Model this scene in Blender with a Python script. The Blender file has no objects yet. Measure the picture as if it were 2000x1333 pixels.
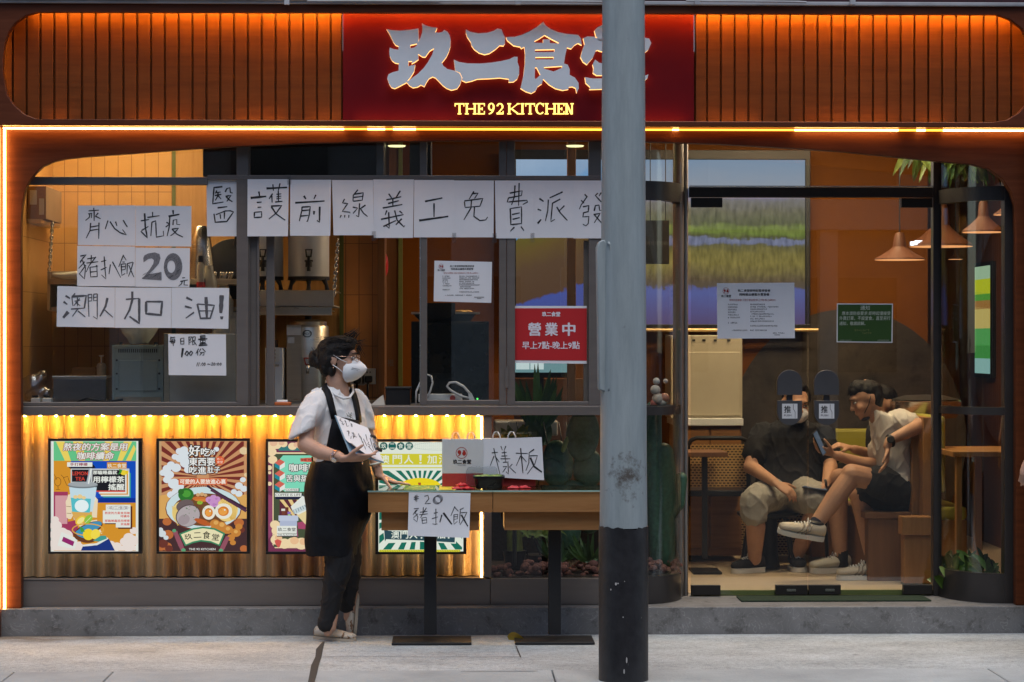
import bpy, bmesh, math, random
from mathutils import Vector, Matrix, noise
random.seed(7)
S = bpy.context.scene
COL = S.collection
# ------------------------------------------------------------------ camera
FPX, DIST, CAMZ, YAW = 4500.0, 12.0, 1.53, 0.025
CAMX = -DIST * math.tan(YAW)
cam_d = bpy.data.cameras.new("camera")
cam = bpy.data.objects.new("camera", cam_d)
COL.objects.link(cam)
cam.location = (CAMX, -DIST, CAMZ)
cam.rotation_euler = (math.pi / 2, 0, -YAW)
cam_d.sensor_width = 36.0
cam_d.lens = FPX / 2000.0 * 36.0
cam_d.clip_start = 0.1
cam_d.clip_end = 2000.0
S.camera = cam
# ------------------------------------------------------------------ sky, sun, exposure
W = bpy.data.worlds.new("World")
S.world = W
W.use_nodes = True
nt = W.node_tree
SUN_EL, SUN_AZ = math.radians(66), math.radians(176)   # azimuth clockwise from +Y
sky = nt.nodes.new("ShaderNodeTexSky")
sky.sky_type = 'NISHITA'
sky.sun_disc = False
sky.sun_elevation = SUN_EL
sky.sun_rotation = SUN_AZ
sky.air_density = 1.0
sky.dust_density = 0.8
sky.ozone_density = 1.0
bg = nt.nodes["Background"]
bg.inputs["Strength"].default_value = 0.15
nt.links.new(sky.outputs[0], bg.inputs["Color"])
sun_d = bpy.data.lights.new("sun", 'SUN')
sun_d.energy = 2.0
sun_d.angle = math.radians(38)
sun_d.color = (1.0, 0.98, 0.95)
sun = bpy.data.objects.new("sun", sun_d)
COL.objects.link(sun)
sd = Vector((math.sin(SUN_AZ) * math.cos(SUN_EL), math.cos(SUN_AZ) * math.cos(SUN_EL), math.sin(SUN_EL)))
sun.rotation_euler = sd.to_track_quat('Z', 'Y').to_euler()
S.view_settings.view_transform = 'Standard'
S.view_settings.look = 'None'
S.view_settings.exposure = 0.0
S.view_settings.gamma = 1.0
S.cycles.max_bounces = 10
S.cycles.transparent_max_bounces = 24
S.cycles.diffuse_bounces = 4
S.cycles.glossy_bounces = 4
S.cycles.caustics_reflective = False
S.cycles.caustics_refractive = False
S.cycles.use_denoising = True
S.cycles.sample_clamp_indirect = 4.0

# ------------------------------------------------------------------ pixel <-> place
CP = Vector((CAMX, -DIST, CAMZ))
AX = Vector((math.sin(YAW), math.cos(YAW), 0)); RX = Vector((math.cos(YAW), -math.sin(YAW), 0)); UZ = Vector((0, 0, 1))
def ray(px, py):
    return AX + RX * ((px - 1000.0) / FPX) + UZ * ((666.5 - py) / FPX)
def P(px, py, Y=0.0):
    d = ray(px, py)
    return CP + d * ((Y - CP.y) / d.y)
def PP(px, py, pt, n):
    d = ray(px, py)
    return CP + d * ((Vector(pt) - CP).dot(n) / d.dot(n))
def G(px, py, z=0.0):
    d = ray(px, py)
    return CP + d * ((z - CP.z) / d.z)
def sc(Y): return FPX / (DIST + Y)       # pixels per metre
def X(px, Y=0.0): return P(px, 666.5, Y).x
def Z(py, Y=0.0, px=1000): return P(px, py, Y).z

# ------------------------------------------------------------------ materials
_mc = {}
def M(name, col, rough=0.6, metal=0.0, var=0.12, scale=6.0, stretch=(1, 1, 1), bump=0.0, bscale=60.0, spec=0.4, col2=None, coat=0.0, bstretch=None, detail=4.0, dirt=0.0):
    if name in _mc: return _mc[name]
    m = bpy.data.materials.new(name); m.use_nodes = True
    n = m.node_tree.nodes; l = m.node_tree.links
    b = n["Principled BSDF"]
    b.inputs["Roughness"].default_value = rough
    b.inputs["Metallic"].default_value = metal
    b.inputs["Specular IOR Level"].default_value = spec
    b.inputs["Coat Weight"].default_value = coat
    c = tuple(col) + (1,)
    tc = n.new("ShaderNodeTexCoord"); mp = n.new("ShaderNodeMapping")
    mp.inputs["Scale"].default_value = stretch
    l.new(tc.outputs["Object"], mp.inputs[0])
    if var > 0 or col2:
        ns = n.new("ShaderNodeTexNoise"); ns.inputs["Scale"].default_value = scale; ns.inputs["Detail"].default_value = detail
        ns.inputs["Roughness"].default_value = 0.65
        l.new(mp.outputs[0], ns.inputs["Vector"])
        cr = n.new("ShaderNodeValToRGB")
        cr.color_ramp.elements[0].position = 0.3; cr.color_ramp.elements[1].position = 0.7
        if col2: c1, c2 = c, tuple(col2) + (1,)
        else:
            c1 = tuple(min(1, x * (1 + var)) for x in col) + (1,); c2 = tuple(x * (1 - var) for x in col) + (1,)
        cr.color_ramp.elements[0].color = c2; cr.color_ramp.elements[1].color = c1
        l.new(ns.outputs[0], cr.inputs[0])
        out = cr.outputs[0]
        if dirt > 0:
            n2 = n.new("ShaderNodeTexNoise"); n2.inputs["Scale"].default_value = scale * 0.23; n2.inputs["Detail"].default_value = 8
            l.new(tc.outputs["Object"], n2.inputs["Vector"])
            r2 = n.new("ShaderNodeValToRGB"); r2.color_ramp.elements[0].position = 0.35; r2.color_ramp.elements[1].position = 0.62
            v = 1 - dirt; r2.color_ramp.elements[0].color = (v, v, v, 1); r2.color_ramp.elements[1].color = (1, 1, 1, 1)
            mx = n.new("ShaderNodeMix"); mx.data_type = 'RGBA'; mx.blend_type = 'MULTIPLY'; mx.inputs[0].default_value = 1
            l.new(n2.outputs[0], r2.inputs[0]); l.new(out, mx.inputs[6]); l.new(r2.outputs[0], mx.inputs[7]); out = mx.outputs[2]
        l.new(out, b.inputs["Base Color"])
        rr = n.new("ShaderNodeMapRange"); rr.inputs[3].default_value = max(0, rough - 0.08); rr.inputs[4].default_value = min(1, rough + 0.08)
        l.new(ns.outputs[0], rr.inputs[0]); l.new(rr.outputs[0], b.inputs["Roughness"])
    else:
        b.inputs["Base Color"].default_value = c
    if bump > 0:
        nb = n.new("ShaderNodeTexNoise"); nb.inputs["Scale"].default_value = bscale; nb.inputs["Detail"].default_value = 5
        bm_ = n.new("ShaderNodeBump"); bm_.inputs["Strength"].default_value = bump; bm_.inputs["Distance"].default_value = 0.01
        if bstretch:
            m2 = n.new("ShaderNodeMapping"); m2.inputs["Scale"].default_value = bstretch
            l.new(tc.outputs["Object"], m2.inputs[0]); l.new(m2.outputs[0], nb.inputs["Vector"])
        else: l.new(mp.outputs[0], nb.inputs["Vector"])
        l.new(nb.outputs[0], bm_.inputs["Height"]); l.new(bm_.outputs[0], b.inputs["Normal"])
    _mc[name] = m
    return m
def E(name, col, strength=1.0):
    if name in _mc: return _mc[name]
    m = bpy.data.materials.new(name); m.use_nodes = True
    n = m.node_tree.nodes; l = m.node_tree.links
    n.remove(n["Principled BSDF"])
    e = n.new("ShaderNodeEmission"); e.inputs[0].default_value = tuple(col) + (1,); e.inputs[1].default_value = strength
    l.new(e.outputs[0], n["Material Output"].inputs[0])
    _mc[name] = m
    return m
def srgb(r, g, b):
    f = lambda c: (c / 255 / 12.92) if c <= 10 else ((c / 255 + 0.055) / 1.055) ** 2.4
    return (f(r), f(g), f(b))
def PR(r, g, b, k=0.92):        # backlit print: sRGB colour shown by the light box behind it
    nm = "backlit_print_%02x%02x%02x" % (r, g, b)
    if nm in _mc: return _mc[nm]
    m = E(nm, srgb(r, g, b), k)
    n = m.node_tree.nodes; l = m.node_tree.links
    gl = n.new("ShaderNodeBsdfGlossy"); gl.inputs["Roughness"].default_value = 0.25
    mx = n.new("ShaderNodeMixShader"); mx.inputs[0].default_value = 0.04
    e = [x for x in n if x.type == 'EMISSION'][0]
    l.new(e.outputs[0], mx.inputs[1]); l.new(gl.outputs[0], mx.inputs[2]); l.new(mx.outputs[0], n["Material Output"].inputs[0])
    return m
def PT(r, g, b): return M("print_%02x%02x%02x" % (r, g, b), srgb(r, g, b), rough=0.55, var=0)   # ink on paper
def glass_mat(name, tint=(1, 1, 1), f0=0.045, rough=0.0, edge=0.7):
    if name in _mc: return _mc[name]
    m = bpy.data.materials.new(name); m.use_nodes = True
    n = m.node_tree.nodes; l = m.node_tree.links
    n.remove(n["Principled BSDF"])
    t = n.new("ShaderNodeBsdfTransparent"); t.inputs[0].default_value = tuple(tint) + (1,)
    g = n.new("ShaderNodeBsdfGlossy"); g.inputs["Roughness"].default_value = rough
    lw = n.new("ShaderNodeLayerWeight"); lw.inputs[0].default_value = 0.5
    pw = n.new("ShaderNodeMath"); pw.operation = 'POWER'; pw.inputs[1].default_value = 5.0
    l.new(lw.outputs["Facing"], pw.inputs[0])
    ma = n.new("ShaderNodeMath"); ma.operation = 'MULTIPLY_ADD'; ma.inputs[1].default_value = edge; ma.inputs[2].default_value = f0
    l.new(pw.outputs[0], ma.inputs[0])
    mx = n.new("ShaderNodeMixShader"); l.new(ma.outputs[0], mx.inputs[0]); l.new(t.outputs[0], mx.inputs[1]); l.new(g.outputs[0], mx.inputs[2])
    l.new(mx.outputs[0], n["Material Output"].inputs[0])
    _mc[name] = m
    return m

# ------------------------------------------------------------------ mesh builder
def ortho(d):
    d = d.normalized(); a = Vector((0, 0, 1)) if abs(d.z) < 0.9 else Vector((1, 0, 0))
    u = d.cross(a).normalized(); return u, d.cross(u).normalized()
class MB:
    def __init__(s): s.v = []; s.f = []; s.mi = []; s.mats = []; s.cur = 0
    def mat(s, m):
        if m not in s.mats: s.mats.append(m)
        s.cur = s.mats.index(m); return s
    def add(s, vs, fs):
        o = len(s.v); s.v += [tuple(v) for v in vs]
        for f in fs: s.f.append(tuple(i + o for i in f)); s.mi.append(s.cur)
        return s
    def box(s, x0, x1, y0, y1, z0, z1):
        if x0 > x1: x0, x1 = x1, x0
        if y0 > y1: y0, y1 = y1, y0
        if z0 > z1: z0, z1 = z1, z0
        return s.add([(x, y, z) for x in (x0, x1) for y in (y0, y1) for z in (z0, z1)],
                     [(0, 1, 3, 2), (4, 6, 7, 5), (0, 4, 5, 1), (2, 3, 7, 6), (0, 2, 6, 4), (1, 5, 7, 3)])
    def pbox(s, px0, py0, px1, py1, y0, y1):      # a box whose front face fills a pixel rectangle at depth y0
        a = P(px0, py0, y0); b = P(px1, py1, y0); m = (px0 + px1) / 2
        return s.box(a.x, b.x, y0, y1, P(m, py1, y0).z, P(m, py0, y0).z)
    def obox(s, c, ax, ay, az):                    # oriented box, half-axes
        c = Vector(c); vs = [c + ax * i + ay * j + az * k for i in (-1, 1) for j in (-1, 1) for k in (-1, 1)]
        fs = [(0, 1, 3, 2), (4, 6, 7, 5), (0, 4, 5, 1), (2, 3, 7, 6), (0, 2, 6, 4), (1, 5, 7, 3)]
        if ax.cross(ay).dot(az) < 0: fs = [f[::-1] for f in fs]
        return s.add(vs, fs)
    def prism(s, pts, y0, y1, holes=()):           # XZ outline given depth along Y, with holes
        bm = bmesh.new(); es = []
        for loop in [pts] + list(holes):
            vs = [bm.verts.new((p[0], y0, p[1])) for p in loop]
            es += [bm.edges.new((vs[i], vs[(i + 1) % len(vs)])) for i in range(len(vs))]
        bmesh.ops.triangle_fill(bm, edges=es, use_beauty=True, use_dissolve=False, normal=(0, -1, 0))
        if y1 is not None:
            r = bmesh.ops.extrude_face_region(bm, geom=list(bm.faces))
            for e in r["geom"]:
                if isinstance(e, bmesh.types.BMVert): e.co.y = y1
        bmesh.ops.recalc_face_normals(bm, faces=bm.faces)
        bm.verts.index_update()
        s.add([v.co[:] for v in bm.verts], [[v.index for v in f.verts] for f in bm.faces]); bm.free()
        return s
    def pprism(s, pts, y0, y1, holes=()):
        q = lambda L: [(P(a, b, y0).x, P(a, b, y0).z) for a, b in L]
        return s.prism(q(pts), y0, y1, [q(h) for h in holes])
    def flat(s, pts, Y):                           # pixel polygon as a sheet at depth Y
        q = [P(a, b, Y) for a, b in pts]
        return s.add(q, [tuple(range(len(q)))]) if len(q) <= 4 else s.pprism(pts, Y, None)
    def prect(s, x0, y0, x1, y1, Y): return s.flat([(x0, y1), (x1, y1), (x1, y0), (x0, y0)], Y)
    def pell(s, cx, cy, rx, ry, Y, n=24, rot=0):
        c, t = math.cos(rot), math.sin(rot)
        q = [P(cx + rx * math.cos(a) * c - ry * math.sin(a) * t, cy + rx * math.cos(a) * t + ry * math.sin(a) * c, Y) for a in [-2 * math.pi * i / n for i in range(n)]]
        return s.add(q, [tuple(range(n))])
    def pring(s, cx, cy, rx, ry, w, Y, n=28):
        A = [2 * math.pi * i / n for i in range(n)]
        q = [P(cx + rx * math.cos(a), cy + ry * math.sin(a), Y) for a in A] + [P(cx + (rx - w) * math.cos(a), cy + (ry - w) * math.sin(a), Y) for a in A]
        return s.add(q, [(i, i + n, (i + 1) % n + n, (i + 1) % n) for i in range(n)])
    def loft(s, secs, n=16, cap=True, closed=False):  # secs: (centre, half-axis a, half-axis b)
        o = []
        for c, a, b in secs:
            c = Vector(c)
            o += [c + a * math.cos(2 * math.pi * i / n) + b * math.sin(2 * math.pi * i / n) for i in range(n)]
        fs = []; k = len(secs)
        for j in range(k - 1 + (1 if closed else 0)):
            for i in range(n):
                j2 = (j + 1) % k
                fs.append((j * n + i, j * n + (i + 1) % n, j2 * n + (i + 1) % n, j2 * n + i))
        if cap and not closed:
            fs.append(tuple(range(n))[::-1]); fs.append(tuple((k - 1) * n + i for i in range(n)))
        return s.add(o, fs)
    def tube(s, pts, r, n=10, cap=True, closed=False):
        pts = [Vector(p) for p in pts]; rs = r if isinstance(r, (list, tuple)) else [r] * len(pts)
        secs = []; u = None
        for i, p in enumerate(pts):
            if closed: d = pts[(i + 1) % len(pts)] - pts[i - 1]
            else: d = pts[min(i + 1, len(pts) - 1)] - pts[max(i - 1, 0)]
            d.normalize()
            if u is None: u, w = ortho(d)
            else:
                u = (u - d * u.dot(d)); u = u.normalized() if u.length > 1e-6 else ortho(d)[0]
            w = d.cross(u).normalized()
            secs.append((p, u * rs[i], w * rs[i]))
        return s.loft(secs, n, cap, closed)
    def lathe(s, prof, c, n=28, axis=None, cap=True):     # profile (radius, height)
        c = Vector(c); d = Vector(axis).normalized() if axis else Vector((0, 0, 1)); u, w = ortho(d)
        return s.loft([(c + d * h, u * max(r, 1e-4), w * max(r, 1e-4)) for r, h in prof], n, cap)
    def ball(s, c, r, n=14, m=9, ax=None):
        c = Vector(c); a, b, d = ax or (Vector((1, 0, 0)) * r, Vector((0, 1, 0)) * r, Vector((0, 0, 1)) * r)
        secs = [(c + d * -math.cos(math.pi * (j + .02) / (m + .04)), a * max(math.sin(math.pi * (j + .02) / (m + .04)), .002), b * max(math.sin(math.pi * (j + .02) / (m + .04)), .002)) for j in range(m + 1)]
        return s.loft(secs, n)
    def cap(s, p0, r0, p1, r1, n=14, sq=1.0, side=None):   # tapered limb with round ends; sq flattens across 'side'
        p0 = Vector(p0); p1 = Vector(p1); d = (p1 - p0); L = d.length
        d = d / L if L > 1e-6 else Vector((0, 0, 1)); u, w = ortho(d)
        if side is not None:
            w = (Vector(side) - d * Vector(side).dot(d)).normalized(); u = d.cross(w)
        secs = []
        for t in (-.98, -.85, -.6, -.3): secs.append((p0 + d * r0 * t, u * r0 * math.sqrt(1 - t * t), w * r0 * sq * math.sqrt(1 - t * t)))
        for t in (0, .25, .5, .75, 1): r = r0 + (r1 - r0) * t; secs.append((p0 + (p1 - p0) * t, u * r, w * r * sq))
        for t in (.3, .6, .85, .98): secs.append((p1 + d * r1 * t, u * r1 * math.sqrt(1 - t * t), w * r1 * sq * math.sqrt(1 - t * t)))
        return s.loft(secs, n)
    def chain(s, pts, rs, n=14, sq=1.0, side=None):
        for i in range(len(pts) - 1): s.cap(pts[i], rs[i], pts[i + 1], rs[i + 1], n, sq, side)
        return s
    def ribbon(s, pts, w, fn, taper=0.35):          # pen stroke: px polyline -> strip; fn(px,py) gives the place
        q = []
        for i in range(len(pts) - 1):
            (x0, y0), (x1, y1) = pts[i], pts[i + 1]; k = max(1, int(math.hypot(x1 - x0, y1 - y0) / 5))
            for j in range(k): q.append((x0 + (x1 - x0) * j / k, y0 + (y1 - y0) * j / k))
        q.append(pts[-1]); n = len(q)
        if n < 2: return s
        vs = []
        for i, (x, y) in enumerate(q):
            a = q[max(i - 1, 0)]; b = q[min(i + 1, n - 1)]
            dx, dy = b[0] - a[0], b[1] - a[1]; L = math.hypot(dx, dy) or 1
            t = i / (n - 1)
            ww = w / 2 * (1 - taper * t * t) * random.uniform(0.85, 1.12)
            vs.append(fn(x - dy / L * ww, y + dx / L * ww)); vs.append(fn(x + dy / L * ww, y - dx / L * ww))
        return s.add(vs, [(2 * i, 2 * i + 1, 2 * i + 3, 2 * i + 2) for i in range(n - 1)])
    def build(s, name, mats=None, parent=None, bevel=0.0, smooth=False, seg=2, angle=35):
        me = bpy.data.meshes.new(name)
        L = parent.matrix_world.translation if False else (world_loc(parent) if parent else Vector((0, 0, 0)))
        me.from_pydata([(v[0] - L.x, v[1] - L.y, v[2] - L.z) for v in s.v], [], s.f)
        ml = s.mats if s.mats else (mats if isinstance(mats, (list, tuple)) else [mats])
        for m in ml: me.materials.append(m)
        if s.mats: me.polygons.foreach_set("material_index", s.mi)
        if smooth is True: me.polygons.foreach_set("use_smooth", [True] * len(me.polygons))
        me.validate(); me.update()
        if smooth == 'auto':
            bm = bmesh.new(); bm.from_mesh(me)
            for f in bm.faces: f.smooth = True
            for e in bm.edges:
                if len(e.link_faces) == 2 and e.calc_face_angle(0) > math.radians(angle): e.smooth = False
            bm.to_mesh(me); bm.free()
        o = bpy.data.objects.new(name, me); COL.objects.link(o)
        if parent: o.parent = parent
        if bevel > 0:
            b = o.modifiers.new("bevel", 'BEVEL'); b.width = bevel; b.segments = seg; b.limit_method = 'ANGLE'; b.angle_limit = math.radians(40)
        return o
def world_loc(o):
    v = Vector(o.location)
    return v + world_loc(o.parent) if o.parent else v
def tag(o, label=None, cat=None, group=None, kind=None):
    if label: o["label"] = label
    if cat: o["category"] = cat
    if group: o["group"] = group
    if kind: o["kind"] = kind
    return o
def thing(name, label, cat, loc, group=None):
    o = bpy.data.objects.new(name, None); COL.objects.link(o); o.location = loc; o.empty_display_size = 0.1
    return tag(o, label, cat, group)
def copy_tree(o, parent=None):
    c = o.copy(); COL.objects.link(c)
    if parent: c.parent = parent
    for ch in list(o.children): copy_tree(ch, c)
    return c
def evaluated(o):                                 # bake modifiers into the mesh
    dg = bpy.context.evaluated_depsgraph_get(); dg.update()
    me = bpy.data.meshes.new_from_object(o.evaluated_get(dg), depsgraph=dg)
    old = o.data; o.modifiers.clear(); o.data = me; bpy.data.meshes.remove(old)
    return o
def organic(mb, name, mats, parent, voxel=0.006, smooth=6, wrinkle=0.0, wscale=14.0, fac=0.5, crease=0.0):
    o = mb.build(name, mats, parent)
    r = o.modifiers.new("remesh", 'REMESH'); r.mode = 'VOXEL'; r.voxel_size = voxel; r.use_smooth_shade = True
    sm = o.modifiers.new("smooth", 'SMOOTH'); sm.iterations = smooth; sm.factor = fac
    evaluated(o)
    if wrinkle > 0:
        me = o.data; k = wscale
        vs = [(v.co.copy(), v.normal.copy()) for v in me.vertices]
        for v, (c, nn) in zip(me.vertices, vs):
            d = noise.noise(Vector((c.x * k, c.y * k, c.z * k * 0.55))) + 0.5 * noise.noise(Vector((c.x * k * 2.3 + 7, c.y * k * 2.3, c.z * k * 1.3)))
            if crease:      # sharp-edged folds that run on a slant, as cloth hangs
                r1 = 1 - abs(noise.noise(Vector((c.x * 9 + c.z * 6, c.y * 9, c.z * 4 - c.x * 4)))) * 2.2; r2 = 1 - abs(noise.noise(Vector((c.x * 16 - c.z * 5 + 3, c.y * 16, c.z * 9)))) * 2.4
                d += crease / wrinkle * (max(0, r1) ** 5 + .6 * max(0, r2) ** 5)
            v.co = c + nn * (wrinkle * d)
        me.update()
    return o
# ------------------------------------------------------------------ text
_tc = {}
def glyphs(txt, bold=0.0, shear=0.0, space=1.0):
    key = (txt, bold, shear, space)
    if key in _tc: return _tc[key]
    cu = bpy.data.curves.new("lettering", 'FONT'); cu.body = txt; cu.size = 1.0; cu.offset = bold; cu.shear = shear; cu.space_character = space
    cu.resolution_u = 2
    o = bpy.data.objects.new("lettering", cu); COL.objects.link(o)
    dg = bpy.context.evaluated_depsgraph_get(); dg.update()
    me = bpy.data.meshes.new_from_object(o.evaluated_get(dg), depsgraph=dg)
    vs = [(v.co.x, v.co.y) for v in me.vertices]; fs = [tuple(p.vertices) for p in me.polygons]
    bpy.data.objects.remove(o); bpy.data.curves.remove(cu); bpy.data.meshes.remove(me)
    if not vs: vs = [(0, 0), (1, 0), (1, 1)]; fs = []
    x0 = min(v[0] for v in vs); x1 = max(v[0] for v in vs); y0 = min(v[1] for v in vs); y1 = max(v[1] for v in vs)
    r = ([((v[0] - x0) / (x1 - x0 or 1), (v[1] - y0) / (y1 - y0 or 1)) for v in vs], fs)
    _tc[key] = r
    return r
def text_on(mb, txt, x0, y0, x1, y1, fn, bold=0.0, shear=0.0, rot=0.0, space=1.0):   # lettering filling a pixel rectangle
    # heavier lettering is the same glyphs laid again a hair to each side, each copy 0.04 mm proud of the last
    vs, fs = glyphs(txt, 0.0, shear, space)
    cx, cy = (x0 + x1) / 2, (y0 + y1) / 2; c, t = math.cos(rot), math.sin(rot)
    k = bold * (y1 - y0) * 1.05
    if bold <= 0.012: sh = [(0, 0)]
    elif bold <= 0.05: sh = [(0, 0), (-k, 0), (k, 0), (0, k * .6), (0, -k * .6)]
    else: sh = [(k * math.cos(i * math.pi / 5), k * math.sin(i * math.pi / 5)) for i in range(10)] + [(k * .5 * math.cos(i * math.pi / 2), k * .5 * math.sin(i * math.pi / 2)) for i in range(4)]
    for i, (dx, dy) in enumerate(sh):
        out = []
        for u, v in vs:
            a, b = x0 + (x1 - x0) * u - cx + dx, y1 - (y1 - y0) * v - cy + dy
            out.append(fn(cx + a * c - b * t, cy + a * t + b * c) + Vector((0, -i * 4e-5, 0)))
        mb.add(out, fs)
def strokes(mb, data, x0, y0, k, w, fn):           # hand-written strokes traced in a blown-up frame
    for st in data.split(";"):
        st = st.strip()
        if not st: continue
        ww = w
        if ":" in st: a, st = st.split(":"); ww = float(a)
        pts = [tuple(float(c) for c in p.split(",")) for p in st.split()]
        mb.ribbon([(x0 + a * k, y0 + b * k) for a, b in pts], ww, fn)
# ------------------------------------------------------------------ materials of the place
def wood_mat(name, c1, c2, along='x', rough=0.42, scale=3.0, k=14, bump=0.05, coat=0.0):
    st = (1, k, k) if along == 'x' else ((k, k, 1) if along == 'z' else (k, 1, k))
    return M(name, c1, rough=rough, col2=c2, scale=scale, stretch=st, bump=bump, bscale=scale * 2.5, detail=7, coat=coat, spec=.22)
m_fascia = wood_mat("dark_wood_veneer", (0.13, 0.034, 0.013), (0.08, 0.019, 0.007))
m_slat = wood_mat("slat_wood_veneer", (0.17, 0.050, 0.010), (0.105, 0.028, 0.005))
m_arch = wood_mat("arch_wood_veneer", (0.13, 0.036, 0.012), (0.075, 0.019, 0.006))
m_oak = wood_mat("oak_board", (0.36, 0.175, 0.065), (0.24, 0.105, 0.035), rough=0.38, scale=2.2, k=18)
m_oakz = wood_mat("oak_upright", (0.34, 0.165, 0.055), (0.25, 0.11, 0.032), along='z')
m_alu = M("anodised_frame", (0.17, 0.148, 0.135), rough=0.38, metal=0.35, var=0.06, scale=3, stretch=(1, 1, 9))
m_alu_dark = M("dark_frame", (0.045, 0.04, 0.038), rough=0.35, metal=0.3, var=0.08)
m_chrome = M("brushed_steel", (0.55, 0.53, 0.5), rough=0.25, metal=1.0, var=0.06, scale=3, stretch=(1, 1, 30))
m_step = None
m_sign = M("maroon_acrylic", (0.095, 0.0025, 0.007), rough=0.45, var=0.05, spec=0.15)
m_plaster = M("orange_plaster", (0.155, 0.048, 0.002), rough=0.8, spec=.2, var=0.10, scale=3.5, bump=0.08, bscale=90, detail=8)
m_brown = M("brown_panel", (0.17, 0.075, 0.03), rough=0.6, var=0.15, scale=3, stretch=(8, 8, 1))
m_black = M("black_plastic", (0.012, 0.012, 0.013), rough=0.4, var=0.1)
m_blackm = M("black_powder_coat", (0.010, 0.010, 0.011), rough=0.5, var=0.2, scale=40)
m_white = M("white_plastic", (0.66, 0.66, 0.64), rough=0.4, var=0.04)
m_green_trim = M("green_trim", (0.13, 0.15, 0.045), rough=0.5, var=0.08)
m_glass = glass_mat("window_glass", (0.97, 0.98, 0.975), f0=0.065)
m_glassd = glass_mat("door_glass", (0.93, 0.955, 0.94), f0=0.065)
m_dark = M("dark_panel", (0.03, 0.028, 0.026), rough=0.5, var=0.15)

def nodes_of(name):
    m = bpy.data.materials.new(name); m.use_nodes = True
    return m, m.node_tree.nodes, m.node_tree.links, m.node_tree.nodes["Principled BSDF"]
def tile_mat(name, c, grout, w, h, rough=0.3):
    m, n, l, b = nodes_of(name)
    tc = n.new("ShaderNodeTexCoord"); mp = n.new("ShaderNodeMapping"); mp.inputs["Rotation"].default_value = (math.pi / 2, 0, 0)
    br = n.new("ShaderNodeTexBrick"); br.offset = 0.0; br.inputs["Scale"].default_value = 1.0
    br.inputs["Brick Width"].default_value = w; br.inputs["Row Height"].default_value = h; br.inputs["Mortar Size"].default_value = 0.0022
    br.inputs["Color1"].default_value = tuple(c) + (1,); br.inputs["Color2"].default_value = tuple(x * 0.9 for x in c) + (1,)
    br.inputs["Mortar"].default_value = tuple(grout) + (1,); br.inputs["Bias"].default_value = 0.1
    ns = n.new("ShaderNodeTexNoise"); ns.inputs["Scale"].default_value = 5; ns.inputs["Detail"].default_value = 6
    cr = n.new("ShaderNodeValToRGB"); cr.color_ramp.elements[0].color = (.72, .72, .72, 1); cr.color_ramp.elements[1].color = (1.1, 1.1, 1.1, 1)
    mx = n.new("ShaderNodeMix"); mx.data_type = 'RGBA'; mx.blend_type = 'MULTIPLY'; mx.inputs[0].default_value = 1
    l.new(tc.outputs["Object"], mp.inputs[0]); l.new(mp.outputs[0], br.inputs["Vector"]); l.new(tc.outputs["Object"], ns.inputs["Vector"])
    l.new(ns.outputs[0], cr.inputs[0]); l.new(br.outputs[0], mx.inputs[6]); l.new(cr.outputs[0], mx.inputs[7]); l.new(mx.outputs[2], b.inputs["Base Color"])
    b.inputs["Roughness"].default_value = rough
    bp = n.new("ShaderNodeBump"); bp.inputs["Strength"].default_value = 0.5; bp.inputs["Distance"].default_value = 0.003; bp.invert = True
    l.new(br.outputs["Fac"], bp.inputs["Height"]); l.new(bp.outputs[0], b.inputs["Normal"])
    return m
m_tile = tile_mat("amber_wall_tile", (0.72, 0.40, 0.14), (0.34, 0.17, 0.06), 0.078, 0.30)
m_tile2 = tile_mat("orange_wall_tile", (0.62, 0.26, 0.07), (0.25, 0.10, 0.03), 0.078, 0.30)
m_tiled = tile_mat("maroon_street_tile", (0.06, 0.022, 0.028), (0.03, 0.02, 0.02), 0.045, 0.045)

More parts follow.
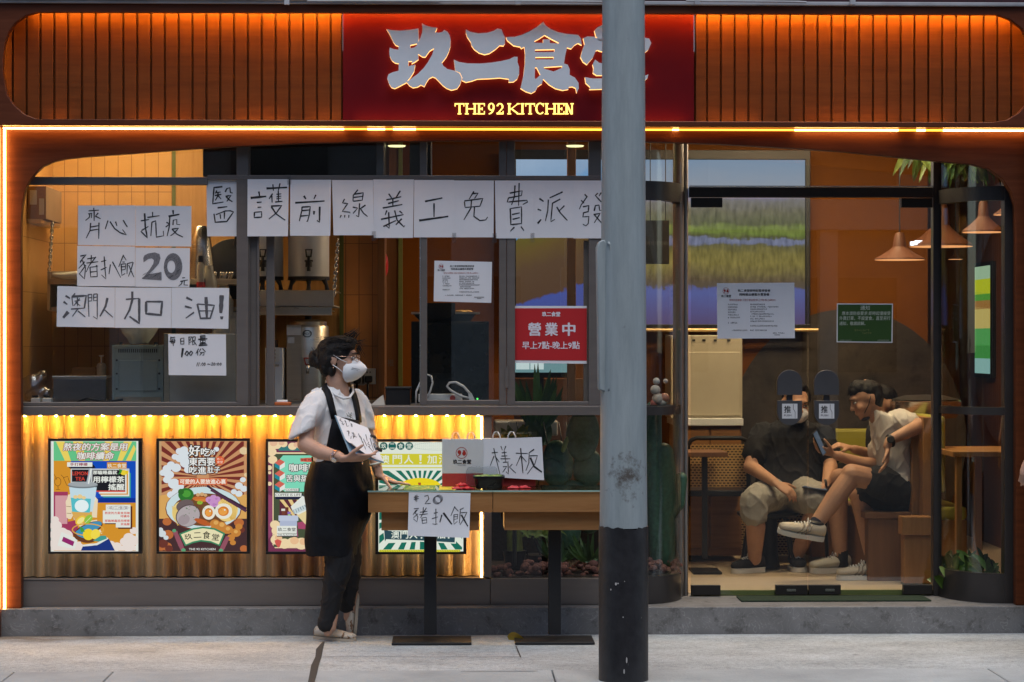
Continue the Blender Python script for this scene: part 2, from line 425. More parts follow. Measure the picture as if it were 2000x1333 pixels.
def concrete_mat():
    m, n, l, b = nodes_of("worn_concrete")
    tc = n.new("ShaderNodeTexCoord")
    def noise_(s, d=6, st=(1, 1, 1), r=0.6):
        mp = n.new("ShaderNodeMapping"); mp.inputs["Scale"].default_value = st; l.new(tc.outputs["Object"], mp.inputs[0])
        x = n.new("ShaderNodeTexNoise"); x.inputs["Scale"].default_value = s; x.inputs["Detail"].default_value = d; x.inputs["Roughness"].default_value = r
        l.new(mp.outputs[0], x.inputs["Vector"]); return x.outputs[0]
    def ramp(src, a, ca, z, cz):
        r = n.new("ShaderNodeValToRGB"); e = r.color_ramp.elements; e[0].position = a; e[1].position = z
        e[0].color = tuple(ca) + (1,); e[1].color = tuple(cz) + (1,); l.new(src, r.inputs[0]); return r.outputs[0]
    def mul(a, c):
        x = n.new("ShaderNodeMix"); x.data_type = 'RGBA'; x.blend_type = 'MULTIPLY'; x.inputs[0].default_value = 1
        l.new(a, x.inputs[6]); l.new(c, x.inputs[7]); return x.outputs[2]
    base = ramp(noise_(2.6, 9, (1, 1.6, 1)), 0.3, (0.37, 0.395, 0.40), 0.72, (0.52, 0.555, 0.565))
    grain = ramp(noise_(170, 3), 0.34, (0.62, 0.62, 0.62), 0.60, (1.12, 1.12, 1.12))
    blot = ramp(noise_(1.6, 9, (1, 1.8, 1), 0.72), 0.36, (0.78, 0.77, 0.76), 0.56, (1, 1, 1))
    specks = ramp(noise_(60, 2), 0.30, (0.55, 0.53, 0.5), 0.36, (1, 1, 1))
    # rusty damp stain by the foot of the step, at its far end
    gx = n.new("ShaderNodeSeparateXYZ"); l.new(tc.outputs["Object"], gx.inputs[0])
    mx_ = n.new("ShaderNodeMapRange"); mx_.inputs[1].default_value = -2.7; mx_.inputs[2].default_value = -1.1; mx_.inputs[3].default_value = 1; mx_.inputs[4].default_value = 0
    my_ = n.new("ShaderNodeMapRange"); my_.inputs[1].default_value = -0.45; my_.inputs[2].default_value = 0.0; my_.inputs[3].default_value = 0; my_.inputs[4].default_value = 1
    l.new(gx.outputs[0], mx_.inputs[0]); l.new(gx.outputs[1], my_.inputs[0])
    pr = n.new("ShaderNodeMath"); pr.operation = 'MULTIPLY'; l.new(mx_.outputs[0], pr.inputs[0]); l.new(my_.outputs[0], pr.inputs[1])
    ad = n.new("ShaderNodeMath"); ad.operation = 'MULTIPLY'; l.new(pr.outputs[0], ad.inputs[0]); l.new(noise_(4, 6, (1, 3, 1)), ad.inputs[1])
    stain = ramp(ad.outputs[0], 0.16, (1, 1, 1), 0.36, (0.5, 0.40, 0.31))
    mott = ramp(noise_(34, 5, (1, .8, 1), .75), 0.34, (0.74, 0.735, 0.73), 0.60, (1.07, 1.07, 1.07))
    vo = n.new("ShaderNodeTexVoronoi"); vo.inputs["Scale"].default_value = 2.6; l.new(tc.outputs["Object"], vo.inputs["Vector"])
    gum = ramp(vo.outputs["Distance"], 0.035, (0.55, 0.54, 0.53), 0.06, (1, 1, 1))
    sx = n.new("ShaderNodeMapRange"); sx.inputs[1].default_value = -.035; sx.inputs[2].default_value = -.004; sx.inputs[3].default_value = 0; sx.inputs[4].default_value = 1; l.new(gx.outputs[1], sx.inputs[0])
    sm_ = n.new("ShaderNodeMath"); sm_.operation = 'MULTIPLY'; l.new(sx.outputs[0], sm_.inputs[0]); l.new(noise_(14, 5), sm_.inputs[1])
    step_foot_tone = ramp(sm_.outputs[0], .22, (1, 1, 1), .5, (.34, .31, .28))  # pavement colour darkens patchily towards the foot of the step
    l.new(mul(mul(mul(mul(mul(mul(mul(base, grain), blot), specks), stain), mott), gum), step_foot_tone), b.inputs["Base Color"])
    b.inputs["Roughness"].default_value = 0.85
    bp = n.new("ShaderNodeBump"); bp.inputs["Strength"].default_value = 0.35; bp.inputs["Distance"].default_value = 0.004
    l.new(noise_(120, 5), bp.inputs["Height"]); l.new(bp.outputs[0], b.inputs["Normal"])
    return m
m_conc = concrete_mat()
def step_mat(name, lo, hi, swirl):
    m, n, l, b = nodes_of(name)
    tc = n.new("ShaderNodeTexCoord")
    a = n.new("ShaderNodeTexNoise"); a.inputs["Scale"].default_value = 2.5; a.inputs["Detail"].default_value = 3; a.inputs["Distortion"].default_value = 2.0
    l.new(tc.outputs["Object"], a.inputs["Vector"])
    w = n.new("ShaderNodeTexNoise"); w.inputs["Scale"].default_value = 6; w.inputs["Detail"].default_value = 2; w.inputs["Distortion"].default_value = 5.5
    l.new(tc.outputs["Object"], w.inputs["Vector"])
    r1 = n.new("ShaderNodeValToRGB"); r1.color_ramp.elements[0].position = .3; r1.color_ramp.elements[1].position = .7
    r1.color_ramp.elements[0].color = tuple(lo) + (1,); r1.color_ramp.elements[1].color = tuple(hi) + (1,)
    l.new(a.outputs[0], r1.inputs[0])
    r2 = n.new("ShaderNodeValToRGB"); e = r2.color_ramp.elements; e[0].position = .50; e[1].position = .535; e[0].color = (1, 1, 1, 1); e[1].color = (1, 1, 1, 1)
    x = e.new(.517); x.color = (swirl, swirl, swirl, 1); l.new(w.outputs[0], r2.inputs[0])
    d = n.new("ShaderNodeTexNoise"); d.inputs["Scale"].default_value = 9; d.inputs["Detail"].default_value = 9; d.inputs["Roughness"].default_value = .75
    l.new(tc.outputs["Object"], d.inputs["Vector"])
    r3 = n.new("ShaderNodeValToRGB"); r3.color_ramp.elements[0].position = .33; r3.color_ramp.elements[1].position = .47; r3.color_ramp.elements[0].color = (.35, .33, .31, 1)
    l.new(d.outputs[0], r3.inputs[0])
    def mul(p, q):
        k = n.new("ShaderNodeMix"); k.data_type = 'RGBA'; k.blend_type = 'MULTIPLY'; k.inputs[0].default_value = 1; l.new(p, k.inputs[6]); l.new(q, k.inputs[7]); return k.outputs[2]
    l.new(mul(mul(r1.outputs[0], r2.outputs[0]), r3.outputs[0]), b.inputs["Base Color"]); b.inputs["Roughness"].default_value = .55
    return m
m_step = step_mat("grey_stone", (0.135, 0.13, 0.125), (0.19, 0.185, 0.182), 1.6)
m_kerb = M("granite_kerb", (0.37, 0.395, 0.405), rough=0.8, var=0.16, scale=3, dirt=0.2, bump=0.5, bscale=9, bstretch=(9, 3, 1), detail=8)
m_asph = M("asphalt", (0.05, 0.05, 0.052), rough=0.9, var=0.3, scale=60, bump=0.4, bscale=200)
m_tar = M("tar_seal", (0.045, 0.042, 0.04), rough=0.8, var=0.25, scale=30)

# ------------------------------------------------------------------ ground
def structure(o): return tag(o, kind='structure')
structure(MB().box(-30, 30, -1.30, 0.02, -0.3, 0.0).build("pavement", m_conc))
structure(MB().box(-300, 300, -400, -1.85, -0.4, -0.12).build("road", m_asph))
kb = MB()
kx = sorted([X(p, -1.4) for p in (20, 215, 1080, 1938)] + [X(1938, -1.4) + 1.6 * i for i in range(1, 16)] + [X(20, -1.4) - 1.4 * i for i in range(1, 16)])
for a, b in zip(kx[:-1], kx[1:]): kb.box(a + .003, b - .003, -1.85, -1.303, -0.35, 0.002)
structure(kb.build("kerb", m_kerb, bevel=0.006))
tb = MB()
def ground_strip(pts, w, z=0.004):
    q = [G(a, b, z) for a, b in pts]; tb_v = []
    for i, p in enumerate(q):
        d = (q[min(i + 1, len(q) - 1)] - q[max(i - 1, 0)]).normalized(); s_ = Vector((-d.y, d.x, 0)) * w[i] / 2
        tb_v += [p + s_, p - s_]
    tb.add(tb_v, [(2 * i, 2 * i + 1, 2 * i + 3, 2 * i + 2) for i in range(len(q) - 1)])
ground_strip([(632, 1254), (624, 1268), (622, 1283), (615, 1300), (612, 1316), (608, 1333), (604, 1350)], [.012, .034, .030, .036, .034, .030, .03])
structure(tb.build("pavement_seam", m_tar))
tb = MB()
ground_strip([(632, 1283), (700, 1282), (860, 1283), (1015, 1283)], [.006, .007, .005, .007])
ground_strip([(1017, 1284), (1012, 1272), (1008, 1262)], [.006, .006, .005])
ground_strip([(900, 1312), (1050, 1311)], [.006, .008])
structure(tb.build("pavement_joint", m_tar))

# the far side of the street: what the glass mirrors
m_opp = tile_mat("grey_facade_tile", (0.20, 0.20, 0.20), (0.10, 0.10, 0.10), 0.4, 0.2)
opp = thing("opposite_building", "plain grey tiled block across the street", "building", (0, -26, -.12))
MB().box(-60, 60, -38, -26, -.12, 13).build("wall", m_opp, opp)
m_pal = M("pale_render", (.55, .54, .50), rough=.8)
for i in range(-10, 11): MB().box(i * 2.9 - .35 + .2 * (i % 3), i * 2.9 + .35 + .3 * (i % 2), -25.98, -25.6, -.12, 3.4).build("column", m_pal, opp)
MB().box(-60, 60, -25.97, -25.5, 3.4, 4.1).build("sign_band", m_pal, opp)
m_ow = M("dark_window_glass", (.02, .025, .03), rough=.1, var=0)
for i in range(-9, 10):
    for j in range(4): MB().box(i * 3.2 - .8, i * 3.2 + .8, -25.995, -25.9, 1.0 + j * 3.1, 2.6 + j * 3.1).build("window", m_ow, opp)
# ------------------------------------------------------------------ shop building
XL, XR = X(4), 2.70
shop = thing("shop_building", "timber fronted corner eatery with arched glazed opening and warm strip lights", "building", (0, 0, 0))
def part(mb, name, mats=None, parent=None, **k): return mb.build(name, mats, parent or shop, **k)
part(MB().box(XL - .02, XR + .1, 0, 0.62, -0.2, 0.141).box(XL - .02, XR + .1, 0.62, 3.2, -.2, 0.139), "stone_step", m_step, bevel=0.004)
m_floor = wood_mat("floor_planks", (0.52, 0.42, 0.29), (0.40, 0.31, 0.21), rough=0.4, k=9)
part(MB().box(XL, XR + 1.0, 0.66, 4.9, 0.10, 0.1425), "shop_floor", m_floor)
# fascia with its long rounded recess
pill = [(75, 24), (52, 30), (31, 44), (17, 63), (9, 87), (6, 115), (6, 145), (14, 185), (28, 206), (49, 224), (73, 233),
        (600, 235), (1300, 237), (1940, 239), (1965, 235), (1988, 222), (2005, 203), (2014, 180), (2017, 150), (2016, 110), (2008, 80), (1996, 56), (1972, 38), (1947, 29), (1300, 27), (600, 25)]
fz0, fz1 = Z(250), Z(11)
YF = -0.08
hole = [(P(a, b, YF).x, P(a, b, YF).z) for a, b in pill]
mb = MB().prism([(XL - .05, fz0), (XR + .09, fz0), (XR + .09, fz1), (XL - .05, fz1)], YF, YF + .045, [hole])
part(mb, "fascia_frame", m_fascia, bevel=0.004, smooth='auto')
mb = MB().box(XL - .05, XL - .004, YF + .002, .10, 0.0, fz0 - .002).box(XR, XR + .09, YF + .002, .1, .141, fz0 - .002)
mb.box(XL - .05, XR + .09, YF + .047, 0.12, fz0 + .001, fz0 + .018).box(XL - .05, XR + .09, YF + .047, 0.12, fz1 - .02, fz1 - .002)
part(mb, "fascia_return", m_fascia)
# slat panels with grooves, either side of the sign
def slats(x0, x1, g0, per=27.0):
    mb = MB(); xs = [g0 + per * i for i in range(int((x1 - g0) / per) + 1)]; ed = [x0] + [x for x in xs if x0 + 3 < x < x1 - 2] + [x1]
    for a, b in zip(ed[:-1], ed[1:]): mb.box(X(a, .04) + .0055, X(b, .04) - .0055, .035, .06, fz0 + .02, fz1 - .022)
    mb.box(X(x0, .04), X(x1, .04), .061, .075, fz0 + .02, fz1 - .022)
    return part(mb, "slat_panel", m_slat, bevel=0.002)
slats(0, 669, 25.5); slats(1357, 2010, 1380.5)
led_c = (1.0, 0.43, 0.04)
m_led = E("amber_led", led_c, 110.0)
m_led2 = E("amber_led_dim", led_c, 16)
m_ledw = E("warm_led", (1.0, 0.50, 0.13), 26.0)
m_ledo = E("orange_led_glow", (1.0, 0.33, 0.03), 6)
zt, zb = Z(25), Z(235)
for a, b, q in ((60, 300, 95), (300, 520, 130), (520, 668, 165), (668, 1200, 78), (1200, 1356, 79), (1356, 1560, 150), (1560, 1990, 150)):
    part(MB().mat(E("amber_led_%d" % q, led_c, q)).box(X(a), X(b), -.028, -.018, zt + .012, zt + .018), "light_strip", None)
for a, b in ((90, 130), (250, 380), (455, 560), (600, 665), (690, 900), (1180, 1340), (1370, 1480), (1570, 1760), (1790, 1850)): part(MB().mat(m_led2).box(X(a), X(b), -.022, -.012, zb - .014, zb - .010), "light_strip", None)
part(MB().mat(m_led2).box(X(6) - .012, X(6) - .008, -.02, -.012, Z(190), Z(60)), "light_strip")
part(MB().mat(m_led2).box(X(2014) + .02, X(2014) + .024, -.02, -.012, Z(190), Z(60)), "light_strip")
# strip tucked under the fascia and down the sides, washing the arch panel
zl = fz0 - .008
for a, b in ((6, 672), (718, 752), (768, 812), (1313, 1326), (1552, 1755), (1790, 1808), (1842, 2012)): part(MB().mat(m_ledw).box(X(a), X(b), .000, .010, zl - .004, zl + .003), "light_strip")
part(MB().mat(m_ledw).box(X(6.5), X(10.5), -.002, .012, .142, zl - .008), "light_strip")
part(MB().mat(m_ledw).box(X(2011), X(2015), -.002, .012, .142, zl - .008), "light_strip")
for a, b in ((672, 718), (752, 768), (812, 1313), (1326, 1552), (1755, 1790), (1808, 1842)): part(MB().mat(m_ledo).box(X(a), X(b), .000, .012, zl - .004, zl + .004), "light_strip")
arch_in = [(42, 1186), (41, 430), (43, 400), (49, 371), (58, 353), (70, 338), (84, 325), (105, 316), (126, 311), (175, 306), (262, 300), (350, 293), (395, 290), (490, 285), (595, 280.5),
           (700, 278), (850, 276), (1000, 275), (1173, 275.5), (1300, 278.5), (1405, 282), (1545, 290), (1650, 297), (1755, 308), (1825, 315), (1895, 321), (1930, 330), (1958, 350), (1975, 376), (1982, 400), (1984, 458), (1984, 1190)]
outl = [(4, 1186)] + [(4, 252), (2016, 256), (2016, 1190)]
mb = MB()
a0 = [(P(a, b, .03).x, P(a, b, .03).z) for a, b in arch_in]; zz = .142
a0[0] = (a0[0][0], zz); a0[-1] = (a0[-1][0], zz)
pts = [(XL, zz), (XL, fz0)] + [(XR, fz0), (XR, zz)] + a0[::-1]
mb.prism(pts, .03, .085)
part(mb, "arch_panel", m_arch, bevel=0.003, smooth='auto')
# ledge of the storey above, street tiles, side walls and the solid parts around the opening
m_ledge = M("painted_ledge", (0.42, 0.42, 0.44), rough=0.6, var=0.2, scale=5, dirt=0.3)
mb = MB().box(XL - 3, XR + 3, -.10, .2, Z(9, -.1), Z(1.5, -.1)).box(XL - 3, X(860, -.1), -.115, .2, Z(3, -.1), Z(-8, -.1))
part(mb, "ledge", m_ledge, bevel=.004)
mb = MB().tube([P(1340, 2, -.13), P(1560, 4, -.13), P(1575, 5, -.13)], .006, 6).tube([P(1180, 4, -.13), P(1060, 3, -.13), P(600, 2, -.13)], .007, 6)
for x_ in (1012, 1362, 1666, 560): mb.pbox(x_ - 5, -2, x_ + 5, 9, -.135, -.11)
part(mb, "ledge_pipe", m_ledge)
part(MB().box(XL - 6, XR + 6, 0.0, .3, Z(1.5, 0) + .001, 6.5), "upper_wall", m_tiled)
m_side = M("neighbour_render", (0.30, 0.28, 0.26), rough=0.85, var=0.15, dirt=0.25, bump=.2)
part(MB().box(XL - 6, XL - .052, 0, 3.2, -.2, fz1 + .05), "side_wall", m_side)
part(MB().box(XR + .092, XR + 6, 0, .2, -.2, fz1 + .05), "side_wall", m_side)
CE = 2.95
m_ceil = M("ceiling_paint", (0.20, 0.15, 0.11), rough=0.8, var=.06)
part(MB().box(XL - .05, XR + 1.0, .085, 4.9, CE, CE + .1), "ceiling", m_ceil)
part(MB().box(XL - .05, XR + .09, .086, .12, fz0 + .02, CE), "soffit", m_dark)
# interior walls
YK = 1.5
kw = lambda a, b, m, nm, y=YK: part(MB().box(X(a, y), X(b, y), y, y + .05, .14, CE), nm, m)
kw(-60, 336, m_tile, "tiled_wall"); kw(336, 343, m_green_trim, "wall_trim", YK - .005); kw(671, 738, m_tile2, "tiled_wall")
m_ply = wood_mat("honey_ply", (0.58, 0.33, 0.12), (0.46, 0.24, 0.08), along='z', k=20)
kw(343, 663, m_ply, "timber_wall"); kw(663, 671, m_green_trim, "wall_trim", YK - .005)
xp = X(738, YK)
part(MB().box(xp, xp + .04, YK - .03, 3.0, .14, CE), "partition_wall", m_brown)
part(MB().box(X(750, 1.9), X(778, 1.9), 1.9, 1.93, .14, CE), "partition_wall", m_brown)
part(MB().box(X(778, 1.88), X(786, 1.88), 1.88, 1.94, .14, CE), "wall_trim", m_green_trim)
xbk = X(1812, 3.0)
part(MB().box(XL - .05, xbk, 3.0, 3.1, .1, CE), "back_wall", m_plaster)
m_bwv = wood_mat("brown_wall_veneer", (0.21, 0.075, 0.025), (0.14, 0.045, 0.015), along='z')
part(MB().box(xbk - .1, xbk, 3.1, 4.6, .1, CE).box(xbk, 3.8, 4.6, 4.7, .1, CE), "back_wall", m_bwv)
part(MB().box(XL - .05, XL, .09, 3.0, .14, CE), "side_wall", m_tile)
XRW = 3.36
part(MB().box(XRW, XRW + .08, .20, 4.7, .14, CE), "side_wall", m_bwv)
part(MB().box(XR - .02, XRW, .20, .26, .14, CE), "side_wall", m_bwv)
# stone roundel on the back wall, with a lighter marbled edge
mb = MB().mat(step_mat("dark_marble", (0.022, 0.018, 0.016), (0.055, 0.042, 0.034), 1.5))
mb.pell(1655, 856, 232, 252, 2.985, 72)
mb.mat(step_mat("brown_marble", (0.06, 0.035, 0.022), (0.22, 0.11, 0.05), 1.5)).pell(1620, 880, 215, 225, 2.992, 64)
part(mb, "wall_roundel")
# ---- counter front: ledge, fluted panel, base panel
zl0, zl1 = Z(812, .08), Z(793.5, .08)
xe = X(1258, .09)
part(MB().box(X(42, .08), xe, .088, .40, zl0, zl1), "counter_ledge", m_alu, bevel=.003)
part(MB().box(X(42, .1), X(958, .1), .40, 1.45, zl1 - .04, zl1 - .002), "counter_top", M("grey_worktop", (0.16, 0.15, 0.14), rough=.4))
part(MB().box(X(42, .1), X(958, .1), .45, .5, .14, zl0), "counter_back", m_dark)
part(MB().box(X(40, .1), X(957, .1), .10, .30, .143, Z(1131, .1)).box(X(40, .1), X(945, .1), .095, .13, Z(1131, .1) + .001, Z(1128.5, .1)), "base_panel", m_alu, bevel=.002)
part(MB().box(X(958, .1), xe, .10, .30, .143, Z(1131, .1)), "base_panel", m_alu, bevel=.002)
part(MB().box(X(944.5, .1), X(960, .1), .10, .45, Z(1128, .1), zl0 - .001), "post", m_alu, bevel=.002)
m_flute = M("cream_fluted_panel", (0.40, 0.285, 0.165), rough=0.3, var=.04, scale=3, spec=.6)
mb = MB(); per = 30.55; x0 = 48.3
xs = [42 + i * per / 12 for i in range(int((944 - 42) / per * 12) + 1)]
vs = []
for x in xs:
    ph = 2 * math.pi * (x - x0) / per
    y = .250 - .046 * abs(math.cos(ph / 2)) ** 1.0
    p = P(x, 900, .22); vs += [(p.x, y, zl0), (p.x, y, Z(1129, .1))]
mb.add(vs, [(2 * i, 2 * i + 2, 2 * i + 3, 2 * i + 1) for i in range(len(xs) - 1)])
part(mb, "fluted_panel", m_flute, smooth=True)
m_spot = E("warm_led_spot", (1.0, 0.46, 0.055), 1900.0)
n_ = int((944 - x0) / per) + 1
mb = MB().mat(m_spot)
for i in range(n_):
    x = x0 + i * per
    if x > 940: break
    c = P(x, 812, .150); mb.box(c.x - .005, c.x + .005, .146, .153, zl0 - .004, zl0 - .0015)
mb.mat(m_dark).box(X(44, .16), X(943, .16), .130, .168, zl0 - .0012, zl0 - .0004)
part(mb, "light_strip")
mb = MB().mat(E("warm_led_line", (1.0, 0.55, 0.16), 40.0)).pbox(938.5, 814, 942, 1128, .14, .15)
part(mb, "light_strip")
# ---- window frames above the counter
def frame(name, rects, y0=.12, y1=.18, m=None, **k):
    mb = MB()
    for r in rects: mb.pbox(r[0], r[1], r[2], r[3], r[4] if len(r) > 4 else y0, r[5] if len(r) > 5 else y1)
    return part(mb, name, m or m_alu, bevel=.002)
fr = frame("window_frame", [(36, 346, 405, 361), (405, 343, 1174, 352, .118), (462, 270, 485, 792), (485, 270, 488, 792, .14), (488, 446, 502, 792, .16), (502, 446, 506, 792, .14), (520, 352, 536, 792, .20, .23),
                            (735, 270, 750, 345, .19, .22), (42, 786, 463, 793, .119), (820, 270, 834, 792), (975, 270, 989, 792), (990, 270, 1006, 792, .121),
                            (834, 782, 975, 791, .125), (1006, 785, 1150, 792, .125), (1150, 270, 1174, 792), (1140, 470, 1150, 785, .155)])
part(MB().mat(m_black).pbox(488.5, 352, 501.5, 792, .175, .24), "window_track", None)
def pane(r, y, m=None): return part(MB().pbox(*r, y, y + .006), "pane", m or m_glass, fr)
pane((36, 362, 462, 786), .15); pane((36, 262, 462, 346), .15); pane((485, 262, 820, 343), .15); pane((834, 262, 975, 343), .15); pane((834, 352, 975, 782), .15)
pane((1006, 352, 1150, 785), .15); pane((1006, 262, 1150, 343), .15)
part(MB().mat(m_chrome).tube([P(820.5, 360, .119), P(820.5, 780, .119)], .0025, 6), "window_seal", None)
part(MB().mat(m_alu).pbox(986.5, 716, 993, 758, .112, .119), "hinge", None, fr)
# ---- curved display windows either side of the door, and the lower display
def curve_pts(xc, y_door, y_front, x_door, n=14, grow=0.0):
    out = []
    for i in range(n + 1):
        t = math.pi / 2 * i / n
        out.append((xc + (x_door - xc) * math.cos(t), y_door + (y_front - y_door) * math.sin(t)))
    return out
def wall_band(mb, pts, z0, z1, th):      # a curved band with thickness th towards the shop
    n = len(pts); vs = []
    for i, (x, y) in enumerate(pts):
        a = pts[max(i - 1, 0)]; b = pts[min(i + 1, n - 1)]; d = Vector((b[0] - a[0], b[1] - a[1], 0)).normalized(); nn = Vector((-d.y, d.x, 0))
        if nn.y < 0: nn = -nn
        for q in (Vector((x, y, 0)), Vector((x, y, 0)) + nn * th): vs += [(q.x, q.y, z0), (q.x, q.y, z1)]
    fs = []
    for i in range(n - 1):
        o, p = 4 * i, 4 * i + 4
        fs += [(o, p, p + 1, o + 1), (o + 2, o + 3, p + 3, p + 2), (o + 1, p + 1, p + 3, o + 3), (o, o + 2, p + 2, p)]
    fs += [(0, 1, 3, 2), (4 * n - 4, 4 * n - 2, 4 * n - 1, 4 * n - 3)]
    return mb.add(vs, fs)
YD = 0.50
xdl, xdr = X(1330, YD), X(1832, YD)
cl = curve_pts(X(1252, .12), YD, .12, xdl); cr_ = curve_pts(X(1962, .12), YD, .12, xdr)
cl_full = cl + [(X(1174, .12), .12)]
zz = lambda py, px=1000: Z(py, .12, px)
for c_, a, b in ((cl, .143, zz(1128)), (cl_full, zz(390), zz(353)), (cl, zz(812), zz(795))):
    mb = MB(); wall_band(mb, c_, a, b, .05); dl = part(mb, "curved_frame", m_alu_dark, smooth='auto')
mb = MB(); wall_band(mb, cl, zz(1128), zz(812), .008); wall_band(mb, cl_full, zz(795), zz(390), .008); wall_band(mb, cl_full, zz(353), zz(262), .008)
part(mb, "pane", m_glassd, dl, smooth='auto')
for a, b in ((.143, zz(1124)), (zz(390), zz(362)), (zz(812), zz(797))):
    mb = MB(); wall_band(mb, cr_, a, b, .05); part(mb, "curved_frame", m_alu_dark, smooth='auto')
mb = MB().box(X(1962, .12), X(1983, .12), .115, .2, .143, zz(262))
dr = part(mb, "window_frame", m_alu_dark, bevel=.003)
mb = MB(); wall_band(mb, cr_, zz(1124), zz(812), .008); wall_band(mb, cr_, zz(797), zz(390), .008); wall_band(mb, cr_, zz(362), zz(262), .008)
part(mb, "pane", m_glassd, dr, smooth='auto')
part(MB().pbox(960, 814, 1256, 1129, .14, .146), "pane", m_glass)
part(MB().box(X(960, .6), X(1300, .6), .30, .9, .143, .30).box(X(960, .6), X(1330, .6), .9, .93, .143, zz(985)), "display_bed", M("dark_soil", (0.035, 0.025, 0.02), rough=.95, bump=.6, bscale=50))
# ---- glazed doors
zd0, zd1 = .150, Z(385, YD)
mb = MB().tube([(xdl - .012, YD + .02, .143), (xdl - .012, YD + .02, CE)], .030, 20).tube([(xdl + .03, YD + .03, .143), (xdl + .03, YD + .03, CE)], .012, 12)
part(mb, "door_post", M("satin_steel", (.42, .39, .36), rough=.42, metal=1.0, var=.06), smooth='auto')
part(MB().box(xdr - .027, xdr + .018, YD - .01, YD + .06, .143, CE), "door_post", m_alu_dark, bevel=.003)
part(MB().box(xdl + .045, xdr - .028, YD - .005, YD + .05, zd1, Z(365, YD)), "transom", m_alu_dark, bevel=.003)
part(MB().box(xdl + .045, xdr - .028, YD + .01, YD + .02, Z(365, YD), CE), "pane", m_glassd)
part(MB().mat(m_chrome).box(xdl + .045, xdr - .028, YD - .008, YD - .001, Z(364.5, YD), Z(362.5, YD)), "transom_trim")
xc = X(1578, YD)
mh = M("door_hardware", (0.085, 0.082, 0.085), rough=.4, metal=.4, var=.05)
ms = PT(205, 205, 205)
for k, (xa, xb, hx) in enumerate(((xdl + .055, xc - .003, 1542.5), (xc + .003, xdr - .032, 1614.5))):
    door = part(MB().box(xa, xb, YD, YD + .012, zd0, zd1 - .01), "glass_door", m_glassd)
    for q in ((xa if k == 0 else xb - .17, xa + .17 if k == 0 else xb, zd1 - .055, zd1 - .004), (xa if k == 0 else xb - .16, xa + .16 if k == 0 else xb, zd0, zd0 + .052), (xb - .175 if k == 0 else xa, xb if k == 0 else xa + .175, zd0, zd0 + .052)):
        part(MB().box(q[0], q[1], YD - .012, YD + .024, q[2], q[3]), "patch_fitting", M("patch_fitting_dark", (0.03, 0.027, 0.025), rough=.4, metal=.4), door, bevel=.002)
    lx = (xb - .09) if k == 0 else (xa + .115)
    part(MB().mat(m_chrome).box(lx - .025, lx + .025, YD - .015, YD - .0125, zd0 + .018, zd0 + .032), "floor_lock", None, door)
    up = [(hx - 24.5, 772), (hx - 24.5, 748)] + [(hx - 24.5 * math.cos(math.pi * i / 14), 748 - 25 * math.sin(math.pi * i / 14)) for i in range(1, 14)] + [(hx + 24.5, 748), (hx + 24.5, 772)]
    lo = [(hx + 24.5, 783), (hx + 24.5, 806)] + [(hx + 24.5 * math.cos(math.pi * i / 14), 806 + 25 * math.sin(math.pi * i / 14)) for i in range(1, 14)] + [(hx - 24.5, 806), (hx - 24.5, 783)]
    h = part(MB().pprism(up, YD - .05, YD - .03).pprism(lo, YD - .05, YD - .03).pbox(hx - 6, 768, hx + 6, 786, YD - .03, YD - .002), "door_handle", mh, door, bevel=.003)
    mb = MB().mat(ms).prect(hx - 15, 789, hx + 15, 818, YD - .0512)
    mk = PT(25, 25, 28); f = lambda a, b: P(a, b, YD - .0518)
    mb.mat(mk); text_on(mb, "推", hx - 11, 793, hx + 2, 807, f, bold=.02); text_on(mb, "PUSH", hx - 11, 810, hx + 3, 813.5, f, bold=.02)
    mb.ribbon([(hx + 7, 790), (hx + 7, 799), (hx + 10.5, 805), (hx + 10.5, 817)], 1.0, f)
    part(mb, "push_sticker", None, h)
part(MB().mat(m_green_trim).box(xdl + .06, xdr - .03, YD + .03, YD + .05, .1428, .17), "door_sill")
# ------------------------------------------------------------------ shop sign
YS = .030
sign = thing("shop_sign", "maroon shop sign with big grey characters over glowing yellow English lettering", "sign", P(1013, 234, YS))
MB().box(X(670, .04), X(1355, .04), YS, .07, fz0 + .02, fz1 - .022).build("sign_panel", m_sign, sign)
zA = lambda L: [(740 + a * 300 / 1904, 30 + b * 210 / 1333) for a, b in L]
zB = lambda L: [(1000 + a * 300 / 1904, 30 + b * 210 / 1333) for a, b in L]
m_lf = M("grey_letter_face", (0.72, 0.75, 0.78), rough=.45, metal=.1, var=.05, scale=4)
m_lg = E("letter_halo_light", (1.0, 0.50, 0.16), 2.6)
chars = []
chars.append((zA([(92, 172), (150, 185), (260, 192), (390, 180), (490, 165), (492, 230), (496, 290), (490, 330), (515, 280), (535, 215), (540, 160), (532, 98), (580, 128), (650, 148), (722, 155), (712, 185), (692, 212), (740, 218), (785, 208), (810, 182), (850, 205), (878, 250), (890, 310), (886, 390), (866, 455), (835, 520), (800, 565), (778, 590), (800, 630), (850, 668), (942, 690), (1000, 720), (1030, 780), (1005, 860), (970, 910), (900, 928), (840, 905), (790, 868), (740, 815), (700, 775), (665, 762), (620, 785), (590, 830), (562, 885), (520, 862), (480, 888), (420, 898), (375, 870), (345, 832), (300, 855), (245, 885), (195, 908), (155, 895), (125, 850), (103, 785), (118, 735), (160, 712), (245, 688), (245, 598), (200, 590), (160, 560), (135, 510), (128, 450), (135, 402), (180, 420), (243, 428), (243, 385), (205, 368), (180, 335), (150, 270), (120, 215)]),
              [zA([(390, 370), (470, 352), (470, 375), (440, 400), (390, 412)]), zA([(368, 570), (412, 570), (405, 600), (440, 582), (490, 548), (486, 480), (540, 515), (575, 518), (630, 440), (685, 410), (660, 490), (610, 580), (560, 650), (480, 730), (345, 826), (395, 765), (435, 700), (450, 615), (400, 625), (365, 635)])]))
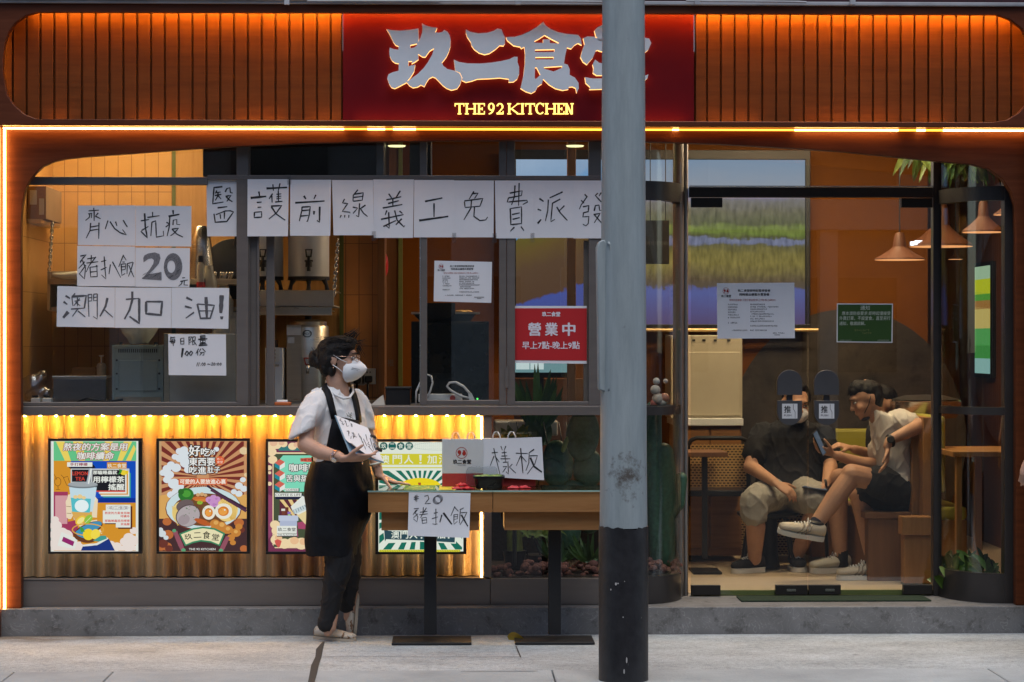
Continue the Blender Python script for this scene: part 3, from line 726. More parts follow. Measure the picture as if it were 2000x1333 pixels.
chars.append((zA([(1078, 175), (1130, 205), (1230, 225), (1340, 218), (1420, 195), (1470, 165), (1520, 175), (1540, 230), (1562, 272), (1562, 350), (1545, 380), (1500, 372), (1440, 425), (1370, 472), (1310, 486), (1240, 465), (1180, 420), (1148, 375), (1140, 335), (1095, 270), (1078, 220)]), []))
chars.append((zA([(930, 552), (990, 580), (1100, 598), (1250, 600), (1400, 588), (1520, 568), (1620, 545), (1680, 515), (1720, 518), (1718, 580), (1738, 640), (1738, 730), (1715, 790), (1670, 825), (1610, 828), (1612, 790), (1500, 775), (1350, 785), (1220, 790), (1150, 815), (1080, 830), (1030, 808), (1035, 780), (1005, 715), (945, 688)]), []))
sp = [(-75, 272), (30, 268), (120, 245), (220, 200), (310, 145), (388, 80), (420, 130), (480, 172), (570, 210), (680, 232), (820, 245), (855, 290), (865, 370), (820, 345), (775, 370), (735, 415), (682, 400), (660, 500), (645, 600), (690, 615), (715, 670), (715, 740), (780, 775), (825, 840), (828, 905), (803, 965), (790, 905), (750, 885), (705, 890), (700, 918), (630, 930), (540, 908), (460, 860), (388, 790), (370, 850), (318, 885), (290, 940), (240, 968), (170, 945), (106, 905), (140, 760), (160, 600), (162, 470), (152, 392), (118, 412), (100, 390), (20, 375), (-60, 310)]
chars.append((zB(sp), [zB([(278, 322), (340, 288), (405, 245), (480, 290), (578, 340), (578, 352), (470, 345), (468, 300), (385, 300), (385, 345), (278, 342)]), zB([(286, 428), (526, 422), (526, 456), (286, 458)]), zB([(290, 520), (516, 518), (514, 548), (290, 550)]),
                       zB([(398, 645), (620, 630), (620, 655), (515, 698), (398, 665)]), zB([(285, 648), (305, 648), (352, 740), (295, 792), (282, 780)])]))
chars.append((zB([(882, 285), (940, 262), (1020, 268), (1080, 300), (1400, 330), (1600, 280), (1640, 278), (1700, 290), (1726, 345), (1690, 430), (1632, 475), (1560, 430), (1200, 470), (1080, 440), (1065, 430), (1040, 440), (1000, 530), (930, 612), (880, 575), (850, 520), (870, 440), (900, 360)]), []))
chars.append((zB([(1022, 190), (1060, 150), (1110, 125), (1180, 130), (1200, 290), (1400, 280), (1420, 130), (1500, 160), (1480, 310), (1080, 318), (1040, 260)]), []))
chars.append((zB([(1030, 550), (1080, 590), (1180, 610), (1500, 600), (1540, 640), (1520, 740), (1050, 745), (1005, 715), (1012, 660), (1000, 610)]), []))
chars.append((zB([(905, 770), (1000, 785), (1250, 785), (1260, 745), (1340, 745), (1345, 785), (1600, 765), (1690, 735), (1680, 780), (1640, 820), (1560, 900), (960, 920), (970, 890), (915, 840)]), []))
for o_, hs in chars:
    b = MB().pprism(o_, -.020, -.012, hs).build("sign_character", m_lf, sign)
    MB().pprism(o_, -.0118, YS - .001, hs).build("halo_body", m_lg, b)
# serif capitals, drawn stem by stem
def serif(mb, ch, x, w, y0, y1, fn):
    h = y1 - y0; T = h * .175; t = h * .085; s_ = h * .085
    R = lambda a, b, c, d: mb.add([fn(a, d), fn(c, d), fn(c, b), fn(a, b)], [(0, 1, 2, 3)])
    def stem(cx, a=y0, b=y1, srf=True):
        R(cx - T / 2, a, cx + T / 2, b)
        if srf: R(cx - T / 2 - s_, a, cx + T / 2 + s_, a + t); R(cx - T / 2 - s_, b - t, cx + T / 2 + s_, b)
    def diag(ax, ay, bx, by, k): mb.add([fn(ax - k / 2, ay), fn(bx - k / 2, by), fn(bx + k / 2, by), fn(ax + k / 2, ay)], [(0, 1, 2, 3)])
    def arc(cx, cy, rx, ry, a0, a1, kx, ky, n=18):
        vs = []
        for i in range(n + 1):
            a = math.radians(a0 + (a1 - a0) * i / n); c, q = math.cos(a), math.sin(a)
            vs += [fn(cx + rx * c, cy - ry * q), fn(cx + (rx - kx) * c, cy - (ry - ky) * q)]
        mb.add(vs, [(2 * i, 2 * i + 1, 2 * i + 3, 2 * i + 2) for i in range(n)])
    L = x + T / 2 + s_; Rr = x + w - T / 2 - s_; m = (y0 + y1) / 2
    if ch == 'T': R(x, y0, x + w, y0 + t * 1.2); stem(x + w / 2); R(x, y0, x + t, y0 + h * .28); R(x + w - t, y0, x + w, y0 + h * .28)
    elif ch == 'H': stem(L); stem(Rr); R(L, m - t / 2, Rr, m + t / 2)
    elif ch == 'I': stem(x + w / 2)
    elif ch == 'E': stem(L); R(L, y0, x + w, y0 + t); R(L, y1 - t, x + w, y1); R(L, m - t / 2, x + w * .72, m + t / 2); R(x + w - t, y0, x + w, y0 + h * .26); R(x + w - t, y1 - h * .28, x + w, y1); R(x + w * .72 - t, m - h * .13, x + w * .72, m + h * .13)
    elif ch == 'K': stem(L); diag(x + w - T * .6, y0, L + T * .3, m + h * .1, t * 1.4); diag(L + T * .8, m - h * .05, x + w - T * .5, y1, T * 1.15); R(x + w - T * 1.5, y0, x + w, y0 + t); R(x + w - T * 1.5, y1 - t, x + w + s_, y1)
    elif ch == 'N': stem(L, srf=False); R(x, y1 - t, L + T / 2 + s_, y1); R(x, y0, L, y0 + t); R(x + w - t * 1.4 - s_, y0, x + w - s_, y1); R(x + w - t * 1.4 - 2 * s_, y0, x + w, y0 + t); diag(L - T * .1, y0, x + w - t * 1.2 - s_, y1, T * .95)
    elif ch == 'C': arc(x + w * .55, m, w * .55, h * .52, 42, 318, T, t); R(x + w * .9, y0, x + w * .98, y0 + h * .3)
    elif ch == '9': arc(x + w / 2, y0 + h * .34, w / 2, h * .35, 0, 360, T * .9, t); arc(x + w * .1, y0 + h * .34, w * .9, h * .66, 0, -88, T * .95, t)
    elif ch == '2': arc(x + w * .48, y0 + h * .3, w * .5, h * .31, 170, -20, T * .9, t); diag(x + w * .88, y0 + h * .40, x + w * .18, y1 - t, T * .8); R(x, y1 - h * .15, x + w, y1); R(x + w - t, y1 - h * .3, x + w, y1)
mb = MB().mat(E("yellow_letter_light", (1.0, 0.72, 0.16), 2.3)); fy = .012; fn = lambda a, b: P(a, b, fy)
for ch, x, w in [('T', 888, 19), ('H', 908, 23), ('E', 932, 15), ('9', 953, 13), ('2', 970, 13.5), ('K', 991, 24), ('I', 1016, 9), ('T', 1026, 19), ('C', 1045.5, 17), ('H', 1064, 23), ('E', 1087.5, 15), ('N', 1103, 17.5)]:
    serif(mb, ch, x, w, 202, 223.5, fn)
o = mb.build("lettering", None, sign)
sm = o.modifiers.new("solid", 'SOLIDIFY'); sm.thickness = .012; sm.offset = -1
# ------------------------------------------------------------------ lamps of the shop (flat ceiling fittings above the view)
def ceiling_panel(x0, x1, y0, y1, col, st, z=CE - .03):
    MBo = MB().mat(E("ceiling_lamp_%g_%g" % (st, col[2]), col, st)).box(x0, x1, y0, y1, z, z + .02)
    o = part(MBo, "ceiling_lamp")
    return o
ceiling_panel(X(40, 1), X(420, 1), .75, 1.05, (1, .72, .38), 18)
ceiling_panel(X(480, 1), X(720, 1), .5, .75, (1, .72, .42), 34, z=2.72)
ceiling_panel(X(830, 2), X(1000, 2), .9, 1.2, (1, .70, .38), 16)
ceiling_panel(X(1350, 2), X(1760, 2), 1.7, 2.1, (1, .72, .42), 24)
ceiling_panel(X(1480, .9), X(1760, .9), .62, .95, (1, .76, .50), 46)
ceiling_panel(X(1830, 1), X(1930, 1), 1.0, 1.6, (1, .72, .42), 10)
m_hood = M("exhaust_hood", (0.028, 0.027, 0.027), rough=.35, metal=.3, var=.1)
part(MB().box(X(398, .5), X(752, .5), .45, 1.3, Z(348, .5), CE - .001).box(X(800, .8), X(842, .8), .8, 1.4, Z(348, .8), CE - .001), "exhaust_hood", m_hood, bevel=.004)
for x_ in (775, 1123):
    part(MB().mat(E("greenish_downlight", (1, .95, .45), 1.6)).lathe([(.045, 0), (.05, .006)], P(x_, 287, .7), 20), "downlight")

def simple(name, label, cat, mb, mats=None, bevel=.002, group=None, smooth=False, **k):
    o = mb.build(name, mats, None, bevel=bevel, smooth=smooth, **k)
    return tag(o, label, cat, group)
# ------------------------------------------------------------------ screen
YSC = 2.86
t = thing("wall_screen", "large wall screen glowing with a lake and meadow landscape", "screen", P(1290, 640, YSC))
m, n, l, b = nodes_of("landscape_picture")
n.remove(b)
tc = n.new("ShaderNodeTexCoord"); sp_ = n.new("ShaderNodeSeparateXYZ"); l.new(tc.outputs["Generated"], sp_.inputs[0])
def nz(scale, st, d=6):
    mp = n.new("ShaderNodeMapping"); mp.inputs["Scale"].default_value = st; l.new(tc.outputs["Generated"], mp.inputs[0])
    x = n.new("ShaderNodeTexNoise"); x.inputs["Scale"].default_value = scale; x.inputs["Detail"].default_value = d; l.new(mp.outputs[0], x.inputs["Vector"]); return x.outputs[0]
def ma(op, a, b_=None, c_=None):
    x = n.new("ShaderNodeMath"); x.operation = op
    for i, v in enumerate((a, b_, c_)):
        if v is None: continue
        if isinstance(v, (int, float)): x.inputs[i].default_value = v
        else: l.new(v, x.inputs[i])
    return x.outputs[0]
u, v = sp_.outputs[0], sp_.outputs[2]
jit = ma('ADD', ma('MULTIPLY', ma('SUBTRACT', nz(2.2, (1, .3, .9)), .5), .10), ma('MULTIPLY', ma('SUBTRACT', nz(11, (1, .3, 1.6), 8), .5), .09))
fine = ma('MULTIPLY', ma('SUBTRACT', nz(60, (1.6, .1, .05), 3), .5), .025)
tilt = ma('MULTIPLY', ma('SUBTRACT', .32, u), .0)
vv = ma('ADD', ma('ADD', v, jit), fine)
r = n.new("ShaderNodeValToRGB"); r.color_ramp.interpolation = 'LINEAR'; e = r.color_ramp.elements
stops = [(0.0, (104, 88, 128)), (.10, (104, 98, 150)), (.20, (104, 110, 172)), (.226, (104, 108, 168)), (.236, (104, 90, 78)), (.27, (112, 94, 72)), (.31, (124, 108, 72)), (.37, (146, 130, 72)), (.44, (140, 126, 72)), (.475, (118, 110, 76)), (.49, (128, 130, 158)), (.515, (132, 134, 160)), (.525, (104, 102, 70)),
         (.55, (128, 142, 72)), (.585, (136, 144, 78)), (.61, (114, 112, 80)), (.68, (126, 118, 96)), (.735, (138, 130, 126)), (.78, (146, 138, 164)), (.82, (168, 174, 190)), (1, (146, 166, 194))]
e[0].position = stops[0][0]; e[0].color = srgb(*stops[0][1]) + (1,); e[1].position = 1; e[1].color = srgb(*stops[-1][1]) + (1,)
for p_, c_ in stops[1:-1]: q = e.new(p_); q.color = srgb(*c_) + (1,)
l.new(vv, r.inputs[0])
grain = n.new("ShaderNodeMapRange"); grain.inputs[1].default_value = .3; grain.inputs[2].default_value = .7; grain.inputs[3].default_value = .66; grain.inputs[4].default_value = 1.32
l.new(nz(30, (2.4, .1, .42), 8), grain.inputs[0])
land = n.new("ShaderNodeMapRange"); land.inputs[1].default_value = .78; land.inputs[2].default_value = .70; land.inputs[3].default_value = 0; land.inputs[4].default_value = 1; l.new(v, land.inputs[0])
lake = n.new("ShaderNodeMapRange"); lake.inputs[1].default_value = .24; lake.inputs[2].default_value = .27; l.new(v, lake.inputs[0])
tex = n.new("ShaderNodeMix"); tex.data_type = 'RGBA'; tex.blend_type = 'MULTIPLY'
l.new(ma('MULTIPLY', land.outputs[0], lake.outputs[0]), tex.inputs[0]); l.new(r.outputs[0], tex.inputs[6]); l.new(grain.outputs[0], tex.inputs[7])
# nearer shore on the far side of the picture: dark trees under blue sky, reflected in the lake
r2 = n.new("ShaderNodeValToRGB"); e = r2.color_ramp.elements
st2 = [(0.0, (80, 90, 160)), (.10, (78, 92, 168)), (.118, (95, 70, 52)), (.30, (100, 76, 55)), (.42, (112, 90, 50)), (.50, (110, 100, 45)), (.515, (90, 165, 225)), (.7, (80, 160, 225)), (.8, (150, 180, 215)), (1, (170, 195, 225))]
e[0].position = 0; e[0].color = srgb(*st2[0][1]) + (1,); e[1].position = 1; e[1].color = srgb(*st2[-1][1]) + (1,)
for p_, c_ in st2[1:-1]: q = e.new(p_); q.color = srgb(*c_) + (1,)
edge = ma('MULTIPLY', ma('SUBTRACT', nz(26, (1, .1, .5), 5), .5), .12)
l.new(ma('SUBTRACT', ma('ADD', v, edge), ma('MULTIPLY', u, .62)), r2.inputs[0])
mix = n.new("ShaderNodeMix"); mix.data_type = 'RGBA'
sw = n.new("ShaderNodeMapRange"); sw.inputs[1].default_value = .27; sw.inputs[2].default_value = .36; l.new(u, sw.inputs[0])
l.new(sw.outputs[0], mix.inputs[0]); l.new(r2.outputs[0], mix.inputs[6]); l.new(tex.outputs[2], mix.inputs[7])
em = n.new("ShaderNodeEmission"); em.inputs[1].default_value = .8; l.new(mix.outputs[2], em.inputs[0]); l.new(em.outputs[0], n["Material Output"].inputs[0])
MB().mat(m).pbox(1008, 312, 1573, 634, YSC - .001, YSC + .02).build("screen_picture", None, t)
MB().mat(m_black).pbox(1003, 293, 1583, 312, YSC - .02, YSC + .06).pbox(1573, 312, 1583, 634, YSC - .02, YSC + .06).pbox(998, 312, 1008, 634, YSC - .02, YSC + .06).pbox(998, 634, 1583, 641, YSC - .02, YSC + .06).build("screen_frame", None, t, bevel=.003)
simple("shelf_rail", "pale brass rail fixed below the big wall screen", "rail", MB().mat(M("brass_rail", (.75, .52, .25), rough=.35, metal=.6, var=.05)).tube([P(1150, 645, 2.8), P(1598, 645, 2.8)], .012, 12), smooth='auto', bevel=0)
t = thing("hanging_sign", "square black sign with faint lettering hanging before the screen", "sign", P(1284, 515, 2.0))
MB().mat(m_black).pbox(1258, 431, 1307, 516, 2.0, 2.03).tube([P(1270, 431, 2.01), P(1270, 250, 2.01)], .003, 6).tube([P(1300, 431, 2.01), P(1300, 250, 2.01)], .003, 6).build("board", None, t)
mb = MB().mat(M("faint_ink", (.12, .11, .1), rough=.5, var=0)); text_on(mb, "THE 92 KITCHEN", 1259, 472, 1305, 479, lambda a, b: P(a, b, 1.998), bold=.01); mb.build("lettering", None, t)
# ------------------------------------------------------------------ dining room furniture
t = thing("drinks_fridge", "tall beige cabinet with a plain door under the wall screen", "cabinet", P(1385, 815, 2.5))
m_beige = M("beige_enamel", (.42, .37, .27), rough=.45, var=.05)
MB().pbox(1310, 655, 1450, 818, 2.5, 2.9).build("body", m_beige, t, bevel=.006)
MB().pbox(1342, 688, 1446, 812, 2.488, 2.499).build("door", m_beige, t, bevel=.004)
for a in (1352, 1372, 1394, 1420): MB().mat(m_dark).pbox(a, 663, a + 6, 667, 2.494, 2.499).build("control_button", None, t)
t = thing("sideboard", "wooden sideboard with a white top holding the beige cabinet", "sideboard", P(1390, 1000, 2.4))
MB().pbox(1318, 818, 1452, 832, 2.40, 2.95).build("top", m_white, t, bevel=.003)
MB().pbox(1322, 832, 1448, 1085, 2.44, 2.95).build("body", m_oak, t, bevel=.003)
for a in (1326, 1388): MB().pbox(a, 838, a + 58, 1070, 2.425, 2.439).build("door", m_oak, t, bevel=.003)
m_cane = None
def cane_mat():
    m, n, l, b = nodes_of("cane_weave")
    tc = n.new("ShaderNodeTexCoord"); mp = n.new("ShaderNodeMapping"); mp.inputs["Rotation"].default_value = (math.pi / 2, 0, 0); l.new(tc.outputs["Object"], mp.inputs[0])
    ch = n.new("ShaderNodeTexBrick"); ch.offset = .5; ch.inputs["Scale"].default_value = 1; ch.inputs["Brick Width"].default_value = .024; ch.inputs["Row Height"].default_value = .016; ch.inputs["Mortar Size"].default_value = .0042
    l.new(mp.outputs[0], ch.inputs["Vector"])
    ch.inputs["Color1"].default_value = (.05, .025, .008, 1); ch.inputs["Color2"].default_value = (.08, .04, .012, 1); ch.inputs["Mortar"].default_value = (.50, .30, .10, 1)
    l.new(ch.outputs[0], b.inputs["Base Color"]); b.inputs["Roughness"].default_value = .5
    return m
m_cane = cane_mat()
def cane_chair(x0, x1, top, seat, foot, Y, label):
    c = P((x0 + x1) / 2, foot, Y); t = thing("cane_chair", label, "chair", c, "cane chairs in the dining room")
    pts = [P(x0, seat + 30, Y), P(x0, top + 14, Y), P(x0 + 6, top + 4, Y), P(x0 + 16, top, Y), P(x1 - 16, top, Y), P(x1 - 6, top + 4, Y), P(x1, top + 14, Y), P(x1, seat + 30, Y)]
    MB().tube(pts, .014, 10).build("back_frame", m_black, t, smooth='auto')
    MB().pbox(x0 + 2, top + 12, x1 - 2, seat - 6, Y, Y + .012).build("cane_back", m_cane, t)
    MB().pbox(x0 + 2, seat, x1 - 2, seat + 12, Y - .02, Y + .45).build("seat", m_black, t, bevel=.006)
    MB().pbox(x0 + 4, seat + 18, x1 - 4, foot - 14, Y + .44, Y + .45).build("cane_skirt", m_cane, t)
    for a, yy in ((x0, Y), (x1, Y), (x0 + 10, Y + .42), (x1 - 4, Y + .42)):
        p = P(a, seat + 6, yy); MB().tube([p, Vector((p.x - .02 if a < (x0 + x1) / 2 else p.x + .02, p.y, .143))], .012, 8).build("leg", m_black, t, smooth='auto')
    return t
cane_chair(1344, 1462, 856, 958, 1100, 2.05, "cane backed black chair beside the beige cabinet")
cane_chair(1500, 1610, 880, 975, 1098, 2.3, "cane chair behind the seated person in black")
t = thing("dining_table", "small dark topped dining table beside the cane chair", "table", P(1375, 1100, 1.75))
MB().pbox(1330, 884, 1422, 893, 1.6, 2.0).build("tabletop", m_brown, t, bevel=.003)
MB().pbox(1372, 893, 1382, 1092, 1.78, 1.82).build("column", m_blackm, t); MB().box(X(1350, 1.8), X(1405, 1.8), 1.65, 1.95, .143, .155).build("base_plate", m_blackm, t)
t = thing("round_stool", "black stool on a thick pedestal under the person in black", "stool", P(1500, 1112, 2.0))
c = P(1500, 1000, 1.98)
MB().lathe([(.17, -.03), (.19, -.015), (.19, 0)], c).build("seat", m_black, t, smooth='auto')
MB().lathe([(.075, -.34), (.06, -.25), (.055, -.03)], c).build("pedestal", m_black, t, smooth='auto')
for a in (40, 130, 220, 310):
    d = Vector((math.cos(math.radians(a)), math.sin(math.radians(a)), 0)); MB().tube([c + d * .15 + Vector((0, 0, -.03)), Vector((c.x, c.y, .143)) + d * .22], .012, 8).build("leg", m_black, t, smooth='auto')
m_cush = M("olive_cushion", (.30, .27, .035), rough=.55, var=.1, scale=5, bump=.05)
def bench(x0, x1, Y0, Y1, back_px, face, label, plain=False):
    # a booth bench with its back board standing across the room; face -1 looks to smaller x
    xb = X(back_px, Y0); t = thing("booth_bench", label, "bench", (xb, (Y0 + Y1) / 2, .1425), "wooden booth benches")
    xa = X(x0 if face < 0 else x1, Y0); xw = xb - .0 if face < 0 else xb
    MB().box(xb - .022, xb + .022, Y0, Y1, .143, .143 + .95).build("back_board", m_oakz, t, bevel=.003)
    a, b = sorted((xa, xb + .024 * face)); b2 = b
    MB().box(a + .02, b, Y0 + .02, Y1 - .02, .143, .143 + .36).build("seat_box", m_brown if plain else m_oakz, t, bevel=.003)
    if plain: MB().box(a, b, Y0 + .01, Y1 - .01, .504, .54).build("seat_board", m_brown, t, bevel=.003); return t
    MB().box(a, b, Y0 + .01, Y1 - .01, .504, .58).build("seat_cushion", m_cush, t, bevel=.02, seg=3)
    q = sorted((xb + .024 * face, xb + .11 * face)); MB().box(q[0], q[1], Y0 + .01, Y1 - .01, .66, .143 + .955).build("back_cushion", m_cush, t, bevel=.02, seg=3)
    return t
bench(1690, 1780, 1.24, 2.2, 1789, -1, "wooden booth bench carrying the person in the cream T-shirt", plain=True)
bench(1800, 1890, 1.12, 2.15, 1811, 1, "wooden booth bench with olive cushions backing onto the occupied one")
t = thing("step_box", "pale wooden box stacked at the end of the booth bench", "box", P(1790, 1150, 1.0))
MB().pbox(1762, 1010, 1822, 1046, .98, 1.1).build("lid", m_oakz, t, bevel=.004); MB().pbox(1766, 1046, 1820, 1140, 1.0, 1.1).build("body", m_oakz, t, bevel=.003); MB().pbox(1766, 1140, 1820, 1160, 1.003, 1.1).build("plinth", M("olive_plinth", (.09, .09, .03), rough=.6), t)
t = thing("wall_bench", "olive cushioned wall bench along the back of the room", "bench", P(1660, 1000, 2.7))
MB().pbox(1585, 838, 1830, 905, 2.72, 2.8).build("back_cushion", m_cush, t, bevel=.02); MB().pbox(1580, 975, 1835, 1000, 2.4, 2.72).build("seat_cushion", m_cush, t, bevel=.02); MB().pbox(1585, 1000, 1830, 1088, 2.45, 2.8).build("seat_box", m_brown, t)
MB().pbox(1625, 836, 1632, 905, 2.69, 2.715).build("divider", m_dark, t)
t = thing("window_table", "wooden dining table inside the curved window", "table", P(1880, 1060, .95))
MB().box(X(1850, .9), 2.9, .75, 1.4, .885, .915).build("tabletop", m_oakz, t, bevel=.004)
MB().box(X(1905, 1), X(1918, 1), 1.0, 1.06, .143, .885).build("leg", m_oakz, t); MB().box(X(1852, 1), X(1862, 1), .78, .83, .143, .885).build("leg", m_oakz, t)
t = thing("table_cooker", "round steel cooking pot set on a dark stand behind the seated people", "pot", P(1800, 810, 1.9))
c = P(1806, 800, 1.9)
MB().lathe([(.10, -.06), (.19, -.05), (.215, .0), (.22, .05), (.20, .06)], c).build("pot_body", m_chrome, t, smooth='auto')
MB().lathe([(.205, .061), (.12, .085), (.02, .09)], c).build("lid", m_dark, t, smooth='auto')
MB().lathe([(.12, -.30), (.10, -.061)], c).build("stand", m_dark, t, smooth='auto')
t = thing("lightbox_panel", "narrow backlit food panel on the side wall behind curved glass", "light box", P(1913, 730, 3.7))
xq = XRW - .02; ya, yb = 3.52, 3.98
MB().mat(m_black).box(xq - .012, XRW, ya - .03, yb + .03, Z(738, 3.7, 1913), Z(512, 3.7, 1913)).build("panel_frame", None, t)
mb = MB(); q0, q1 = Z(730, 3.7, 1913), Z(520, 3.7, 1913)
for k_, (a, b, c_) in enumerate(((0, .14, (150, 195, 190)), (.14, .26, (70, 150, 70)), (.26, .42, (90, 170, 90)), (.42, .60, (215, 190, 110)), (.60, .68, (170, 120, 60)), (.68, .74, (90, 160, 60)), (.74, .88, (200, 205, 40)), (.88, 1, (175, 205, 170)))):
    mb.mat(PR(*c_, k=.75)); z0, z1 = q0 + (q1 - q0) * a, q0 + (q1 - q0) * b; xx = xq - .0125
    mb.add([(xx, ya, z0), (xx, yb, z0), (xx, yb, z1 + (.02 if k_ < 7 and k_ % 2 else 0)), (xx, ya, z1)], [(0, 1, 2, 3)])
mb.build("picture", None, t)
# pendant lamps
m_shade = M("terracotta_shade", (.115, .042, .02), rough=.5, var=.08)
m_shin = E("lamp_glow", (1, .42, .16), 1.1)
def pendant(px, top, rim, half, Y, label):
    c = P(px, rim, Y); k = 1 / sc(Y); H = (rim - top) * k; R = half * k
    t = thing("pendant_lamp", label, "lamp", (c.x, c.y, CE - .01), "terracotta pendant lamps")
    MB().lathe([(R, 0), (R * .99, H * .05), (R * .62, H * .24), (R * .33, H * .42), (R * .27, H * .48), (R * .22, H * .85), (R * .15, H), (R * .02, H * 1.02)], c, 36).build("lamp_shade", m_shade, t, smooth='auto', angle=28)
    MB().mat(m_shin).lathe([(R * .985, -.001), (R * .93, .004)], c, 36).build("glowing_rim", None, t)
    MB().tube([c + Vector((0, 0, H)), Vector((c.x, c.y, CE - .001))], .004, 8).build("cord", m_black, t)
    return t
pendant(1757, 455, 508, 49, 2.0, "pendant lamp hanging lowest and clear of the frame post")
pendant(1838, 395, 482, 62, 2.3, "pendant lamp partly hidden by the dark door post")
pendant(1921, 390, 454, 42, 1.5, "pendant lamp seen whole through the curved glass")
pendant(1966, 385, 420, 26, 1.3, "pendant lamp cut off by the dark end frame")
pendant(1866, 488, 507, 14, 3.6, "tiny distant pendant lamp below the others")
simple("reflected_strip", "short white glowing strip reflected beside the pendant lamp", "light strip", MB().mat(E("cool_strip", (.9, .92, 1), 2.2)).pbox(1778, 472, 1786, 480, 2.2, 2.21).pbox(1786, 470, 1818, 479, 2.2, 2.21), bevel=.003)  # emissive bar stands in for a white reflection, not a fitting
# ------------------------------------------------------------------ leaves helper
def leaf(mb, base, tip, w, droop=0.0, n=6, fold=.15):
    base, tip = Vector(base), Vector(tip); d = tip - base; L = d.length
    s_ = d.normalized().cross(Vector((random.uniform(-.3, .3), -1, random.uniform(-.2, .3)))).normalized()
    up = s_.cross(d.normalized())
    vs = []
    for i in range(n + 1):
        tt = i / n; c = base + d * tt + Vector((0, 0, droop * L * math.sin(math.pi * tt) * .5 - droop * L * tt * tt * .6)); ww = w * math.sin(math.pi * min(1, .08 + tt * .92)) ** .8 / 2 + .0006
        vs += [c - s_ * ww + up * ww * fold, c - up * ww * fold, c + s_ * ww + up * ww * fold]
    fs = []
    for i in range(n): o = 3 * i; fs += [(o, o + 1, o + 4, o + 3), (o + 1, o + 2, o + 5, o + 4)]
    mb.add(vs, fs)
mg = [M("leaf_green_%d" % i, c, rough=.4, var=.25, scale=12) for i, c in enumerate([(.05, .11, .025), (.09, .17, .03), (.025, .06, .02), (.16, .22, .05)])]
# hanging plants under the arch
for (cx, cy, w, h, Y, nn, lab) in ((1806, 322, 34, 40, 1.6, 40, "broad leaved plant hanging near the door top"), (1900, 330, 75, 45, .8, 120, "bushy trailing plant hanging inside the curved window")):
    t = thing("hanging_plant", lab, "plant", P(cx, cy - 40, Y))
    for gi in range(3):
        mb = MB().mat(mg[(gi + 1) % 4])
        for i in range(nn // 3):
            a = P(cx + random.uniform(-w, w) * .6, cy - 30 + random.uniform(-10, 10), Y + random.uniform(-.1, .2)); b_ = a + Vector((random.uniform(-.12, .12), random.uniform(-.1, .1), random.uniform(-.16, .04)))
            leaf(mb, a, b_, random.uniform(.025, .06), .3)
        mb.build("foliage", None, t, smooth=True)
    MB().tube([P(cx, cy - 25, Y), (P(cx, cy, Y).x, P(cx, cy, Y).y, CE)], .004, 6).build("hanger", m_black, t)
t = thing("window_shrub", "low green shrub behind the foot of the curved window", "plant", P(1900, 1120, .45))
for gi in range(4):
    mb = MB().mat(mg[gi])
    for i in range(26):
        c = P(1890 + random.uniform(-48, 50), 1112, random.uniform(.38, .62)); c.z = .16 + random.random() * .12
        leaf(mb, c, c + Vector((random.uniform(-.09, .09), random.uniform(-.08, .06), random.uniform(.02, .16))), random.uniform(.02, .05), .2)
    mb.build("foliage", None, t, smooth=True)
part(MB().box(X(1850, .5), 2.7, .34, .70, .142, .17), "planter_bed", M("dark_soil", (0.035, 0.025, 0.02)))
# strappy plants and cacti in the display window
def spiky(px, py, Y, spread, n_, label, w=.035, col=0, hmin=40, hmax=75):
    c = P(px, py, Y); t = thing("agave_plant", label, "plant", c)
    for g in range(2):
        mb = MB().mat(mg[(col + 2 * g) % 4])
        for i in range(n_ // 2):
            a = random.uniform(-1, 1); hh = random.uniform(hmin, hmax) / sc(Y)
            leaf(mb, c + Vector((a * .01, random.uniform(-.02, .02), 0)), c + Vector((a * spread, random.uniform(-.08, .08), hh * (1 - .3 * abs(a)))), w, -.15)
        mb.build("foliage", None, t, smooth=True)
    return t
spiky(1050, 842, .55, .16, 26, "spiky agave rising behind the ledge beside the red notice", hmin=70, hmax=128)
t = spiky(1048, 870, .5, .09, 8, "thick stemmed agave base under the ledge", w=.09, col=2, hmin=30, hmax=60)
def pad(mb, c, rx, rz, ry=.022, tilt=0.0):
    ax = (Vector((math.cos(tilt) * rx, 0, math.sin(tilt) * rx)), Vector((0, ry, 0)), Vector((-math.sin(tilt) * rz, 0, math.cos(tilt) * rz)))
    mb.ball(c, 1, 18, 12, ax)
m_cact = M("cactus_skin", (.04, .095, .055), rough=.45, var=.3, scale=45, bump=.3, bscale=70)
spiky(1152, 1098, .3, .13, 18, "small spiky plant among the lava pebbles by the post", w=.02, col=0, hmin=25, hmax=62)
spiky(1092, 1098, .38, .15, 20, "dark spiky plant behind the second table column", w=.024, col=2, hmin=30, hmax=70)
t = thing("pear_cactus", "big dark prickly pear cactus with round pads behind the glass", "cactus", P(1110, 1050, .42))
mb = MB()
for a, b_, rx, rz, tl in ((1138, 850, 33, 52, -.1), (1090, 905, 30, 46, .15), (1148, 915, 30, 40, 0), (1085, 925, 24, 34, .5), (1120, 980, 32, 42, .1), (1155, 1010, 25, 34, -.3), (1110, 1030, 26, 46, 0)):
    k = 1 / sc(.42); pad(mb, P(a, b_, .42 + random.uniform(-.03, .03)), rx * k, rz * k, .03, tl)
mb.build("pads", m_cact, t, smooth=True)
MB().mat(mg[3]).chain([P(1100, 880, .37), P(1106, 862, .36), P(1107, 856, .36)], [.012, .013, .008]).build("young_shoot", None, t, smooth=True)
t = thing("column_cactus", "tall branching dark cactus standing inside the curved glass", "cactus", P(1300, 1100, .45))
mb = MB()
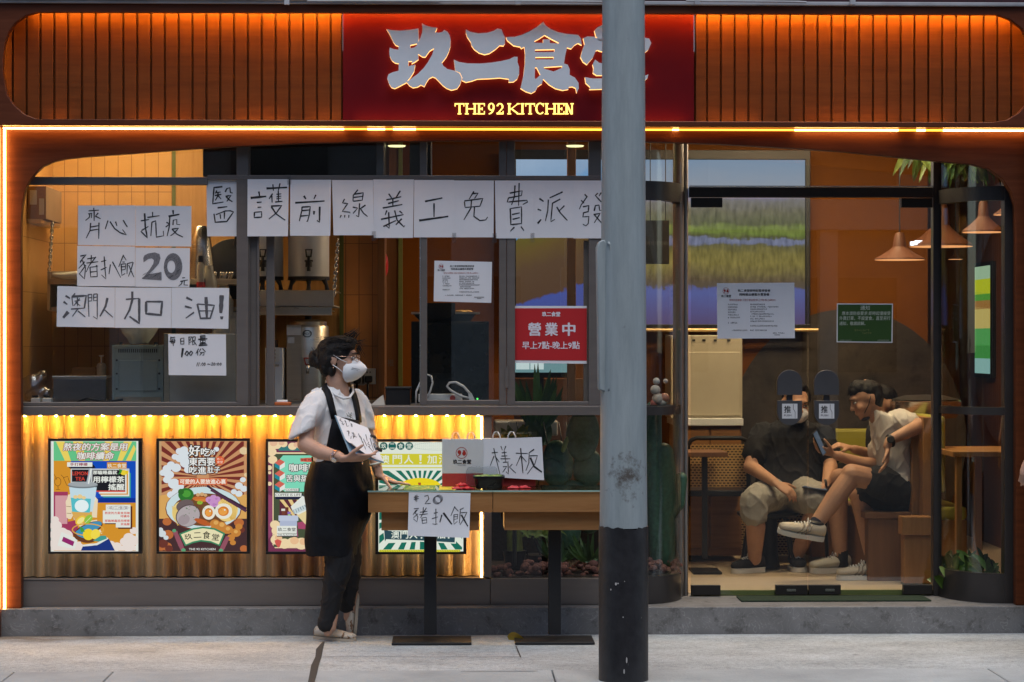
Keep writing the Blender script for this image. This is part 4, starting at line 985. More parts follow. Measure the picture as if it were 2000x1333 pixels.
for pts, rr in (([(1300, 1095), (1298, 1000), (1302, 930), (1296, 885)], .055), ([(1305, 1010), (1325, 985), (1330, 935)], .035), ([(1285, 1090), (1278, 960), (1276, 800)], .045)):
    mb.chain([P(a, b_, .5) for a, b_ in pts], [rr] * len(pts), 12)
mb.build("stems", m_cact, t, smooth=True)
t = thing("knobbly_cactus", "stubby yellow green cactus column in a black pot", "cactus", P(1005, 1085, .35))
mb = MB().mat(M("olive_cactus", (.13, .15, .03), rough=.6, var=.3, scale=30, bump=.6, bscale=40)); mb.chain([P(1007, 1090, .4), P(1004, 1045, .4), P(1008, 1015, .4)], [.045, .042, .034])
mb.build("stem", None, t, smooth=True)
MB().lathe([(.05, 0), (.062, .09), (.066, .10), (.06, .10)], P(1005, 1112, .4)).build("pot", m_black, t, smooth='auto')
t = thing("rosette_succulent", "yellow green rosette succulent behind the paper bags", "plant", P(1005, 870, .25))
for g in (1, 3):
    mb = MB().mat(M("lime_leaf_%d" % g, (.25, .29, .03) if g == 3 else (.17, .22, .03), rough=.45, var=.15))
    for i in range(16):
        a = random.uniform(0, 6.28); c = P(1005, 866, .27); d = Vector((math.cos(a), math.sin(a) * .5, random.uniform(.25, 1.1))) * random.uniform(.06, .10)
        leaf(mb, c, c + d, .045, -.1, fold=.4)
    mb.build("foliage", None, t, smooth=True)
MB().lathe([(.04, 0), (.055, .10), (.058, .10)], P(1005, 895, .27)).build("pot", m_black, t, smooth='auto')
MB().tube([P(1005, 895, .27), P(1005, 1105, .27)], .012, 8).build("stand", m_black, t)
t = thing("drooping_plant", "thin drooping leafed plant low in the display window", "plant", P(1055, 1100, .3))
mb = MB().mat(mg[3])
for i in range(14):
    c = P(1040 + random.uniform(-15, 40), 1050, .32 + random.random() * .1); leaf(mb, c, c + Vector((random.uniform(-.12, .12), random.uniform(-.05, .02), random.uniform(-.05, .09))), .028, .5)
mb.build("foliage", None, t, smooth=True)
mb = MB().mat(m_black)
for i in range(6):
    x_ = random.uniform(965, 1150); mb.tube([P(x_, 825, .5), P(x_ + 8, 870, .45), P(x_ - 14, 960, .45), P(x_ + 5, 1040, .42), P(x_ + 22, 1085, .4)], .004, 6)
tag(mb.build("trailing_cable", None, None, smooth=True), "loose black cables hanging inside the display window", "cable")
MB().lathe([(.09, 0), (.10, .08), (.09, .08)], P(1060, 1112, .5)).build("plant_pot", m_black, t)
mb = MB().mat(M("foil_wrap", (.62, .52, .38), rough=.3, metal=.4, var=.15, scale=8, bump=.9, bscale=14)); mb.pbox(965, 822, 1090, 852, .7, .9)
tag(mb.build("wrapped_tray", None, None, bevel=.01), "crumpled foil wrapped tray behind the agave", "tray")
m_lava = M("lava_rock", (.17, .075, .06), rough=.95, var=.35, scale=12, bump=.8, bscale=40)
mb = MB(); random.seed(3)
for i in range(240):
    px = random.uniform(962, 1330); y = random.uniform(.17, .45) if px < 1250 else random.uniform(.30, .5); c = P(px, 1120, y); r_ = random.uniform(.012, .026)
    c.z = .30 + random.uniform(-.035, .012) + .0 * y if px < 1250 else .145 + random.uniform(0, .09)
    c.z = .285 + random.uniform(-.01, .055) * (1 if random.random() < .85 else 1.5)
    q = [Vector((random.uniform(.8, 1.2) * r_, 0, 0)), Vector((0, random.uniform(.8, 1.2) * r_, 0)), Vector((0, 0, random.uniform(.6, 1) * r_))]
    mb.ball(c, 1, 7, 5, q)
tag(mb.build("lava_gravel", m_lava, None, smooth='auto'), "reddish lava pebbles along the bottom of the display window", "gravel", kind='stuff')
part(MB().box(X(960, .3), X(1256, .3), .16, .50, .143, .285), "planter_bed", M("dark_soil", (0.035, 0.025, 0.02)))
# ornament on the curved sill
t = thing("figurine_ornament", "cluster ornament of small pale round figures on the curved ledge", "ornament", P(1290, 793, .35))
for i, (a, b_, r_, c_) in enumerate(((1285, 780, 12, (.55, .42, .33)), (1280, 762, 10, (.6, .5, .42)), (1298, 778, 10, (.5, .2, .12)), (1282, 745, 7, (.62, .55, .5)), (1300, 745, 5, (.7, .55, .45)), (1294, 786, 9, (.6, .5, .4)), (1278, 788, 8, (.55, .15, .1)))):
    MB().mat(M("ornament_%d" % i, c_, rough=.35, var=.2, scale=30)).ball(P(a, b_, .38), r_ / sc(.38)).build("figure", None, t, smooth=True)
MB().mat(m_dark).lathe([(.10, 0), (.10, .01)], P(1290, 795, .40)).build("base", None, t)
# ------------------------------------------------------------------ kitchen things (pixel boxes give their real outline at their own depth)
m_steel = M("steel_sheet", (.56, .49, .38), rough=.3, metal=.9, var=.08, scale=3, stretch=(1, 1, 12))
m_enam = M("grey_green_enamel", (.34, .41, .385), rough=.42, var=.06, metal=.2)
m_cer = M("white_ceramic", (.62, .62, .58), rough=.2, var=.04)
m_milk = M("cloudy_plastic", (.5, .47, .40), rough=.35, var=.1)
m_card = M("brown_cardboard", (.36, .22, .11), rough=.8, var=.12)
t = thing("toaster_oven", "grey metal oven with its vented back to the window", "oven", P(268, 792, .42))
MB().pbox(222, 678, 317, 790, .42, .75).build("body", m_enam, t, bevel=.006)
MB().pbox(232, 704, 307, 764, .414, .419).build("back_panel", m_enam, t, bevel=.003)
mb = MB().mat(m_dark)
for i in range(19): mb.pbox(231 + i * 4.1, 682, 233 + i * 4.1, 689, .415, .419)
mb.build("vent_slots", None, t)
MB().mat(m_enam).pbox(219, 674, 319, 679, .415, .76).pbox(219, 674, 223, 792, .418, .43).pbox(315, 674, 319, 792, .418, .43).build("flange", None, t, bevel=.001)
MB().pbox(224, 776, 314, 788, .412, .4135).build("name_plate", m_steel, t)
for a, b_ in ((228, 704), (311, 704), (228, 730), (311, 730), (228, 760), (311, 760), (230, 782), (305, 783), (242, 781)): MB().mat(m_dark).lathe([(.006, 0), (.005, .004)], P(a, b_, .4185), 10, axis=(0, -1, 0)).build("screw", None, t)
for a in (236, 304): MB().mat(m_dark).pbox(a - 3, 669, a + 3, 674, .45, .47).build("foot", None, t)
MB().tube([P(240, 781, .41), P(205, 785, .40), P(170, 778, .40), P(150, 786, .41)], .006, 8).build("power_cord", m_black, t, smooth=True)
t0 = MB().lathe([(.05, 0), (.055, .008), (.06, .02), (.085, .05), (.105, .085), (.108, .09), (.10, .088)], P(272, 672, .56)).build("mixing_bowl", m_cer, None, smooth='auto')
tag(t0, "white ceramic bowl standing on the grey oven", "bowl")
t = thing("steel_box", "low polished steel box on the worktop by the window corner", "appliance", P(155, 792, .42))
MB().pbox(102, 739, 207, 790, .42, .7).build("body", M("dark_polished_steel", (.34, .31, .31), rough=.2, metal=.9, var=.15, scale=2, stretch=(1, 1, 4)), t, bevel=.006)
MB().pbox(101, 735, 208, 739.5, .415, .7).build("lid", m_chrome, t, bevel=.002)
mb = MB().mat(m_black).pbox(115, 786, 145, 791, .415, .42).pbox(160, 786, 190, 791, .415, .42); mb.build("foot", None, t)
t = thing("pump_bottle", "clear pump bottle standing behind the steel box", "bottle", P(198, 735, .95))
MB().lathe([(.025, 0), (.027, .06), (.022, .075), (.01, .08)], P(198, 737, .95)).build("body", m_milk, t, smooth='auto'); MB().lathe([(.004, .08), (.004, .115), (.014, .116), (.014, .123)], P(198, 737, .95)).build("pump", m_white, t, smooth='auto')
simple("tissue_box", "beige box on the worktop behind the steel box", "box", MB().pbox(140, 718, 186, 738, 1.0, 1.15), m_card)
for i, a in enumerate((69, 91)):
    t = thing("plug_adapter", ("white plug adapter with black cap nearest the window corner", "white plug adapter with black cap nearest the steel box")[i], "adapter", P(a, 791, .38))
    MB().pbox(a - 9, 778, a + 9, 791, .36, .42).build("body", m_white, t, bevel=.004); MB().mat(m_black).lathe([(.017, 0), (.017, .012)], P(a, 777, .39)).build("cap", None, t)
mb = MB(); random.seed(11)
for i in range(14): mb.ball(P(70 + random.uniform(-22, 18), 765 + random.uniform(-30, 12), .55), random.uniform(.03, .07))
o = organic(mb, "plastic_bag", glass_mat("clear_film", (.93, .90, .84), f0=.22, rough=.22, edge=.9), None, .012, 3, .012, 22)
tag(o, "crumpled clear plastic bag heaped in the window corner", "bag")
t = thing("grey_cabinet", "plain grey equipment cabinet behind the daily limit notice", "cabinet", P(390, 792, .30))
MB().pbox(320, 652, 462, 790, .30, .8).build("body", M("grey_enamel", (.33, .32, .29), rough=.45, var=.06), t, bevel=.006); MB().pbox(321, 655, 330, 788, .29, .299).build("door_edge", m_steel, t)
t = thing("kitchen_shelf", "steel wall shelf with a folded front hung on a chain above the oven", "shelf", P(240, 600, 1.2))
MB().pbox(92, 545, 465, 556, .85, 1.49).pbox(92, 530, 98, 606, .85, 1.4).build("board", m_steel, t, bevel=.003)
MB().pbox(94, 600, 462, 608, .9, 1.49).build("lower_board", m_steel, t, bevel=.002)
def chain_links(pts, name, label, r=.0045, n_=16):
    q = [Vector(p) for p in pts]; mb = MB(); d = q[1] - q[0]
    for i in range(n_):
        c = q[0] + d * ((i + .5) / n_); dv = d.normalized(); s_ = Vector((1, 0, 0)) if i % 2 else Vector((0, 1, 0)); L = d.length / n_ * .72
        mb.tube([c + dv * L * math.cos(a) + s_ * L * .55 * math.sin(a) for a in [math.pi * k / 4 for k in range(8)]], r, 5, closed=True)
    return tag(mb.build(name, m_chrome, None, smooth=True), label, "chain")
chain_links([P(103, 430, .95), P(96, 530, .95)], "shelf_chain", "steel chain hanging beside the cardboard boxes")
chain_links([P(660, 468, .75), P(652, 578, .75)], "shelf_chain", "steel chain holding the shelf with the white urns")
t = thing("ladle_tray", "steel tray with a white ladle on the wall shelf", "tray", P(125, 545, .85))
MB().pbox(96, 530, 150, 546, .86, 1.1).build("tray", m_steel, t, bevel=.004); MB().chain([P(106, 537, .85), P(125, 540, .84), P(150, 538, .83)], [.012, .02, .026]).build("ladle", m_cer, t, smooth=True)
simple("cardboard_box", "brown cardboard box with white labels high in the kitchen corner", "box", MB().mat(m_card).pbox(30, 364, 90, 428, .7, 1.2).mat(m_white).pbox(58, 372, 72, 400, .696, .699).pbox(76, 388, 86, 420, .696, .699).mat(m_steel).pbox(30, 428, 80, 436, .7, 1.3))
t = thing("steel_shaker", "tall tapered steel shaker behind the price sheets", "shaker", P(393, 548, 1.0))
MB().lathe([(.075, 0), (.072, .12), (.055, .25), (.032, .32), (.028, .325)], P(393, 555, 1.0)).build("body", m_chrome, t, smooth='auto')
t = thing("sauce_bottle", "small sauce bottle with black pump and red sauce", "bottle", P(389, 560, .75))
MB().mat(m_milk).lathe([(.02, 0), (.022, .12), (.012, .14)], P(392, 562, .75)).build("body", None, t, smooth='auto'); MB().mat(M("red_sauce", (.5, .02, .02), rough=.3)).lathe([(.023, 0), (.0235, .03)], P(392, 562, .75)).build("sauce", None, t); MB().mat(m_black).lathe([(.014, .14), (.014, .175)], P(392, 562, .75)).build("cap", None, t)
t = thing("wok", "black wok leaning against the timber wall", "wok", P(440, 560, 1.2)); MB().lathe([(.01, 0), (.09, .012), (.15, .045), (.175, .09), (.17, .092)], P(458, 530, 1.3), 36, axis=(0, -1, .1)).build("bowl", m_black, t, smooth='auto'); MB().tube([P(458, 480, 1.2), P(462, 462, 1.2)], .01).build("handle", m_black, t)
t = thing("cutlery_cup", "steel cup full of spoons beside the wok", "cup", P(432, 560, .95)); MB().lathe([(.035, 0), (.04, .06)], P(434, 566, .95)).build("cup", m_steel, t, smooth='auto')
for i in range(7): p = P(424 + i * 4, 550, .95); MB().chain([p, p + Vector((random.uniform(-.02, .02), random.uniform(-.02, .02), .045))], [.004, .009]).build("spoon", m_chrome, t, smooth=True)
for i, (a, b0, b1, r_) in enumerate(((408, 520, 640, .045), (438, 566, 655, .05), (455, 610, 660, .04), (425, 640, 655, .03))):
    H = (b1 - b0) / sc(.8)
    tag(MB().lathe([(r_, 0), (r_ * 1.02, H * .75), (r_ * .6, H * .9), (r_ * .5, H), (r_ * .45, H)], P(a, b1, .8)).build("plastic_jug", m_milk, None, smooth='auto'), ("tall cloudy plastic jug beside the sauce bottle", "wide cloudy jug beside the window frame post", "squat cloudy jug hard against the window frame post", "small cloudy jar between the plastic jugs")[i], "jug")
# white urns on their shelf
def urn(px, label):
    Y = 1.05; c = P(px, 541, Y); k = 1 / sc(Y); R = 40 * k; H = 100 * k; t = thing("drink_urn", label, "urn", P(px, 567, Y), "white drink urns")
    MB().lathe([(R, 0), (R, H), (R * .95, H + .01), (R * .5, H + .03)], c, 32).build("body", m_white, t, smooth='auto')
    MB().lathe([(R * 1.02, -.02), (R * 1.02, 0)], c, 32).build("base_ring", m_black, t, smooth='auto')
    for dx in (-30, 0, 30):
        p = P(px + dx, 546, Y - R * (.8 if dx == 0 else .5)); q = p + Vector((dx * .0006, -.01, -21 * k)); MB().tube([p, (p + q) / 2 + Vector((dx * .0001, 0, 0)), q], [.016, .010, .013], 8).build("leg", m_black, t)
    f = c.y - R - .02; mb = MB().mat(m_black)
    def q_(a, b_): return P(px + a, b_, f)
    mb.tube([q_(-6, 488), q_(6, 488), q_(4, 502), q_(-4, 502)], .006, 6, closed=True).tube([q_(0, 500), q_(0, 512)], .008, 8).tube([q_(0, 510), q_(0, 522)], .019, 10).tube([q_(0, 522), q_(0, 530)], .011, 10).tube([q_(-8, 510), q_(8, 510)], .006, 6)
    mb.tube([q_(0, 514), q_(0, 514) + Vector((0, .05, 0))], .012, 8); mb.build("tap", None, t, smooth='auto')
    return t
urn(603, "white drink urn with its black tap in plain view"); urn(513, "white drink urn half hidden behind the window track")
t = thing("urn_shelf", "steel shelf with a raised tray front under the white urns", "shelf", P(578, 615, .9))
MB().mat(m_milk).pbox(500, 568, 652, 597, .74, .75).pbox(500, 596, 652, 599, .74, 1.4).build("tray_front", None, t, bevel=.002); MB().mat(m_steel).pbox(496, 600, 648, 616, .72, .75).pbox(496, 604, 640, 606, .74, 1.49).pbox(496, 567, 655, 569, .76, 1.4).build("board", None, t, bevel=.003)
t = thing("water_boiler", "tall steel water boiler with round dial and red tap", "boiler", P(600, 792, .95)); c = P(602, 795, .95); k = 1 / sc(.95); R = 40 * k
MB().lathe([(R, 0), (R, 155 * k), (R * .96, 158 * k)], c, 40).build("body", m_steel, t, smooth='auto'); MB().lathe([(R * .9, 158 * k), (R * .9, 166 * k), (R * .5, 170 * k)], c, 32).build("lid", m_steel, t, smooth='auto'); MB().mat(m_black).lathe([(.02, 170 * k), (.02, 177 * k)], c).build("lid_knob", None, t)
MB().mat(m_steel).pbox(560, 635, 588, 790, .82, .84).build("side_panel", None, t); MB().mat(m_white).pbox(560, 640, 588, 655, .815, .819).build("data_plate", None, t); MB().mat(m_white).pbox(562, 659, 575, 671, .815, .819).build("warning_sticker", None, t)
f = c.y - R - .004; mb = MB().mat(m_black); mb.pring(600, 652, 9, 7, 1.4, f); text_on(mb, "POT", 593, 650, 608, 655, lambda a, b: P(a, b, f - .001)); mb.build("dial_emblem", None, t)
MB().mat(M("red_plastic", (.5, .05, .03), rough=.4)).tube([P(594, 700, f), P(608, 700, f), P(605, 712, f), P(597, 712, f)], .005, 6, closed=True).build("tap_lever", None, t); MB().mat(m_chrome).tube([P(601, 712, f), P(601, 730, f)], .009, 8).build("tap", None, t, smooth=True)
t = thing("ice_maker", "white machine with a button panel beside the boiler", "machine", P(535, 792, .7)); MB().pbox(518, 680, 552, 793, .7, 1.0).build("body", m_white, t, bevel=.004); MB().mat(M("cream_label", (.7, .66, .55), rough=.5)).pbox(520, 679, 546, 707, .694, .699).build("button_panel", None, t)
mb = MB().mat(m_card)
for i in range(3):
    for j in range(3): mb.pbox(523 + j * 6, 683 + i * 7, 526 + j * 6, 687 + i * 7, .692, .6935)
mb.build("buttons", None, t); MB().mat(m_dark).pbox(520, 664, 538, 680, .75, .95).build("hopper", None, t)
MB().mat(m_steel).pbox(520, 712, 545, 716, .696, .699).build("handle", None, t)
t = thing("tape_roll", "orange clip with a white roll lying on the ledge", "roll", P(550, 792, .22)); MB().mat(M("orange_clip", (.5, .12, .03), rough=.5)).pbox(536, 786, 568, 792.5, .2, .26).build("clip", None, t, bevel=.004); MB().mat(m_white).tube([P(541, 785, .23), P(562, 785, .23)], .010, 10).build("roll", None, t)
for i, (a, b_) in enumerate(((684, 722), (706, 720))):
    t = thing("wall_socket", ("white wall socket half hidden behind the mask", "white wall socket with a black plug pushed in")[i], "socket", P(a + 12, b_ + 28, YK)); MB().pbox(a, b_, a + 28, b_ + 31, YK - .012, YK - .001).build("plate", m_white, t, bevel=.003)
    MB().mat(m_dark).pbox(a + 10, b_ + 6, a + 12, b_ + 9, YK - .014, YK - .0125).pbox(a + 16, b_ + 6, a + 18, b_ + 9, YK - .014, YK - .0125).build("pin_hole", None, t)
    MB().pbox(a + 6, b_ + 14, a + 21, b_ + 28, YK - .06, YK - .013).build("plug", m_black, t, bevel=.008); MB().tube([P(a + 13, b_ + 28, YK - .04), P(a + 12, b_ + 50, YK - .03), P(a + 15, b_ + 80, YK - .05)], .007, 8).build("plug_cord", m_black, t, smooth=True)
simple("paper_napkin", "folded white paper napkin standing on the ledge", "napkin", MB().mat(M("napkin", (.68, .62, .52), rough=.8)).pprism([(722, 793), (742, 776), (748, 772), (752, 793)], .28, .34), bevel=0)
t = thing("receipt_printer", "squat black receipt printer on the ledge", "printer", P(776, 793, .30)); MB().pbox(753, 760, 801, 793, .30, .45).build("body", m_black, t, bevel=.004); MB().pbox(752, 756, 803, 760.5, .295, .455).build("lid", m_black, t, bevel=.003)
t = thing("red_lantern", "red round wall lamp in the dark passage", "lamp", P(752, 518, 1.7)); MB().mat(M("red_lacquer", (.45, .02, .02), rough=.35)).ball(P(752, 518, 1.75), 1, 16, 10, (Vector((.02, 0, 0)), Vector((0, .06, 0)), Vector((0, 0, .07)))).build("body", None, t, smooth=True)
mb = MB().mat(M("faint_ink", (.12, .11, .1))); text_on(mb, "推", 757, 702, 769, 716, lambda a, b: P(a, b, 1.89)); tag(mb.build("door_lettering", None, None), "faint dark push character on the brown passage panel", "lettering")
# black cabinet, tray, small box
t = thing("black_cabinet", "big black equipment cabinet behind the middle window", "cabinet", P(880, 792, .75)); m_bk = M("black_gloss", (.010, .012, .011), rough=.25, var=.4, scale=4)
MB().pbox(803, 628, 955, 795, .75, 1.2).build("body", m_bk, t, bevel=.004); MB().pbox(836, 632, 950, 788, .738, .749).build("door", m_bk, t, bevel=.003)
simple("black_box", "small black box on top of the black cabinet", "box", MB().mat(m_bk).pbox(834, 592, 889, 622, .72, .9))
t = thing("food_tray", "black tray of golden food on the black cabinet", "tray", P(872, 628, .85)); MB().pprism([(806, 613), (930, 613), (918, 628), (820, 628)], .80, 1.0).build("tray", m_bk, t)
MB().pbox(803, 610, 937, 613.5, .79, 1.01).build("tray_rim", m_steel, t)
mb = MB().mat(M("golden_food", (.55, .33, .08), rough=.5, var=.3, scale=40))
for i in range(18): mb.ball(P(random.uniform(835, 915), 610, .9 + random.uniform(-.05, .05)), 1, 8, 6, (Vector((.03, 0, 0)), Vector((0, .02, 0)), Vector((0, 0, .012))))
mb.build("food", None, t, smooth=True)
t = thing("power_strip", "white power strip with a red switch and looping white cable", "power strip", P(868, 785, .35)); MB().pbox(817, 770, 903, 786, .35, .40).build("body", m_white, t, bevel=.004); MB().mat(M("red_plastic", (.5, .05, .03))).lathe([(.015, 0), (.014, .004)], P(884, 778, .349), 16, axis=(0, -1, 0)).build("switch", None, t)
m_cab = M("white_cable", (.62, .62, .62), rough=.4, var=0)
MB().tube([P(a, b_, .33) for a, b_ in ((916, 778), (900, 774), (880, 763), (873, 755), (878, 748), (890, 747), (905, 755), (915, 766), (918, 770))], .0065, 8).build("cable", m_cab, t, smooth=True); MB().pprism([(914, 769), (921, 768), (927, 781), (917, 784)], .325, .345).build("connector", m_white, t)
MB().tube([P(a, b_, .33) for a, b_ in ((812, 792), (813, 765), (822, 745), (832, 731), (842, 735), (845, 748), (840, 765), (834, 778))], .005, 8).build("cable", m_cab, t, smooth=True)
MB().mat(E("green_pilot_lamp", (.1, 1, .15), 2)).pbox(931, 778, 934, 781, .36, .37).build("pilot_lamp", None, t)
t = thing("cash_monitor", "lit computer monitor low behind the red notice", "monitor", P(1060, 760, 1.2)); MB().mat(m_black).pbox(1000, 660, 1112, 738, 1.21, 1.24).pbox(1050, 738, 1062, 790, 1.22, 1.24).build("casing", None, t)
MB().mat(PR(120, 160, 165, k=.8)).pbox(1004, 664, 1108, 728, 1.204, 1.209).mat(PR(205, 225, 225)).pbox(1008, 700, 1034, 722, 1.2, 1.203).pbox(1036, 704, 1062, 722, 1.2, 1.203).build("screen", None, t)
simple("counter_partition", "wooden cashier partition behind the narrow window", "partition", MB().mat(m_brown).pbox(1005, 740, 1173, 1100, 1.3, 1.35).pbox(1108, 270, 1125, 1100, 1.0, 1.05), bevel=.003)
# ------------------------------------------------------------------ four light boxes on the fluted panel
class Art:
    # flat printed artwork, painted in layers 0.3 mm apart, in the co-ordinates of a blown-up view
    def __init__(s, x0, y0, k, Y): s.x0, s.y0, s.k, s.Y = x0, y0, k, Y; s.mb = MB(); s.box = (-9999, -9999, 9999, 9999)
    def q(s, a, b): return (s.x0 + a * s.k, s.y0 + b * s.k)
    def up(s): s.Y -= .0003; return s
    def fn(s, a, b): p = s.q(a, b); return P(p[0], p[1], s.Y)
    def poly(s, c, pts): s.up(); s.mb.mat(c).flat([s.q(*p) for p in pts], s.Y); return s
    def rect(s, c, x0, y0, x1, y1): return s.poly(c, [(x0, y1), (x1, y1), (x1, y0), (x0, y0)])
    def ell(s, c, cx, cy, rx, ry, rot=0, n=24):
        s.up(); co, si = math.cos(rot), math.sin(rot)
        pts = [(cx + rx * math.cos(a) * co - ry * math.sin(a) * si, cy + rx * math.cos(a) * si + ry * math.sin(a) * co) for a in [-2 * math.pi * i / n for i in range(n)]]
        pts = clip(pts, *s.box)
        if len(pts) >= 3: s.mb.mat(c).add([s.fn(*p) for p in pts], [tuple(range(len(pts)))])
        return s
    def ring(s, c, cx, cy, rx, ry, w): s.up(); p = s.q(cx, cy); s.mb.mat(c).pring(p[0], p[1], rx * s.k, ry * s.k, w * s.k, s.Y); return s
    def line(s, c, pts, w, taper=0): s.up(); s.mb.mat(c).ribbon([s.q(*p) for p in pts], w * s.k, lambda a, b: P(a, b, s.Y), taper); return s
    def txt(s, c, t, x0, y0, x1, y1, bold=.02, shear=0, rot=0, out=None, ow=.06, sp=1.0):
        if out: s.up(); s.mb.mat(out); text_on(s.mb, t, x0, y0, x1, y1, s.fn, bold + ow, shear, rot, sp); s.up(); s.up()
        s.up(); s.mb.mat(c); text_on(s.mb, t, x0, y0, x1, y1, s.fn, bold, shear, rot, sp); return s
    def cloud(s, c, blobs):
        for cx, cy, r in blobs: s.ell(c, cx, cy, r, r * .85, n=18)
        return s
    def burst(s, c, cx, cy, r0, r1, a0, a1, n, box):
        # rays between angles, clipped to a box
        for i in range(n):
            t0 = a0 + (a1 - a0) * (i + .0) / n; t1 = t0 + (a1 - a0) / n * .5
            pts = [(cx + r0 * math.cos(t0), cy + r0 * math.sin(t0)), (cx + r1 * math.cos(t0), cy + r1 * math.sin(t0)), (cx + r1 * math.cos(t1), cy + r1 * math.sin(t1)), (cx + r0 * math.cos(t1), cy + r0 * math.sin(t1))]
            pts = clip(pts, *box)
            if len(pts) >= 3: s.poly(c, pts)
        return s
def clip(pts, x0, y0, x1, y1):
    for ax, lim, sg in ((0, x0, 1), (0, x1, -1), (1, y0, 1), (1, y1, -1)):
        out = []
        for i in range(len(pts)):
            a, b = pts[i - 1], pts[i]; ia, ib = sg * (a[ax] - lim) >= 0, sg * (b[ax] - lim) >= 0
            if ia != ib:
                t = (lim - a[ax]) / (b[ax] - a[ax]); out.append((a[0] + (b[0] - a[0]) * t, a[1] + (b[1] - a[1]) * t))
            if ib: out.append(b)
        pts = out
        if not pts: break
    return pts
YP = .125
m_bframe = M("black_frame", (.012, .010, .009), rough=.3, var=.1)
def lightbox(px, label, inner):
    x0, y0, x1, y1 = px
    t = thing("poster_lightbox", label, "light box", P((x0 + x1) / 2, y1, YP), "backlit food posters on the fluted counter front")
    i0, j0, i1, j1 = inner
    MB().pbox(x0, y0, x1, j0, YP - .02, YP + .022).pbox(x0, j1, x1, y1, YP - .02, YP + .022).pbox(x0, j0, i0, j1, YP - .02, YP + .022).pbox(i1, j0, x1, j1, YP - .02, YP + .022).build("frame", m_bframe, t, bevel=.0015)
    return t
# ---- lemon tea
t = lightbox((94, 857, 277.5, 1082), "lemon tea poster light box with green and yellow striped top", (98.5, 862, 270, 1078))
k = 210 / 1077; A = Art(80, 840, k, YP); A.box = (96, 114, 972, 1218); c = PR
W_ = c(232, 236, 228); YE = c(240, 215, 100); GR = c(105, 200, 140); OR = c(218, 150, 45); BL = c(18, 78, 190); BD = c(10, 50, 150); MG = c(165, 60, 95); BK = c(30, 30, 36); RD = c(215, 70, 55)
A.rect(W_, 95, 112, 975, 1220).rect(OR, 127, 310, 950, 1212).rect(GR, 127, 116, 955, 310)
for q in ([(150, 116), (235, 116), (300, 310), (240, 310)], [(320, 116), (420, 116), (440, 310), (380, 310)], [(640, 116), (720, 116), (680, 310), (620, 310)], [(830, 116), (915, 116), (815, 310), (765, 310)], [(930, 150), (950, 190), (900, 310), (850, 310)]): A.poly(YE, q)
A.txt(W_, "熬夜的方案是用", 222, 132, 868, 208, .03, .15, out=c(150, 70, 70)); A.txt(W_, "咖啡續命", 362, 222, 732, 298, .03, .15, out=c(150, 70, 70))
A.poly(BL, [(300, 312), (950, 312), (950, 730), (540, 730), (540, 620), (300, 620)]).rect(BD, 540, 684, 950, 730).rect(MG, 127, 620, 270, 1010).poly(MG, [(180, 940), (370, 900), (370, 1080), (330, 1060), (270, 1030), (190, 960)]).rect(c(215, 160, 165), 142, 658, 264, 942)
A.poly(BK, [(262, 362), (550, 380), (518, 340), (262, 340)]).rect(W_, 262, 325, 515, 370).txt(c(150, 50, 80), "手打檸檬", 292, 330, 466, 362, .03).poly(BK, [(270, 372), (520, 372), (545, 385), (300, 392)])
A.rect(c(200, 205, 205), 298, 388, 885, 530).rect(BK, 310, 398, 500, 520).txt(RD, "LEMON", 316, 418, 470, 455, .03).txt(RD, "TEA", 345, 472, 440, 508, .03)
A.rect(OR, 662, 325, 858, 388).txt(W_, "玖二食堂", 668, 338, 852, 380, .02)
A.poly(c(60, 160, 150), [(590, 630), (895, 630), (895, 430), (900, 678), (625, 678)]).poly(c(60, 160, 150), [(625, 640), (900, 640), (900, 678), (640, 678)]).rect(c(60, 160, 150), 880, 432, 900, 678).rect(W_, 600, 420, 885, 665).rect(OR, 590, 410, 872, 650).rect(W_, 580, 400, 858, 638).rect(RD, 555, 605, 845, 622).rect(BK, 515, 402, 842, 608)
A.txt(W_, "那瞌睡蟲就", 522, 408, 762, 446, .04).txt(W_, "用檸檬茶", 522, 465, 835, 528, .04).txt(W_, "搖醒", 675, 540, 835, 604, .04)
A.ell(c(240, 215, 60), 830, 428, 34, 26).ell(c(235, 200, 40), 862, 426, 14, 18).poly(c(60, 150, 60), [(780, 392), (815, 400), (805, 430), (770, 450), (790, 420)])
# sketch glasses
SK = c(110, 75, 35)
A.ring(SK, 168, 520, 34, 44, 5).line(SK, [(170, 560), (172, 598)], 5).line(SK, [(150, 598), (192, 598)], 5).line(SK, [(132, 445), (160, 500)], 5).line(SK, [(225, 480), (268, 465), (290, 540), (262, 560), (225, 480)], 5).line(SK, [(200, 450), (232, 482)], 4)
# clouds, sleeve, plate, hand and cup
A.cloud(c(238, 226, 218), [(140, 900, 40), (150, 960, 60), (165, 1050, 75), (210, 1030, 60), (250, 1060, 70), (170, 1140, 80), (300, 1130, 60), (380, 1170, 45), (700, 1150, 45), (760, 1170, 50), (840, 1120, 50), (880, 1080, 55), (930, 1010, 40), (920, 1110, 60), (880, 1170, 60)]).rect(c(238, 226, 218), 100, 1120, 400, 1208).rect(c(238, 226, 218), 700, 1160, 950, 1208)
A.poly(c(30, 55, 130), [(400, 1210), (420, 1165), (560, 1150), (680, 1090), (740, 1210)]).line(W_, [(420, 1160), (560, 1145), (670, 1085)], 20)
A.poly(W_, [(165, 1160), (205, 1022), (330, 1075), (375, 1078), (340, 1190), (260, 1180)]).poly(c(150, 40, 110), [(225, 1070), (335, 1120), (320, 1165), (208, 1115)])
A.poly(c(240, 222, 190), [(360, 935), (560, 900), (590, 990), (615, 1040), (440, 1050)])
